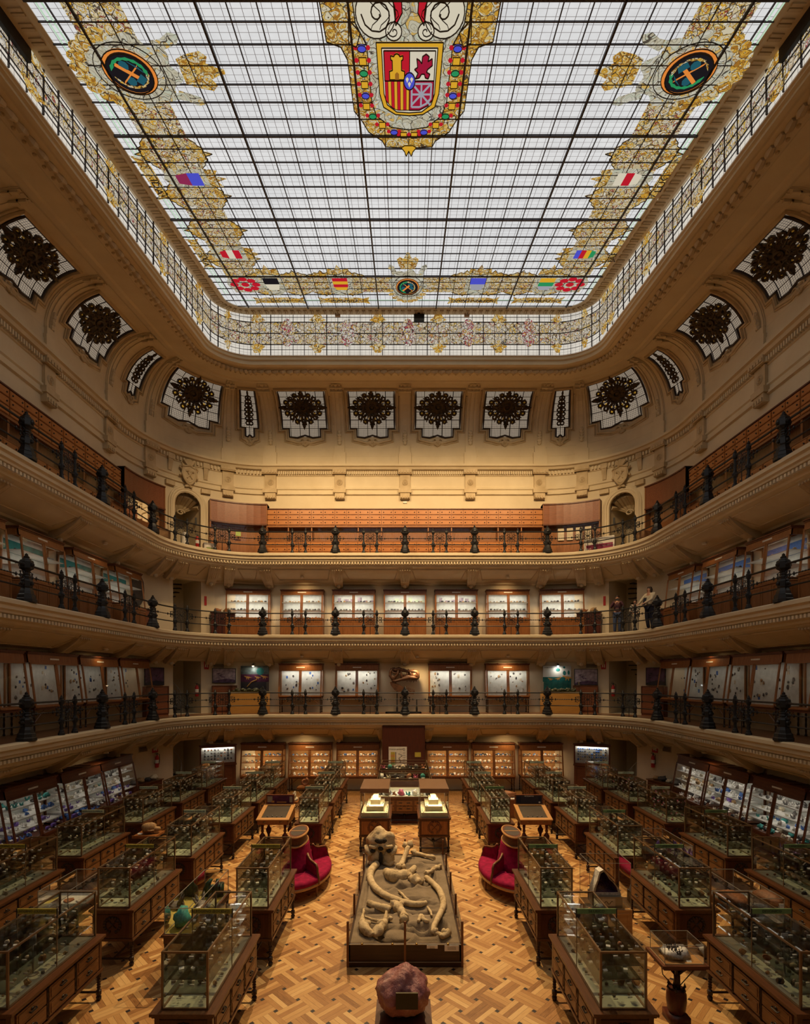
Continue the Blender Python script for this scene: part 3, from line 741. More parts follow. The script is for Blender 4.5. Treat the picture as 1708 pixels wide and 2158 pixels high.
# frame with modillions round the skylight
mb = MB(); sweep(mb, [(-1.68,14.36,CXS),(-1.75,14.33,CXS),(-1.80,14.26,CXS),(-1.88,14.26,CXS),(-2.15,14.28,CXS),(-2.22,14.24,CXS),(-2.30,14.28,CXS),(-2.30,14.40,CXS)], dc=.16)
sf = struct(mb.build('trim_5', M['plaster']))
mb = MB(); u = -ULEN-14
while u < ULEN+14:
    kk = 1 if abs(u) < HB or abs(u) > ULEN else 2.6
    for q in (0,.085): ublock(mb, u+q*kk, u+(q+.055)*kk, -1.90, -2.14, 14.22, 14.30, CXS)
    u += .26*kk
mb.build('modillion_band', M['plaster_ornament'], sf)
# vertical glass band
def ribbon(name, o, h0, h1, mat, u0, u1, parent, cx=CXS, dc=.2):
    us = ustations(u0, u1, 1.0, dc); vs = []; uv = []; L = 0; last = None
    for u in us:
        p = at(u, o, h0, cx)
        if last: L += sqrt((p[0]-last[0])**2+(p[1]-last[1])**2)
        last = p; vs += [p, at(u, o, h1, cx)]; uv.append(L)
    fs = [(2*i,2*i+2,2*i+3,2*i+1) for i in range(len(us)-1)]
    me = bpy.data.meshes.new(name); me.from_pydata(vs, [], fs); me.materials.append(mat)
    ul = me.uv_layers.new(name='UVMap'); off = uv[-1]/2
    for lp in me.loops:
        i, t = divmod(lp.vertex_index, 2); ul.data[lp.index].uv = (uv[i]-off+50, h1-h0 if t else 0)
    me.update(); return obj(name, me, parent)
cl = struct(thing('window_2', None, None))
ribbon('glass', -1.69, 12.72, 14.38, M['clerestory_glass'], -UEND, UEND, cl)
ribbon('scroll_strip', -1.715, 13.13, 14.01, M['scroll_clerestory'], -UEND, UEND, cl)
mb = MB()
for h in (12.93,13.13,13.57,14.01,14.2): 
    w = .028 if h not in (12.93,14.2) else .010
    sweep(mb, [(-1.71,h-w/2,CXS),(-1.735,h-w/2,CXS),(-1.735,h+w/2,CXS),(-1.71,h+w/2,CXS)], dc=.2)
u = 0; i = 0
while u < ULEN+12:
    for s_ in (-1,1):
        kk = 1 if u < HB or u > ULEN else 2.2
        w = (.032 if i % 5 == 2 else .016)*kk/2; ublock(mb, s_*u-w, s_*u+w, -1.735, -1.70, 12.72, 14.38, CXS)
    u += .455*(1 if u < HB or u > ULEN else 2.2); i += 1
mb.build('glazing_bar', M['lead_bar'], cl)
mb = MB(); md = MB(); u = 0
for r in [1.35+2.45*i for i in range(-4,5)]+[s_*(ULEN+.9+2.7*i) for s_ in (-1,1) for i in range(5)]:
    for hb, s_ in ((14.36,-1),(12.74,1)):
        pts = [at(r+q, -1.78, hb+s_*v, CXS) for q, v in ((-.34,.30),(-.20,.20),(-.12,.05),(.12,.05),(.20,.20),(.34,.30),(.16,.36),(0,.40),(-.16,.36))]
        pts2 = [at(r+q, -1.75, hb+s_*v, CXS) for q, v in ((-.34,.30),(-.20,.20),(-.12,.05),(.12,.05),(.20,.20),(.34,.30),(.16,.36),(0,.40),(-.16,.36))]
        n = len(pts); mb.add(pts+pts2, [tuple(range(n)), tuple(range(2*n-1,n-1,-1))]+[(i,i+n,(i+1)%n+n,(i+1)%n) for i in range(n)])
for r in [2.45*i+.12 for i in range(-2,3)]:
    pts = [at(r+.27*cos(a*pi/8), -1.78, 13.57+.55*sin(a*pi/8), CXS) for a in range(16)]; pts2 = [at(r+.27*cos(a*pi/8), -1.75, 13.57+.55*sin(a*pi/8), CXS) for a in range(16)]
    n = 16; md.add(pts+pts2, [tuple(range(n)), tuple(range(2*n-1,n-1,-1))]+[(i,i+n,(i+1)%n+n,(i+1)%n) for i in range(n)])
mb.build('amber_leaf', M['scroll_amber'], cl)
scrollmat('scroll_rose', [(0,(.95,.86,.72)),(.3,(.50,.05,.09)),(.45,(.95,.90,.80)),(.7,(.85,.55,.12)),(.85,(.45,.12,.12))], 15, SKY*.82, .10)
md.build('rose_panel', M['scroll_rose'], cl)
mb = MB(); ublock(mb, .36, .78, -1.95, -1.70, 14.04, 14.36, CXS); 
vb = mb.build('vent_box', M['iron_dark']); tag(vb, 'small black square ventilation box set in the stained glass band', 'vent')
for s_, nm in ((-1,'left'),(1,'right')):
    mb = MB(); ublock(mb, s_*(ULEN+9.1), s_*(ULEN+10.1), -1.80, -1.70, 13.75, 14.36, CXS); tag(mb.build('hatch', M['iron_dark']), 'black hatch set in the stained glass band at the near %s' % nm, 'hatch')
for uu, nm in ((-2.72,'left'),(2.5,'right')):
    mb = MB(); ublock(mb, uu-.10, uu+.10, -1.92, -1.78, 14.17, 14.32, CXS); 
    t = thing('floodlight', 'small beige floodlight under the skylight frame, %s of the black vent box' % nm, 'floodlight', at(uu,-1.85,14.3,CXS)); inv = Matrix.Translation(-Vector(t.location))
    mb.build('housing', M['cardboard'], t, xf=inv)
    mb = MB(); ublock(mb, uu-.07, uu+.07, -1.93, -1.925, 14.19, 14.30, CXS); mb.build('lamp_face', M['white_card'], t, xf=inv)

# ------------------------------------------------------------------ lunette windows in the cove
k = N('bronze_scroll'); c_ = k.coord('Object'); f_ = k.noise(c_, 9, 2)
M['bronze_scroll'] = k.bsdf(k.ramp(f_, [(.35, (.018,.012,.006)), (.65, (.07,.04,.010))]), .45, .3)
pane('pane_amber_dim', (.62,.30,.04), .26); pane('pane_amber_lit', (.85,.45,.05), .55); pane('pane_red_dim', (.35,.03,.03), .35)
WN = [2]
def lunette(uc, wide, lit=1.0):
    WN[0] += 1; wn = struct(thing('window_%d' % WN[0], None, None))
    corner = HB < abs(uc) < ULEN
    ka = (RL/(RL+.9)) if corner else 1.0
    T0, TL, T1 = .40, .22, 1.30
    def Q(a, t, d): return cove_up(uc+a*ka, t, d)
    hw = 1.03 if wide else .36; lw = hw*(.70 if wide else .5)
    if corner and wide: hw *= 1.12; lw *= 1.12
    # glass
    vs = []; uv = []; fs = []
    def patch(w, ta, tb, na, nt):
        n0 = len(vs)
        for j in range(nt+1):
            t = ta+(tb-ta)*j/nt
            for i in range(na+1):
                a = -w+2*w*i/na; vs.append(Q(a, t, .015)); uv.append((a+10.0, t*1.85+5))
        for j in range(nt):
            for i in range(na):
                p = n0+j*(na+1)+i; fs.append((p,p+1,p+na+2,p+na+1))
    patch(hw, T0, T1, 6, 8); patch(lw, TL, T0, 4, 2)
    me = bpy.data.meshes.new('glass'); me.from_pydata(vs, [], fs); me.materials.append(M['lunette_glass'] if lit else M['lunette_dim'])
    ul = me.uv_layers.new(name='UVMap')
    for lp in me.loops: ul.data[lp.index].uv = uv[lp.vertex_index]
    me.update(); obj('glass', me, wn)
    # leaded border and bars
    out = [(-hw,T1),(-hw,T0),(-lw,T0),(-lw,TL),(-lw*.5,TL-.02),(0,TL+.03),(lw*.5,TL-.02),(lw,TL),(lw,T0),(hw,T0),(hw,T1)]
    def dense(pts, closed=True):
        r = []
        for i in range(len(pts) if closed else len(pts)-1):
            a, b = pts[i], pts[(i+1) % len(pts)]; n = max(1, int(max(abs(a[0]-b[0])/.35, abs(a[1]-b[1])/.14)))
            r += [(a[0]+(b[0]-a[0])*j/n, a[1]+(b[1]-a[1])*j/n) for j in range(n)]
        return r
    mb = MB(); mb.tube([Q(a*.965, t, .03) for a, t in dense(out)], .042, 5, True)
    nb = 5 if wide else 2
    for i in range(1, nb):
        a = -hw+2*hw*i/nb; mb.tube([Q(a, t_, .035) for t_ in [ (TL if abs(a) < lw else T0)+(T1-(TL if abs(a) < lw else T0))*j/7 for j in range(8)]], .014 if i != 3 else .022, 4)
    for j in range(1, 5):
        t = T0+(T1-T0)*j/5+.0; mb.tube([Q(-hw+2*hw*i/4, t, .035) for i in range(5)], .014, 4)
    mb.tube([Q(-lw,T0,.035), Q(0,T0,.035), Q(lw,T0,.035)], .014, 4)
    mb.build('glazing_bar', M['lead_bar'], wn)
    # medallion of scrolls
    tm = .86 if wide else .80; md = MB(); am = MB()
    MS = 1.18 if wide else 1.05
    def P2(x, y, d=.06): return Q(x*MS, tm+y*MS/1.9, d)
    def ring(x, y, r, w=.035, n=12): md.tube([P2(x+r*cos(2*pi*i/n), y+r*sin(2*pi*i/n)) for i in range(n)], w, 5, True)
    def leaf(x, y, a, L, w): 
        md.tube([P2(x+cos(a)*L*q, y+sin(a)*L*q) for q in (0,.3,.6,1)], [w*.4,w,w*.8,.006], 5)
    def disc(x, y, r, n=8):
        vs = [P2(x+r*cos(2*pi*i/n), y+r*sin(2*pi*i/n), .045) for i in range(n)]; am.add(vs, [tuple(range(n))])
    if wide:
        sq = .86 if not corner else .95
        ring(0,0,.10,.05); ring(0,0,.30,.035,16)
        pv = [P2(.29*cos(i*pi/8), .27*sin(i*pi/8), .05) for i in range(16)]; md.add(pv, [tuple(range(16))])
        for i in range(6): disc(.2*cos(i*pi/3), .18*sin(i*pi/3), .035, 6)
        for i in range(8):
            a = i*pi/4+pi/8; ring(.45*cos(a), .45*sin(a)*sq, .13,.042,10); leaf(.2*cos(a), .2*sin(a)*sq, a, .3, .05)
            a2 = i*pi/4; ring(.40*cos(a2), .40*sin(a2)*sq, .085,.04,8)
        for i in range(16):
            a = i*pi/8; q = 1.0+.08*(i % 2); ring(.61*q*cos(a), .58*q*sin(a)*sq, .075,.042,8); leaf(.52*cos(a), .5*sin(a)*sq, a+.5, .24, .05)
            if i % 2: disc(.61*q*cos(a), .58*q*sin(a)*sq, .06, 6)
            disc(.50*cos(a+.2), .48*sin(a+.2)*sq, .05, 6)
        for a in (0, pi/2, pi, -pi/2): leaf(.66*cos(a), .62*sin(a)*sq, a, .26, .085); leaf(.6*cos(a), .56*sin(a)*sq, a+.5, .18, .05); leaf(.6*cos(a), .56*sin(a)*sq, a-.5, .18, .05)
    else:
        for j in range(7):
            y = -.55+j*.18; w = .13-.02*abs(j-2.5)
            ring(-w*.8, y, .07,.035,8); ring(w*.8, y, .07,.035,8); leaf(0, y, pi/2, .2, .06)
        leaf(0,.65,pi/2,.3,.05); disc(0,-.1,.08); disc(0,.4,.07)
    md.build('scroll_medallion', M['bronze_scroll'], wn)
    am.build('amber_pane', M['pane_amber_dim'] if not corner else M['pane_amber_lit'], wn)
    # plaster surround: stepped moulding, scrolls and shell
    fr = MB(); g_ = .09
    def grow(a, t, e): return (a+(e if a > 0 else -e if a < 0 else 0), t)
    o2 = [(-hw-g_,T1+.03),(-hw-g_,T0-.05),(-lw-g_-.02,T0-.05),(-lw-g_-.02,TL-.07),(-lw*.75,TL-.10),(-lw*.35,TL-.14),(0,TL-.10),(lw*.35,TL-.14),(lw*.75,TL-.10),(lw+g_+.02,TL-.07),(lw+g_+.02,T0-.05),(hw+g_,T0-.05),(hw+g_,T1+.03)]
    fr.tube([Q(a, t, .03) for a, t in dense(o2)], .060, 6, True)
    fr.tube([Q(a*1.0+(.10 if a > 0 else -.10 if a < 0 else 0), t-.035, .02) for a, t in dense(o2, False)], .035, 5)
    for s_ in (-1,1): fr.tube([Q(s_*(.13+.085*cos(q*.7))*(1 if wide else .7), TL-.10+.05*sin(q*.7), .05) for q in range(10)], .032, 5)
    for i in range(-3,4): fr.tube([Q(.02*i, TL-.14, .06), Q(.045*i, TL-.22+.012*abs(i), .05)], [.018,.035], 5)
    fr.ball(Q(0, TL-.13, .06), .06, 6, 5)
    fr.build('surround', M['plaster_ornament'], wn)
for s_ in (-1,1):
    for c_ in (1.47, 4.52): lunette(s_*c_, True)
    lunette(s_*(HB+RL*.185), False); lunette(s_*(HB+RL*pi/4), True); lunette(s_*(HB+RL*(pi/2-.155)), False)
    for c_ in (2.1, 5.22, 8.35): lunette(s_*(ULEN+c_), True)

# arched niches of the top gallery with shell, crest above
for s_, nm in ((-1,'left'),(1,'right')):
    u0 = s_*DU; kk = RL/(RL+1.5)
    def A(a, h, o): return at(u0+a*kk, o, h)
    f3 = F[3]; sp = f3+2.05
    mb = MB()
    arc = [(-.62,f3)]+[(-.62*cos(i*pi/12), sp+.62*sin(i*pi/12)) for i in range(13)]+[(.62,f3)]
    for r_, w_, o_ in ((1.0,.07,1.44),(1.16,.06,1.42),(1.28,.05,1.46)):
        mb.tube([A(a*r_, (h-sp)*r_+sp if h > sp else h, o_) for a, h in arc], w_, 6)
    # spandrels that fill the square opening down to the arch
    ar2 = [(-.62*cos(i*pi/12), sp+.62*sin(i*pi/12)) for i in range(13)]
    for i in range(12):
        a, b = ar2[i], ar2[i+1]; mb.quad(A(a[0],a[1],1.5), A(b[0],b[1],1.5), A(b[0],f3+2.80,1.5), A(a[0],f3+2.80,1.5))
    nt = struct(mb.build('door_%d' % (1 if s_ < 0 else 2), M['plaster']))
    sh = MB()
    for i in range(9):                       # fluted shell in the head of the niche
        q = -1+.25*i; sh.tube([A(q*.10, sp-.05, 2.4), A(q*.42, sp+.26*(1-abs(q)*.3), 2.2), A(q*.58, sp+.10+.42*sqrt(max(0,1-q*q)), 1.7)], [.05,.10,.11], 6)
    sh.tube([A(.16*cos(t*.6)*(1-t*.05), sp-.10+.13*sin(t*.6)*(1-t*.05), 2.2) for t in range(14)], .04, 5)
    for i in range(11):
        q = pi*i/10; sh.ball(A(.60*cos(q), sp+.58*sin(q), 1.5), .055, 6, 4)
    sh.build('shell', M['plaster_ornament'], nt)
    cr = MB()
    prof = [(-.26,8.98),(-.30,8.7),(-.22,8.5),(-.10,8.36),(0,8.30),(.10,8.36),(.22,8.5),(.30,8.7),(.26,8.98),(0,9.06)]
    n = len(prof); vs = [A(a,h,1.36) for a,h in prof]+[A(a*.9,(h-8.7)*.9+8.7,1.22) for a,h in prof]
    cr.add(vs, [tuple(range(n)), tuple(range(2*n-1,n-1,-1))]+[(i,i+n,(i+1)%n+n,(i+1)%n) for i in range(n)])
    cr.tube([A(a*1.05,(h-8.7)*1.05+8.7,1.24) for a,h in prof], .045, 6, True)
    for i in range(-3,4): cr.tube([A(.02*i, 9.05, 1.2), A(.075*i, 9.34-.02*abs(i), 1.25)], [.03,.055], 5)
    cr.tube([A(-.12,8.52,1.19), A(.12,8.82,1.19)], .025, 5); cr.tube([A(.12,8.52,1.19), A(-.12,8.82,1.19)], .025, 5)
    for q in (-.12,.12): cr.cbox(A(q,8.82,1.19), (.14,.06,.06))
    for q in (-1,1):
        cr.tube([A(q*(.30+.09*cos(t*.8)), 9.0-.05*t, 1.3) for t in range(9)], .05, 5); cr.tube([A(q*.2,9.02,1.25), A(q*.33,9.10,1.25), A(q*.30,8.95,1.2)], .06, 5)
    for i in range(5): cr.ball(A(-.12+.06*i, 8.24-.02*abs(i-2), 1.3), .06, 6, 4)
    cr.build('crest', M['plaster_ornament'], nt)
    for q in (-.78,.78):                     # the two fluted brackets beside the crest
        b = MB(); ublock(b, u0+(q-.14)*kk, u0+(q+.14)*kk, 1.3, 1.5, 9.18, 9.40)
        for j in range(3): b.tube([A(q+(j-1)*.07, 9.2, 1.36), A(q+(j-1)*.05, 8.72, 1.44)], [.05,.035], 5)
        ublock(b, u0+(q-.2)*kk, u0+(q+.2)*kk, 1.36, 1.5, 8.1, 8.28); b.build('bracket', M['plaster_ornament'], nt)
# ================================================================== RAILINGS
def scroll_pts(c, r, t, sg, n=9):            # little spiral in a vertical plane
    return [c+t*(sg*r*(1-.07*i)*cos(i*.75))+Vector((0,0,r*(1-.07*i)*sin(i*.75))) for i in range(n)]
def newel_mesh():
    b = MB()
    b.lathe([(.225,0),(.225,.07),(.205,.09),(.195,.17),(.165,.20),(.150,.27),(.120,.34),(.125,.36),(.135,.38),(.135,.52),(.12,.55),(.085,.58),(.085,.60),(.10,.62),(.085,.64),(.08,.66),(.098,.68),(.08,.70),(.078,.72),(.095,.74),(.078,.76),(.10,.79),(.15,.82),(.155,.84),(.155,.99),(.14,1.02),(.10,1.04),(.09,1.07),(.065,1.08),(.07,1.11),(.05,1.13),(.035,1.14),(.04,1.17),(.0,1.21)], n=8, ph=pi/8)
    for k_ in range(4):
        a = k_*pi/2
        b.lathe([(.062,0),(.055,.02),(.03,.03),(.025,.045),(.0,.05)], n=8); n0 = len(b.v)-40
        for z, q, base in ((.915,.145,0), (.45,.125,1)):
            pass
        for i in range(n0, len(b.v)):
            x, y, z = b.v[i]; b.v[i] = ((.143+z)*cos(a)-x*sin(a), (.143+z)*sin(a)+x*cos(a), .915+y)
        b.ball((.135*cos(a), .135*sin(a), .45), (.05,.05,.05), 7, 5)
    return b.mesh('newel_post', M['iron'])
def post_mesh():
    b = MB()
    b.lathe([(.085,0),(.085,.05),(.07,.07),(.06,.11),(.042,.14),(.042,.28),(.065,.31),(.07,.34),(.07,.42),(.055,.45),(.042,.48),(.036,.55),(.036,.80),(.05,.82),(.062,.85),(.068,.90),(.062,.95),(.04,.98),(.05,1.0),(.03,1.03),(.022,1.05),(0,1.09)], n=8)
    for k_ in range(4): b.ball((.066*cos(k_*pi/2), .066*sin(k_*pi/2), .38), .028, 6, 4)
    return b.mesh('railing_post', M['iron'])
def panel_mesh():                            # wrought scrollwork between two posts, local x along the rail
    b = MB(); X = Vector((1,0,0))
    for x in (-.14,-.07,.07,.14): b.tube([(x,0,.40),(x,0,.88)], .009, 4)
    b.tube([(0,0,.0),(0,0,.92)], .013, 5)
    b.box(-.24,.24,-.006,.006,.86,.875); b.box(-.24,.24,-.006,.006,.42,.435)
    for z in (.52,.64,.76):
        for s_ in (-1,1):
            b.tube(scroll_pts(Vector((s_*.10,0,z)), .062, X, s_), .010, 4); b.tube(scroll_pts(Vector((s_*.19,0,z)), .045, X, -s_), .009, 4)
    for i in range(8): a = i*pi/4; b.tube([(0,0,.64),(.075*cos(a),0,.64+.075*sin(a))], .012, 4)
    for s_ in (-1,1):
        b.tube([(s_*(.20-.03*cos(t*.8)),0,.38-.035*t) for t in range(7)], .012, 4); b.tube([(s_*.25,0,.28),(s_*.13,0,.40)], .010, 4)
        b.tube(scroll_pts(Vector((s_*.36,0,.60)), .055, X, s_), .010, 4); b.tube(scroll_pts(Vector((s_*.36,0,.72)), .055, X, s_), .010, 4)
    return b.mesh('scroll_panel', M['iron'])
NEW, PST, PNL = newel_mesh(), post_mesh(), panel_mesh()
def rail_at(u): x, y, nx, ny = plan(u, .10); return x, y, atan2(ny, nx)+pi/2
NEWELS = [0,2.98,6.1,ULEN,ULEN+3.18,ULEN+6.36,ULEN+9.5]; PAIRS = [1.49,4.55,HB+RL*.506,HB+RL*1.065,ULEN+1.6,ULEN+4.78,ULEN+7.95]
sym = lambda L: sorted(set([-q for q in L if q > 0]+L))
UR = ULEN+9.5
GN = ['first gallery', 'second gallery', 'top gallery']
GL = ['black iron balustrade of the lowest gallery with heavy newels and scroll panels', 'black iron balustrade of the middle gallery where three visitors stand', 'black iron balustrade of the top gallery below the arched niches']
for g, fl in enumerate((G1, G2, G3)):
    t = thing('balustrade', GL[g], 'railing', (0,YB,fl))
    for u in sym(NEWELS):
        x, y, a = rail_at(u); o = obj('newel_post', NEW, t); o.location = (x,y-YB,.004); o.rotation_euler = (0,0,a)
    for u in sym(PAIRS):
        du = .285 if not HB < abs(u) < ULEN else .275
        for q in (-du, du):
            x, y, a = rail_at(u+q); o = obj('railing_post', PST, t); o.location = (x,y-YB,.004)
        x, y, a = rail_at(u); o = obj('scroll_panel', PNL, t); o.location = (x,y-YB,.004); o.rotation_euler = (0,0,a)
    def path(h): 
        r = []
        for u in ustations(-UR, UR, 1.5, .2): x, y, _ = rail_at(u); r.append((x,y-YB,h))
        return r
    b = MB(); b.tube(path(.92), .028, 6); b.build('top_rail', M['iron'], t)
    b = MB(); b.tube(path(.37), .022, 6); b.build('bottom_rail', M['iron'], t)
    b = MB(); us = sorted(sym(NEWELS)+[u+q for u in sym(PAIRS) for q in (-.285,.285)])
    for a_, c_ in zip(us, us[1:]):
        if c_-a_ < .7: continue
        n = int((c_-a_)/.045); pts = []; rr = []
        for i in range(n+1):
            x, y, _ = rail_at(a_+(c_-a_)*i/n); pts.append((x,y-YB,.64)); rr.append(.020 if i % 2 else .011)
        b.tube(pts, rr, 5)
        for e, s_ in ((a_,1),(c_,-1)):       # crossed finials beside each post
            for d_ in (.20,.34):
                x, y, _ = rail_at(e+s_*d_); b.tube([(x,y-YB,.56 if d_ < .3 else .59),(x,y-YB,.72 if d_ < .3 else .69)], [.012,.012], 5); b.ball((x,y-YB,.64), .036, 6, 4)
                if d_ < .3:
                    for z_ in (.55,.73): b.ball((x,y-YB,z_), .024, 5, 4)
            x, y, _ = rail_at(e+s_*.13)
            for z_ in (.57,.71): b.tube([(x+.05*cos(i)*cos(0),y-YB,z_+.05*sin(i)) for i in range(6)], .010, 4, True)
    b.build('twisted_rail', M['iron'], t)

# ================================================================== SPECIMENS
PAL = ['stone_ochre','stone_grey','stone_dark','stone_cream','stone_rust','stone_white','stone_blue','stone_violet','stone_teal','stone_pink','stone_olive']
def rock_mb(seed, r=.05, sq=(1,1,.8), jig=.7):
    b = MB(); b.ball((0,0,r*sq[2]*.85), (r*sq[0],r*sq[1],r*sq[2]), 9, 6, jig, seed); return b
def rock_parts(b, c, r, seed, sq=(1,1,.8), nu=7, nv=5, jig=.7): b.ball((c[0],c[1],c[2]+r*sq[2]*.8), (r*sq[0],r*sq[1],r*sq[2]), nu, nv, jig, seed)
def ammonite_mb(r=.06):
    b = MB(); pts = []; rs = []
    for i in range(26):
        a = i*.55; q = r*.12+r*.72*i/25; pts.append((q*cos(a), 0, r+q*sin(a))); rs.append(.012+r*.30*i/25*(1+.12*(i % 2)))
    b.tube(pts, rs, 6); return b
def shell_mb(r=.05):
    b = MB(); b.lathe([(.006,0),(r*.8,r*.25),(r,r*.6),(r*.7,r*1.1),(r*.2,r*1.35),(.004,r*1.4)], n=10, sx=1, sy=.6); return b
def slab_mb(r=.07, seed=1):
    random.seed(seed); b = MB(); pts = [(r*(.8+.4*random.random())*cos(i*pi/4), r*(.6+.4*random.random())+r*.75*sin(i*pi/4)) for i in range(8)]
    b.prism([(x, z) for x, z in pts], -.012, .012); b.ball((0,-.012,r*.7), (r*.4,.012,r*.45), 8, 5, .4, seed); return b
def crystal_mb(r=.05, seed=2):
    random.seed(seed); b = MB(); b.ball((0,0,r*.3), (r,r*.8,r*.4), 8, 5, .6, seed)
    for i in range(7):
        a = random.random()*6.28; tl = .25+.5*random.random(); L = r*(.9+.7*random.random()); d = Vector((cos(a)*tl, sin(a)*tl, 1)).normalized()
        p = Vector((cos(a)*r*.4, sin(a)*r*.4, r*.3)); b.tube([p, p+d*L*.75, p+d*L], [r*.16,r*.16,.001], 6)
    return b
CARD = MB()
CARD.hexa([(-.035,-.078,0),(.035,-.078,0),(.035,-.045,0),(-.035,-.045,0),(-.035,-.050,.018),(.035,-.050,.018),(.035,-.045,.018),(-.035,-.045,.018)])
CARD = CARD.mesh('label_card', M['white_card'])
FOSSILS = []                                 # (mesh, word)
for i, p in enumerate(['stone_ochre','stone_cream','stone_grey','stone_dark','stone_rust','stone_olive']):
    for nm, b in (('ammonite', ammonite_mb(.05)), ('fossil_nodule', rock_mb(i+3, .048)), ('fossil_shell', shell_mb(.05)), ('fossil_slab', slab_mb(.06, i+2))):
        FOSSILS.append((b.mesh(nm, M[p], nm != 'fossil_slab'), nm, p))
MINERALS = []
for i, p in enumerate(PAL):
    MINERALS.append((rock_mb(i+20, .055, (1.1,.9,.9)).mesh('mineral_specimen', M[p]), 'mineral_specimen', p))
    MINERALS.append((crystal_mb(.05, i+9).mesh('mineral_specimen', M[p]), 'mineral_specimen', p))
WORD = {'stone_ochre':'ochre','stone_cream':'cream','stone_grey':'grey','stone_dark':'black','stone_rust':'rust brown','stone_olive':'olive','stone_white':'white','stone_blue':'blue','stone_violet':'violet','stone_teal':'teal','stone_pink':'pink'}
def specimen(kind, loc, rz, label, group, card=True, s=1.0):
    me, nm, p = kind
    o = obj(nm, me); o.location = loc; o.rotation_euler = (0,0,rz); o.scale = (s,s,s)
    tag(o, label.replace('#', WORD[p]), 'mineral' if nm == 'mineral_specimen' else 'fossil', group.replace('#', WORD[p]))
    if card: c = obj('label_card', CARD, o)
    return o

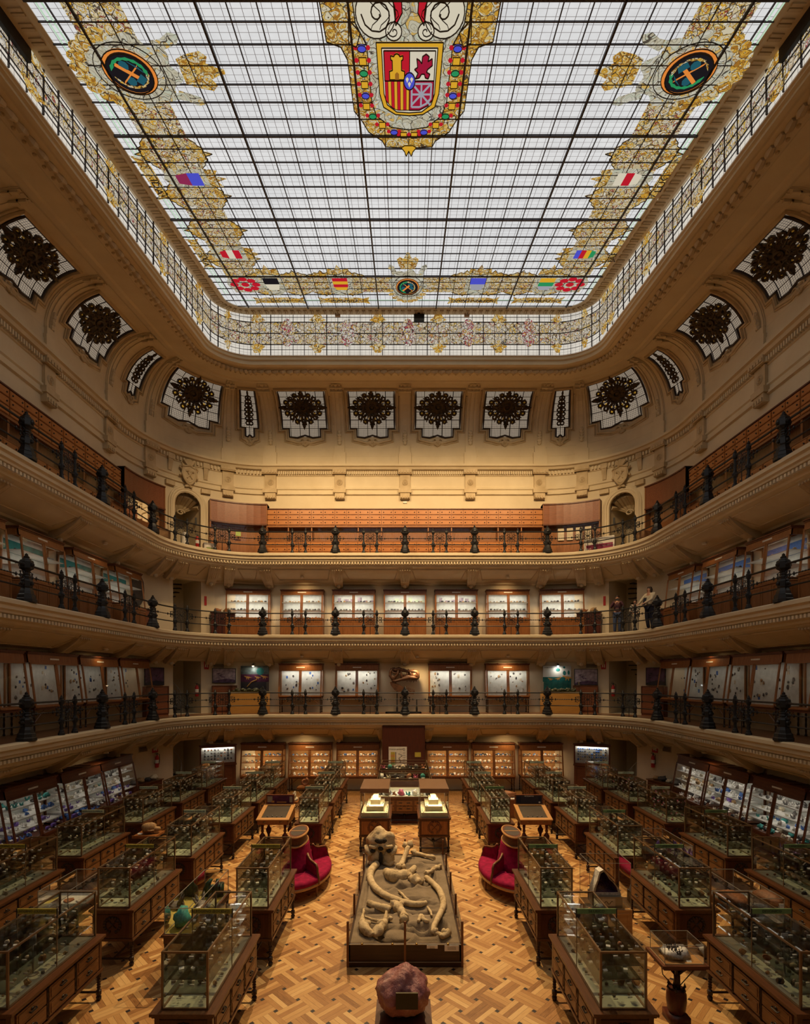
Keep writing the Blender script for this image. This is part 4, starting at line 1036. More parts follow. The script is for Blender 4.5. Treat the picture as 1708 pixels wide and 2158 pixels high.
# ================================================================== WALL CASES
LAMPS = []                                   # lamps inside the cases, placed with the lights
def wall_case(name, label, cat, loc, rz, W, z0, z1, d0, d1, rows, stand, lining, group, head=.26, mats=('cabinet_wood','cabinet_wood_dark'), lamp=None, legs='leg', doors=2):
    """glazed case with a sloping front; local x along the wall, front towards -y, back at y=0"""
    t = thing(name, label, cat, loc, rz, group); wd, wd2 = M[mats[0]], M[mats[1]]
    def fy(z): return -(d0+(d1-d0)*(z-z0)/(z1-z0))
    h = W/2; th = .035
    b = MB(); b.box(-h,h,-.02,0,z0,z1)
    for s_ in (-1,1):
        x = s_*(h-th/2)
        b.box(x-th/2,x+th/2,-.06,0,z0,z1)    # glazed ends: only a frame
        for za, zb in ((z0,z0+.06),(z1-head,z1)):
            b.hexa([(x-th/2,fy(za),za),(x+th/2,fy(za),za),(x+th/2,-.02,za),(x-th/2,-.02,za),(x-th/2,fy(zb),zb),(x+th/2,fy(zb),zb),(x+th/2,-.02,zb),(x-th/2,-.02,zb)])
    b.box(-h,h,fy(z0),0,z0,z0+.04); b.box(-h,h,fy(z1),0,z1-.03,z1)
    zh = z1-head
    b.hexa([(-h,fy(zh)-.002,zh),(h,fy(zh)-.002,zh),(h,fy(zh)+.04,zh),(-h,fy(zh)+.04,zh),(-h,fy(z1)-.002,z1),(h,fy(z1)-.002,z1),(h,fy(z1)+.04,z1),(-h,fy(z1)+.04,z1)])
    b.build('carcass', wd, t)
    b = MB(); b.box(-h-.03,h+.03,fy(z1)-.05,0,z1,z1+.035); b.box(-h-.015,h+.015,fy(z1)-.025,0,z1-.04,z1)
    for i in range(5): x = -h+.1+(W-.2)*i/4; b.box(x-.012,x+.012,fy(z1)-.03,-.02,z1+.035,z1+.05)
    b.build('cornice', wd2, t)
    b = MB(); b.box(-h+.03,h-.03,-.028,-.021,z0+.04,zh+.1); b.build('back_lining', M[lining], t)
    b = MB(); zl = zh+head*.45; b.box(-.19,.19,fy(zl)-.012,fy(zl)-.004,zl-.022,zl+.022); b.build('title_strip', M['white_card'], t)
    for k_ in range(doors):
        xa = -h+(W/doors)*k_+.004; xb = xa+W/doors-.008; w = .055
        b = MB()
        def bar(x0,x1,za,zb):
            b.hexa([(x0,fy(za)-.03,za),(x1,fy(za)-.03,za),(x1,fy(za),za),(x0,fy(za),za),(x0,fy(zb)-.03,zb),(x1,fy(zb)-.03,zb),(x1,fy(zb),zb),(x0,fy(zb),zb)])
        bar(xa,xb,z0+.02,z0+.02+w); bar(xa,xb,zh-w*.7,zh); bar(xa,xa+w,z0+.02,zh); bar(xb-w,xb,z0+.02,zh)
        dr = b.build('door', wd, t)
        g = MB(); g.quad((xa+w,fy(z0+.075)-.012,z0+.075),(xb-w,fy(z0+.075)-.012,z0+.075),(xb-w,fy(zh-.04)-.012,zh-.04),(xa+w,fy(zh-.04)-.012,zh-.04)); g.build('pane', M['glass'], dr)
        kb = MB(); kx = xb-.028 if k_ == 0 else xa+.028; zk = (z0+zh)/2; kb.ball((kx,fy(zk)-.045,zk), .014, 6, 4); kb.build('knob', M['brass'], dr)
    shelves = []
    for r in range(rows):
        z = z0+.05+(zh-z0-.05)*r/rows; shelves.append(z)
        if r:
            b = MB(); b.box(-h+.04,h-.04,fy(z)+.03,-.03,z-.018,z); b.build('shelf', wd if lining == 'warm_lining' else M['white_paint'], t)
    if stand == 'legs':
        for sx in (-1,1):
            for y in (fy(z0)+.05,-.06):
                b = MB(); pr = [(.03,0),(.034,.03),(.022,.06)]
                for i in range(9): pr.append((.026 if i % 2 else .019, .08+(z0-.14)*i/8))
                pr += [(.03,z0-.04),(.03,z0)]
                b.lathe(pr, (sx*(h-.06),y,0), 6); b.build('leg', M['leg_wood'], t)
        b = MB(); b.box(-h+.02,h-.02,fy(z0)+.01,-.02,z0-.06,z0)
        for sx in (-1,1): b.tube([(sx*(h-.06),fy(z0)+.05,z0*.45),(sx*(h-.45),fy(z0)+.05,z0-.05)], .011, 4)
        b.build('apron', wd2, t)
    elif stand == 'base':
        b = MB(); b.box(-h,h,fy(z0)-.02,0,.05,z0); b.box(-h-.02,h+.02,fy(z0)-.05,0,z0-.03,z0+.01); b.box(-h+.02,h-.02,fy(z0)+.01,0,0,.05); b.build('base_cabinet', wd, t)
        for k_ in range(4):
            xa = -h+.02+(W-.04)*k_/4; xb = xa+(W-.04)/4
            b = MB(); b.frame(xa+.01,xb-.01,.09,z0-.06,.05,fy(z0)-.042,fy(z0)-.02); b.box(xa+.05,xb-.05,fy(z0)-.03,fy(z0)-.02,.13,z0-.1); b.build('base_door', wd, t)
    if lamp:
        b = MB(); b.box(-h+.12,h-.12,fy(zh)+.05,fy(zh)+.09,zh-.045,zh-.015); b.build('lamp_tube', M['white_card'], t)
        for r in range(rows):
            zz = zh-.05 if r == rows-1 else shelves[r+1]-.03
            LAMPS.append((t, (0,fy(zz)*.72,zz), W-.3, lamp/rows*1.15))
    return t, shelves, fy, zh
def loc_world(t, p): return Vector(t.location)+Matrix.Rotation(t.rotation_euler.z, 3, 'Z') @ Vector(p)
# ================================================================== WALL CASES OF THE GROUND FLOOR
GLAMPS = []
YW = YB+WALL_O; XW = HB+RL+WALL_O
rnd = random.Random(11)
STUFF = []                                   # (centre, size, palette) of specimens too many to be things
def fill(t, shelves, fy, W, nper, pals, individual, desc, cards=True, s0=1.0, rows=2):
    names = {3:['lowest','middle','top'], 4:['lowest','third','second','top'], 5:['lowest','fourth','third','second','top']}[len(shelves)]
    for si, z in enumerate(shelves):
        for half in (0, 1):
            for i in range(nper):
                x = -W/2+.14+(W/2-.24)*(i+.5+rnd.uniform(-.2,.2))/nper+half*(W/2-.04)
                y = fy(z)*(.30+.42*((i*7+si) % rows)/max(1,rows-1)) if rows > 1 else fy(z)*.5
                y = min(-.09, y); y = max(y, fy(z)+.16)
                p = loc_world(t, (x, y, z+.002)); pl = rnd.choice(pals[si % len(pals)])
                sc = s0*rnd.uniform(.75,1.35)
                if individual:
                    kk = [k_ for k_ in MINERALS if k_[2] == pl]
                    specimen(rnd.choice(kk), p, t.rotation_euler.z+rnd.uniform(-.3,.3), '# mineral with white card, '+names[si]+' shelf of '+desc, '# minerals on '+names[si]+' shelf, '+desc, cards, sc)
                else: STUFF.append((p, .05*sc, pl, t.rotation_euler.z, cards))
GW = 1.9
GL_ = {-6.38:'leftmost of the six oak mineral cases along the far wall', -4.25:'second oak mineral case from the left along the far wall', -2.11:'oak mineral case just left of the dark vestibule',
       1.89:'oak mineral case just right of the dark vestibule', 3.96:'second oak mineral case from the right along the far wall', 6.1:'rightmost of the six oak mineral cases along the far wall, lit yellow'}
W_ = ['stone_white','stone_grey','stone_cream','stone_white','stone_dark']
for x, lb in GL_.items():
    t, sh, fy, zh = wall_case('mineral_case', lb, 'display case', (x,YW-.02,.002), 0, GW, .66, 2.12, .62, .42, 4, 'legs', 'warm_lining', 'mineral cases along the far wall', lamp=17)
    top = {-6.38:['stone_teal','stone_blue','stone_white','stone_dark']}.get(x, ['stone_white','stone_grey','stone_blue','stone_dark'])
    fill(t, sh, fy, GW, 7, [W_, ['stone_white','stone_cream','stone_blue','stone_white'] , W_, top], False, lb, True, .95)
SIDE = [(18.27,'far'),(16.26,'middle'),(14.1,'near'),(11.95,'nearest')]
for sg, nm in ((-1,'left'),(1,'right')):
    for y, w in SIDE:
        if w == 'nearest': lb = 'dark mineral case on the %s wall, nearest the camera' % nm
        else: lb = 'dark mahogany mineral case on the %s wall, %s of the three seen' % (nm, w)
        t, sh, fy, zh = wall_case('mineral_case', lb, 'display case', (sg*(XW-.02),y,.002), -sg*pi/2, 1.95, .72, 2.2, .78, .5, 4, 'legs', 'cabinet_lining', 'mineral cases on the %s wall' % nm, mats=('cabinet_wood_dark','cabinet_wood_dark'), lamp=5 if sg > 0 else 2.8)
        if w == 'nearest': continue
        if sg < 0: pals = {'far':[['stone_violet','stone_white'],['stone_violet','stone_blue'],['stone_white','stone_cream','stone_teal'],['stone_white','stone_grey']], 'middle':[['stone_blue','stone_violet'],['stone_white','stone_violet'],['stone_cream','stone_white'],['stone_cream','stone_grey']], 'near':[['stone_blue','stone_violet'],['stone_white','stone_violet'],['stone_blue','stone_white'],['stone_grey','stone_teal']]}[w]
        else: pals = {'far':[['stone_white','stone_dark'],['stone_cream','stone_white'],['stone_cream','stone_ochre'],['stone_white','stone_cream']], 'middle':[['stone_cream','stone_dark'],['stone_white','stone_ochre','stone_violet'],['stone_white','stone_blue'],['stone_white','stone_grey']], 'near':[['stone_teal','stone_cream','stone_dark'],['stone_blue','stone_teal','stone_white'],['stone_white','stone_grey','stone_cream'],['stone_white','stone_grey']]}[w]
        fill(t, sh, fy, 1.95, 6, pals, True, '%s case, %s wall' % (w, nm), True, 1.15)
# lit end panels with stones pinned on white board, on brown bases
def pin_board(lb, x, rz, W, zb, zt, base, ptn, seed, Y=None):
    a = atan2(abs(x)-HB, 1); th = math.asin(min(1,(abs(x)-HB)/(RL+WALL_O-.55)))
    y = CY+(RL+WALL_O-.12)*cos(th)
    t = thing('pin_board_case', lb, 'display case', (x,y,.002), rz)
    b = MB(); b.box(-W/2,W/2,-.16,0,zb-.06,zt+.02); b.build('board', M['cabinet_lining'], t)
    b = MB(); b.frame(-W/2-.04,W/2+.04,zb-.10,zt+.08,.06,-.26,0); b.box(-W/2-.07,W/2+.07,-.29,0,zt+.08,zt+.11); b.build('frame', M['cabinet_wood_dark'], t)
    b = MB(); b.quad((-W/2,-.24,zb-.04),(W/2,-.24,zb-.04),(W/2,-.24,zt+.02),(-W/2,-.24,zt+.02)); b.build('pane', M['glass'], t)
    b = MB(); b.box(-W/2-.03,W/2+.03,-.24,0,0,zb-.10); b.box(-W/2-.06,W/2+.06,-.28,0,zb-.16,zb-.10)
    for i in range(3): xa = -W/2+W*i/3; b.frame(xa+.03,xa+W/3-.03,.08,zb-.22,.05,-.26,-.24)
    b.build('base', M['cabinet_wood_dark'], t)
    r = random.Random(seed); ms = {}
    for i in range(ptn[0]):
        for j in range(ptn[1]):
            if r.random() < .12: continue
            q = ms.setdefault(r.choice(ptn[2]), MB()); s_ = r.uniform(.028,.05)
            q.ball((-W/2+.1+(W-.2)*(i+.5)/ptn[0], -.165, zb+.06+(zt-zb-.1)*(j+.5)/ptn[1]), (s_,.025,s_*r.uniform(.7,1.2)), 7, 5, .6, i*7+j)
    for p_, q in ms.items(): q.build('pinned_stone', M[p_], t)
    b = MB(); b.box(-W/2+.08,W/2-.08,-.235,-.20,zt+.0,zt+.02); b.build('lamp_tube', M['white_card'], t)
    LAMPS.append((t, (0,-.21,zt), W-.2, 5))
pin_board('white pinboard of dark stones on a brown base, left end of the far wall', -8.25, radians(22), 1.42, 1.40, 2.02, 0, (9,4,['stone_dark','stone_grey','stone_rust','stone_dark']), 3)
pin_board('white pinboard with rows of blue agates on a brown base, right end of far wall', 8.25, -radians(22), 1.42, 1.36, 2.05, 0, (13,5,['stone_dark','stone_blue','stone_blue','stone_ochre','stone_grey']), 5)
# low brown counters in the corners with big fossils on them
for sg, nm in ((-1,'left'),(1,'right')):
    ang = 74; th = radians(ang); x = sg*(HB+(RL+WALL_O-.04)*sin(th)); y = CY+(RL+WALL_O-.04)*cos(th)
    t = thing('low_counter', 'low brown panelled counter under the fire extinguisher, %s corner' % nm, 'counter', (x,y,.002), -sg*th)
    b = MB(); b.box(-.75,.75,-.5,-.10,0,.96)
    for i in range(5): b.frame(-.74+.295*i,-.46+.295*i,.06,.88,.04,-.52,-.5)
    b.build('body', M['cabinet_wood_dark'], t)
    b = MB(); b.box(-.79,.79,-.55,-.08,.96,1.0); b.build('top', M['table_wood'], t)
    for i in range(4):
        q = rock_mb(i+40, .10+.03*(i % 2), (1.3,1,.8)).build('fossil_block', M[['stone_grey','stone_ochre','stone_dark','stone_cream'][(i+(sg > 0)) % 4]], None, True)
        q.location = loc_world(t, (-.5+.33*i,-.3,1.001)); tag(q, '%s rough fossil block on the low counter in the %s corner' % (['grey','ochre','black','cream'][(i+(sg > 0)) % 4], nm), 'fossil', 'fossil blocks on the corner counters')

# vestibule doors in the middle of the far wall
t = struct(thing('door_3', None, None, (-.06,22.2,0)))
b = MB(); b.box(-.92,.92,0,1.36,0,3.02); b.build('casing', M['door_wood'], t)
for s_ in (-1,1):
    d = MB(); d.box(min(0,s_*.88)+.004,max(0,s_*.88)-.004,-.03,0,.02,2.95); d = d.build('leaf', M['door_wood'], t)
    h_ = MB(); h_.ball((s_*.08,-.05,1.05), .025, 7, 5); h_.build('handle', M['brass'], d)
t = thing('time_chart_poster', 'white geological time chart poster leaning on the dark vestibule doors', 'poster', (-.31,22.13,1.15))
b = MB(); b.box(-.39,.39,-.012,.012,0,.97); b.build('sheet', M['white_card'], t)
o = obj('title', textmesh('El tiempo geológico', .075, 'title', M['ink'], ext=.001), t); o.location = (-.06,-.016,.87); o.rotation_euler = (pi/2,0,0)
for i, c_ in enumerate(['sign_green','orange_wood','sign_yellow','orange_wood','sign_yellow']):
    b = MB(); b.box(-.30,-.12,-.016,-.013,.20+.11*i,.31+.11*i); b.build('period_band', M[c_], t)
b = MB(); b.box(-.10,-.075,-.016,-.013,.2,.75); 
for i in range(12): a = i*.9; b.cbox((.10+.10*sin(a)*(i/12), -.0145, .28+.035*i), (.06,.003,.018))
for i in range(6): b.box(.21,.33,-.016,-.013,.25+.09*i,.26+.09*i)
b.build('drawing', M['ink'], t)
b = MB(); b.tube([(.26+.045*cos(i*.7),-.015,.87+.045*sin(i*.7)) for i in range(9)], .006, 4, True); b.build('emblem', M['ink'], t)
b = MB(); b.box(.42,.68,-.02,0,0,.2); o = b.build('notice_plate', M['sign_yellow']); o.location = (0,22.165,1.68); tag(o, 'small yellowish notice plate on the right leaf of the vestibule doors', 'sign')

# ================================================================== WALL FITTINGS
def wall_place(u, o=WALL_O): x, y, nx, ny = plan(u, o); return x, y, atan2(ny, nx)-pi/2
def extinguisher(lb, u, z, o=WALL_O):
    x, y, a = wall_place(u, o-.125); t = thing('fire_extinguisher', lb, 'fire extinguisher', (x,y,z), a)
    b = MB(); b.lathe([(.06,0),(.075,.02),(.075,.40),(.05,.47),(.025,.50)], n=12); b.build('cylinder', M['red_paint'], t, True)
    b = MB(); b.lathe([(.022,.5),(.022,.56)], n=8); b.box(-.09,.03,-.015,.015,.56,.58); b.box(-.08,.02,-.012,.012,.61,.625); b.build('valve', M['black_paint'], t)
    b = MB(); b.tube([(.02,0,.56),(.11,-.01,.52),(.115,-.01,.3),(.09,-.01,.12)], .012, 5); b.build('hose', M['black_paint'], t)
    b = MB(); b.lathe([(.0765,.18),(.0765,.32)], n=12); b.build('label_band', M['white_card'], t)
    b = MB(); b.box(-.05,.05,.06,.108,.15,.2); b.build('bracket', M['grey_metal'], t)
def plate(nm, lb, cat, u, z, w, h, mat, o=WALL_O, sym=None):
    x, y, a = wall_place(u, o-.012); t = thing(nm, lb, cat, (x,y,z), a)
    b = MB(); b.box(-w/2,w/2,-.01,.01,-h/2,h/2); b.build('plate', M[mat], t)
    if sym == 'ext':
        b = MB(); b.box(-w*.3,-w*.05,-.013,-.010,-h*.25,h*.2); b.box(-w*.2,-w*.1,-.013,-.010,h*.2,h*.32); b.box(w*.1,w*.3,-.013,-.010,-h*.3,h*.3); b.build('symbol', M['white_card'], t)
    if sym == 'vent':
        b = MB()
        for i in range(6): b.box(-w/2+.03,w/2-.03,-.022,-.010,-h/2+.03+(h-.06)*i/6,-h/2+.03+(h-.06)*(i+.55)/6)
        b.build('slat', M['iron_dark'], t)
for sg, nm in ((-1,'left'),(1,'right')):
    ue = sg*(HB+RL*radians(63)); uw = sg*(HB+RL*radians(68)); ui = sg*(HB+RL*radians(28))
    extinguisher('red fire extinguisher on the wall above the low counter, %s corner' % nm, ue, 1.42)
    plate('extinguisher_sign', 'red extinguisher sign over the %s extinguisher of the ground floor' % nm, 'sign', ue, 2.2, .26, .36, 'red_paint', sym='ext')
    plate('vent_grille', 'beige vent grille high on the ground floor wall beside the %s extinguisher' % nm, 'vent', uw+sg*.12, 2.24, .44, .26, 'plaster_ornament', sym='vent')
    plate('vent_grille', 'beige vent grille above the pinboard at the %s end, ground floor' % nm, 'vent', ui, 2.26, .48, .2, 'plaster_ornament', sym='vent')
    plate('vent_grille', 'beige vent grille above the %s picture on the first gallery' % nm, 'vent', ui, G1+2.1, .5, .22, 'plaster_ornament', sym='vent')
    plate('vent_grille', 'beige vent grille outside the %s doorway of the first gallery' % nm, 'vent', uw+sg*.1, G1+2.1, .46, .24, 'plaster_ornament', sym='vent')
    plate('extinguisher_sign', 'dark red sign beside the %s doorway of the first gallery' % nm, 'sign', sg*(HB+RL*radians(34.5)), G1+2.12, .2, .36, 'red_paint', sym='ext')
    plate('exit_sign', 'narrow red sign beside the %s doorway of the middle gallery' % nm, 'sign', sg*(HB+RL*radians(35)), G2+1.55, .1, .4, 'red_paint')
    extinguisher('red fire extinguisher inside the %s doorway of the first gallery' % nm, sg*(DU-.28), G1+.75, 1.62)
    plate('exit_sign', 'small dark sign inside the %s arched niche' % nm, 'sign', sg*(DU-.36), G3+1.62, .14, .30, 'black_paint', 1.95)
extinguisher('red fire extinguisher beside the white roll in the left arched niche', -(DU-.30), G3+.35, 1.66)
b = MB(); b.lathe([(.10,0),(.16,.1),(.17,.5),(.13,.8),(.09,.98),(.02,1.0)], n=10); o = b.build('plastic_roll', M['white_card'], None, True); o.location = at(-DU+.02, 1.78, F[3]+.012); tag(o, 'white plastic wrapped roll standing in the left arched niche', 'roll')
b = MB(); b.box(-.09,.09,-.05,0,-.04,.04); o = b.build('wall_box', M['white_card']); o.location = (0,YW+.005,EYE+8.02-.0); tag(o, 'small white emergency light box on the far wall above the drawer cabinets', 'lamp')

# spiral stairs behind the corner doorways
for sg, nm in ((-1,'left'),(1,'right')):
    for i in range(3):
        cx, cy, a = wall_place(sg*(DU+.12), 2.75); t = thing('spiral_stair', 'dark spiral stair with white rail in the %s doorway, %s' % (nm, ['ground floor','first gallery','middle gallery'][i]), 'staircase', (cx,cy,EYE+F[i]+.005))
        b = MB(); b.lathe([(.05,0),(.05,2.48)], n=8); b.build('post', M['iron'], t)
        st = MB(); rl = []; bl = MB()
        for k_ in range(12):
            a0 = k_*.42+i*.9+(0 if sg < 0 else pi); z = .2*k_+.1
            st.slab([(.05*cos(a0),.05*sin(a0)),(.48*cos(a0),.48*sin(a0)),(.48*cos(a0+.45),.48*sin(a0+.45)),(.05*cos(a0+.45),.05*sin(a0+.45))], z, z+.04)
            if z < 1.6: rl.append((.47*cos(a0),.47*sin(a0),z+.85)); bl.tube([(.47*cos(a0),.47*sin(a0),z),(.47*cos(a0),.47*sin(a0),z+.85)], .010, 4)
        st.build('step', M['iron'], t); bl.tube(rl, .016, 5); bl.build('handrail', M['white_paint'], t)

# ================================================================== FIRST GALLERY
pos1 = [(-4.68,'left of the dinosaur skull, far one'),(-2.15,'left of the dinosaur skull, near one'),(2.03,'just right of the dinosaur skull'),(4.6,'second to the right of the dinosaur skull')]
def papers(t, fy, z0, zh, W, seed, marks):
    r = random.Random(seed); ms = {}
    for half in (-1,1):
        for i in range(marks):
            m_ = r.choice(['stone_dark','stone_grey','stone_cream','stone_grey','stone_ochre','white_paint','stone_dark','stone_blue']); q = ms.setdefault(m_, MB())
            x = half*W/4+r.uniform(-.30,.30); z = r.uniform(z0+.15,zh-.1); w_ = r.uniform(.02,.05)
            if m_ in ('white_paint','stone_cream','stone_blue'): q.box(x-w_,x+w_,-.036,-.029,z-w_*1.4,z+w_*1.4)
            else: q.ball((x,-.04,z), (w_,.02,w_*r.uniform(.8,1.6)), 7, 5, .5, i)
    for m_, q in ms.items(): q.build('mounted_piece', M[m_], t)
for i, (x, w) in enumerate(pos1):
    t, sh, fy, zh = wall_case('fossil_case', 'oak wall case with white panels of fossils, '+w, 'display case', (x,YW-.02,G1+.005), 0, 1.93, .70, 2.17, .52, .36, 1, 'legs', 'cabinet_lining', 'white panelled cases on the first gallery', lamp=7)
    papers(t, fy, .75, zh, 1.93, i+2, 11)
for sg, nm in ((-1,'left'),(1,'right')):
    for k_, y in enumerate((19.45,17.2,14.95,12.7)):
        w = ['farthest','second farthest','third farthest','nearest the camera'][k_]
        t, sh, fy, zh = wall_case('fossil_case', 'oak case with white panels on the %s side of first gallery, %s' % (nm, w), 'display case', (sg*(XW-.02),y,G1+.005), -sg*pi/2, 2.1, .72, 2.22, .72, .52, 1, 'legs', 'cabinet_lining', 'white panelled cases on the first gallery, %s side' % nm, lamp=1.1)
        papers(t, fy, .8, zh, 2.1, 20+k_+10*sg, 12)
# dinosaur posters over orange plinths, with picture lamps
def dino(b, x, z, s, f, y):                  # little running dinosaur silhouette
    P = [(-.5,.02),(-.25,.10),(-.05,.16),(.12,.17),(.26,.22),(.34,.21),(.36,.15),(.24,.10),(.16,.05),(.10,-.03),(.13,-.16),(.06,-.16),(.03,-.04),(-.06,-.03),(-.10,-.17),(-.17,-.17),(-.13,-.02),(-.28,.0)]
    b.prism([(x+f*p*s, z+q*s) for p, q in P], y-.003, y)
def easel(lb, x, bands, lampx, kind):
    t = thing('dinosaur_poster', lb, 'poster', (x,YW-.25,G1+.96))
    for z0, z1, m_ in bands: b = MB(); b.box(-.63,.63,-.02,.02,z0,z1); b.build('printed_band', M[m_], t)
    return t
plain('poster_sky', (.10,.13,.13), .7, 0, .3, .6, 4); plain('poster_plum', (.09,.02,.055), .7, 0, .3, .5, 5); plain('poster_teal', (.015,.14,.13), .7, 0, .3, .3, 5); plain('poster_pale', (.55,.56,.52), .7, 0, .3, .1, 3)
plain('poster_night', (.025,.022,.035), .7); plain('snow_picture', (.36,.29,.33), .6, 0, .3, .45, 7); plain('violet_picture', (.11,.06,.11), .6, 0, .3, .5, 5)
t = easel('dark dinosaur poster with a globe above the left orange plinth, first gallery', -6.77, [(0,.42,'poster_night'),(.42,.76,'poster_plum'),(.76,1.14,'poster_sky')], 0, 0)
b = MB(); dino(b, -.33,.60,.42,-1,-.021); dino(b, .12,.60,.36,-1,-.021); dino(b, .42,.62,.44,-1,-.021); b.tube([(-.35,-.022,.2),(-.15,-.022,.42),(.1,-.022,.52)], .02, 4); b.build('dinosaur_silhouette', M['orange_wood'], t)
b = MB(); b.lathe([(.17,0),(.17,.003)], n=16); b.v = [(x+.25,-.021-z,.90+y) for x,y,z in b.v]; b.build('globe', M['poster_teal'], t)
o = obj('title', textmesh('LOS DINOSAURIOS', .075, 'title', M['ink'], 'LEFT', .001), t); o.location = (-.58,-.022,1.08); o.rotation_euler = (pi/2,0,0)
t = easel('pale poster of dinosaur tracks above the right orange plinth, first gallery', 6.85, [(0,.50,'poster_teal'),(.50,.64,'poster_teal'),(.64,1.14,'poster_pale')], 0, 1)
b = MB(); dino(b, -.30,.53,.30,-1,-.021); dino(b, .06,.55,.36,1,-.021); dino(b, .45,.58,.58,-1,-.021); b.build('dinosaur_silhouette', M['orange_wood'], t)
b = MB()
for x, z, w, h_ in ((.04,.96,.10,.08),(.32,1.07,.05,.05),(.33,.82,.07,.10),(.52,.84,.05,.10)): b.lathe([(1,0),(1,.003)], n=12); n0 = len(b.v)-24; b.v[n0:] = [(x+w*px,-.021-pz,z+h_*py) for px,py,pz in b.v[n0:]]
b.build('track_print', M['poster_teal'], t)
o = obj('title', textmesh('Huellas de dinosaurio', .07, 'title', M['ink'], 'LEFT', .001), t); o.location = (-.58,-.022,1.06); o.rotation_euler = (pi/2,0,0)
for x, nm, c_ in ((-6.9,'left','dark dinosaur'),(6.9,'right','pale track')):
    t = thing('diorama_plinth', 'orange wooden plinth with a glass diorama box under the %s poster' % c_, 'plinth', (x,YW-.58,G1+.005))
    b = MB(); b.box(-.82,.82,-.27,.27,0,.93); b.build('body', M['orange_wood'], t)
    b = MB(); b.box(-.80,.80,-.25,.20,.931,.96); 
    for i in range(16): rock_parts(b, (-.7+.09*i, -.05+.1*sin(i*2.2), .95), .05+.03*(i % 3), i)
    b.build('diorama_ground', M['stone_olive'], t)
    b = MB()
    for f_ in ((-.80,-.25,.80,-.25),(-.80,-.25,-.80,.25),(.80,-.25,.80,.25)): b.quad((f_[0],f_[1],.932),(f_[2],f_[3],.932),(f_[2],f_[3],1.38),(f_[0],f_[1],1.38))
    b.build('glass_box', M['vitrine_glass'], t)
    t = thing('picture_lamp', 'small lit picture lamp over the %s poster' % c_, 'lamp', (x+.1 if x < 0 else x-.05,YW-.42,G1+2.13))
    b = MB(); b.lathe([(.075,-.03),(.05,.04),(.02,.07)], n=10); b.tube([(0,0,.06),(0,.15,.10),(0,.40,.06)], .010, 5); b.build('shade', M['black_paint'], t)
    k = N('bulb_glow'+nm); M['b'] = k.emit((1,.72,.40) if x < 0 else (.85,.93,1), 9); b = MB(); b.ball((0,0,-.03), .05, 8, 6); b.build('bulb', M['b'], t)
    LAMPS.append((t, (0,0,-.10), .05, 2.5))
# painted landscape pictures and the brown panels under them
for lb, u, z, w, h_, mat in (('picture of dark animals in snow left of the dark dinosaur poster', -(HB+RL*radians(25)), 1.66, 1.0, .66, 'snow_picture'), ('pale snow landscape picture right of the track poster', HB+RL*radians(25), 1.60, 1.0, .72, 'snow_picture'),
        ('violet picture beside the outer jamb of the left doorway, first gallery', -(HB+RL*radians(64)), 1.62, .9, .72, 'violet_picture'), ('violet sunset picture with dinosaurs outside the right doorway, first gallery', HB+RL*radians(64), 1.62, .9, .72, 'violet_picture')):
    x, y, a = wall_place(u, WALL_O-.06); t = thing('framed_picture', lb, 'picture', (x,y,G1+z), a)
    b = MB(); b.box(-w/2+.02,w/2-.02,-.02,.02,-h_/2+.02,h_/2-.02); b.build('canvas', M[mat], t)
    b = MB(); b.frame(-w/2,w/2,-h_/2,h_/2,.025,-.03,.02); b.build('frame', M['black_paint'], t)
    b = MB(); r = random.Random(int(abs(u)*100))
    for i in range(4): dino(b, r.uniform(-.3,.3)*w, r.uniform(-.1,.15), .2*w, r.choice((-1,1)), -.021)
    b.prism([(-w/2+.03,-h_/2+.03),(w/2-.03,-h_/2+.03),(w/2-.03,-h_/2+.14),(.1*w,-h_/2+.20),(-w/2+.03,-h_/2+.10)], -.024, -.021); b.build('painted_figure', M['poster_night'] if mat == 'violet_picture' else M['violet_picture'], t)
    x, y, a = wall_place(u, WALL_O-.14); t = thing('panel_cabinet', 'reddish brown panel cabinet below the '+('first picture' if abs(u) < DU else 'violet picture')+(' left' if u < 0 else ' right')+' of first gallery', 'cabinet', (x,y,G1+.005), a)
    b = MB(); b.box(-.52,.52,-.12,.10,0,1.2); b.build('body', M['cabinet_wood_red'], t); b = MB(); b.frame(-.53,.53,.08,1.22,.04,-.14,-.12); b.build('frame', M['cabinet_wood_dark'], t)

# tyrannosaur skull on its black stand
t = thing('dinosaur_skull', 'brown open-jawed dinosaur skull in the middle of the first gallery', 'skull', (-.06,22.95,G1+.005))
S_ = .00430; ZX = lambda x, z: ((x-440)*S_, (690-z)*S_)
def wd(x): return .25-.17*max(0,min(1,(x-300)/290.))
def strut(b, pts, r):
    for s_ in (-1,1): b.tube([(ZX(x,z)[0], s_*wd(x), ZX(x,z)[1]) for x, z in pts], [q*1.35 for q in r] if isinstance(r, list) else r*1.35, 8)
b = MB()
strut(b, [(322,232),(350,246),(390,238),(430,250),(480,260),(530,258),(570,266),(588,290),(590,322),(578,340)], [.04,.05,.065,.055,.045,.045,.05,.05,.05,.04])
strut(b, [(580,335),(545,328),(500,322),(455,335),(410,345),(360,362),(325,352)], [.05,.065,.07,.065,.05,.045,.04])
strut(b, [(322,232),(302,270),(298,305),(318,330),(328,352)], .04); strut(b, [(385,242),(378,290),(352,318),(335,352)], [.05,.045,.04,.035])
strut(b, [(410,250),(418,300),(415,345)], .04); strut(b, [(418,298),(455,304),(478,290),(470,262)], .025); strut(b, [(500,262),(512,290),(498,318)], .04); strut(b, [(555,264),(572,290),(560,318)], .03)
strut(b, [(322,268),(350,282),(378,276)], .03)
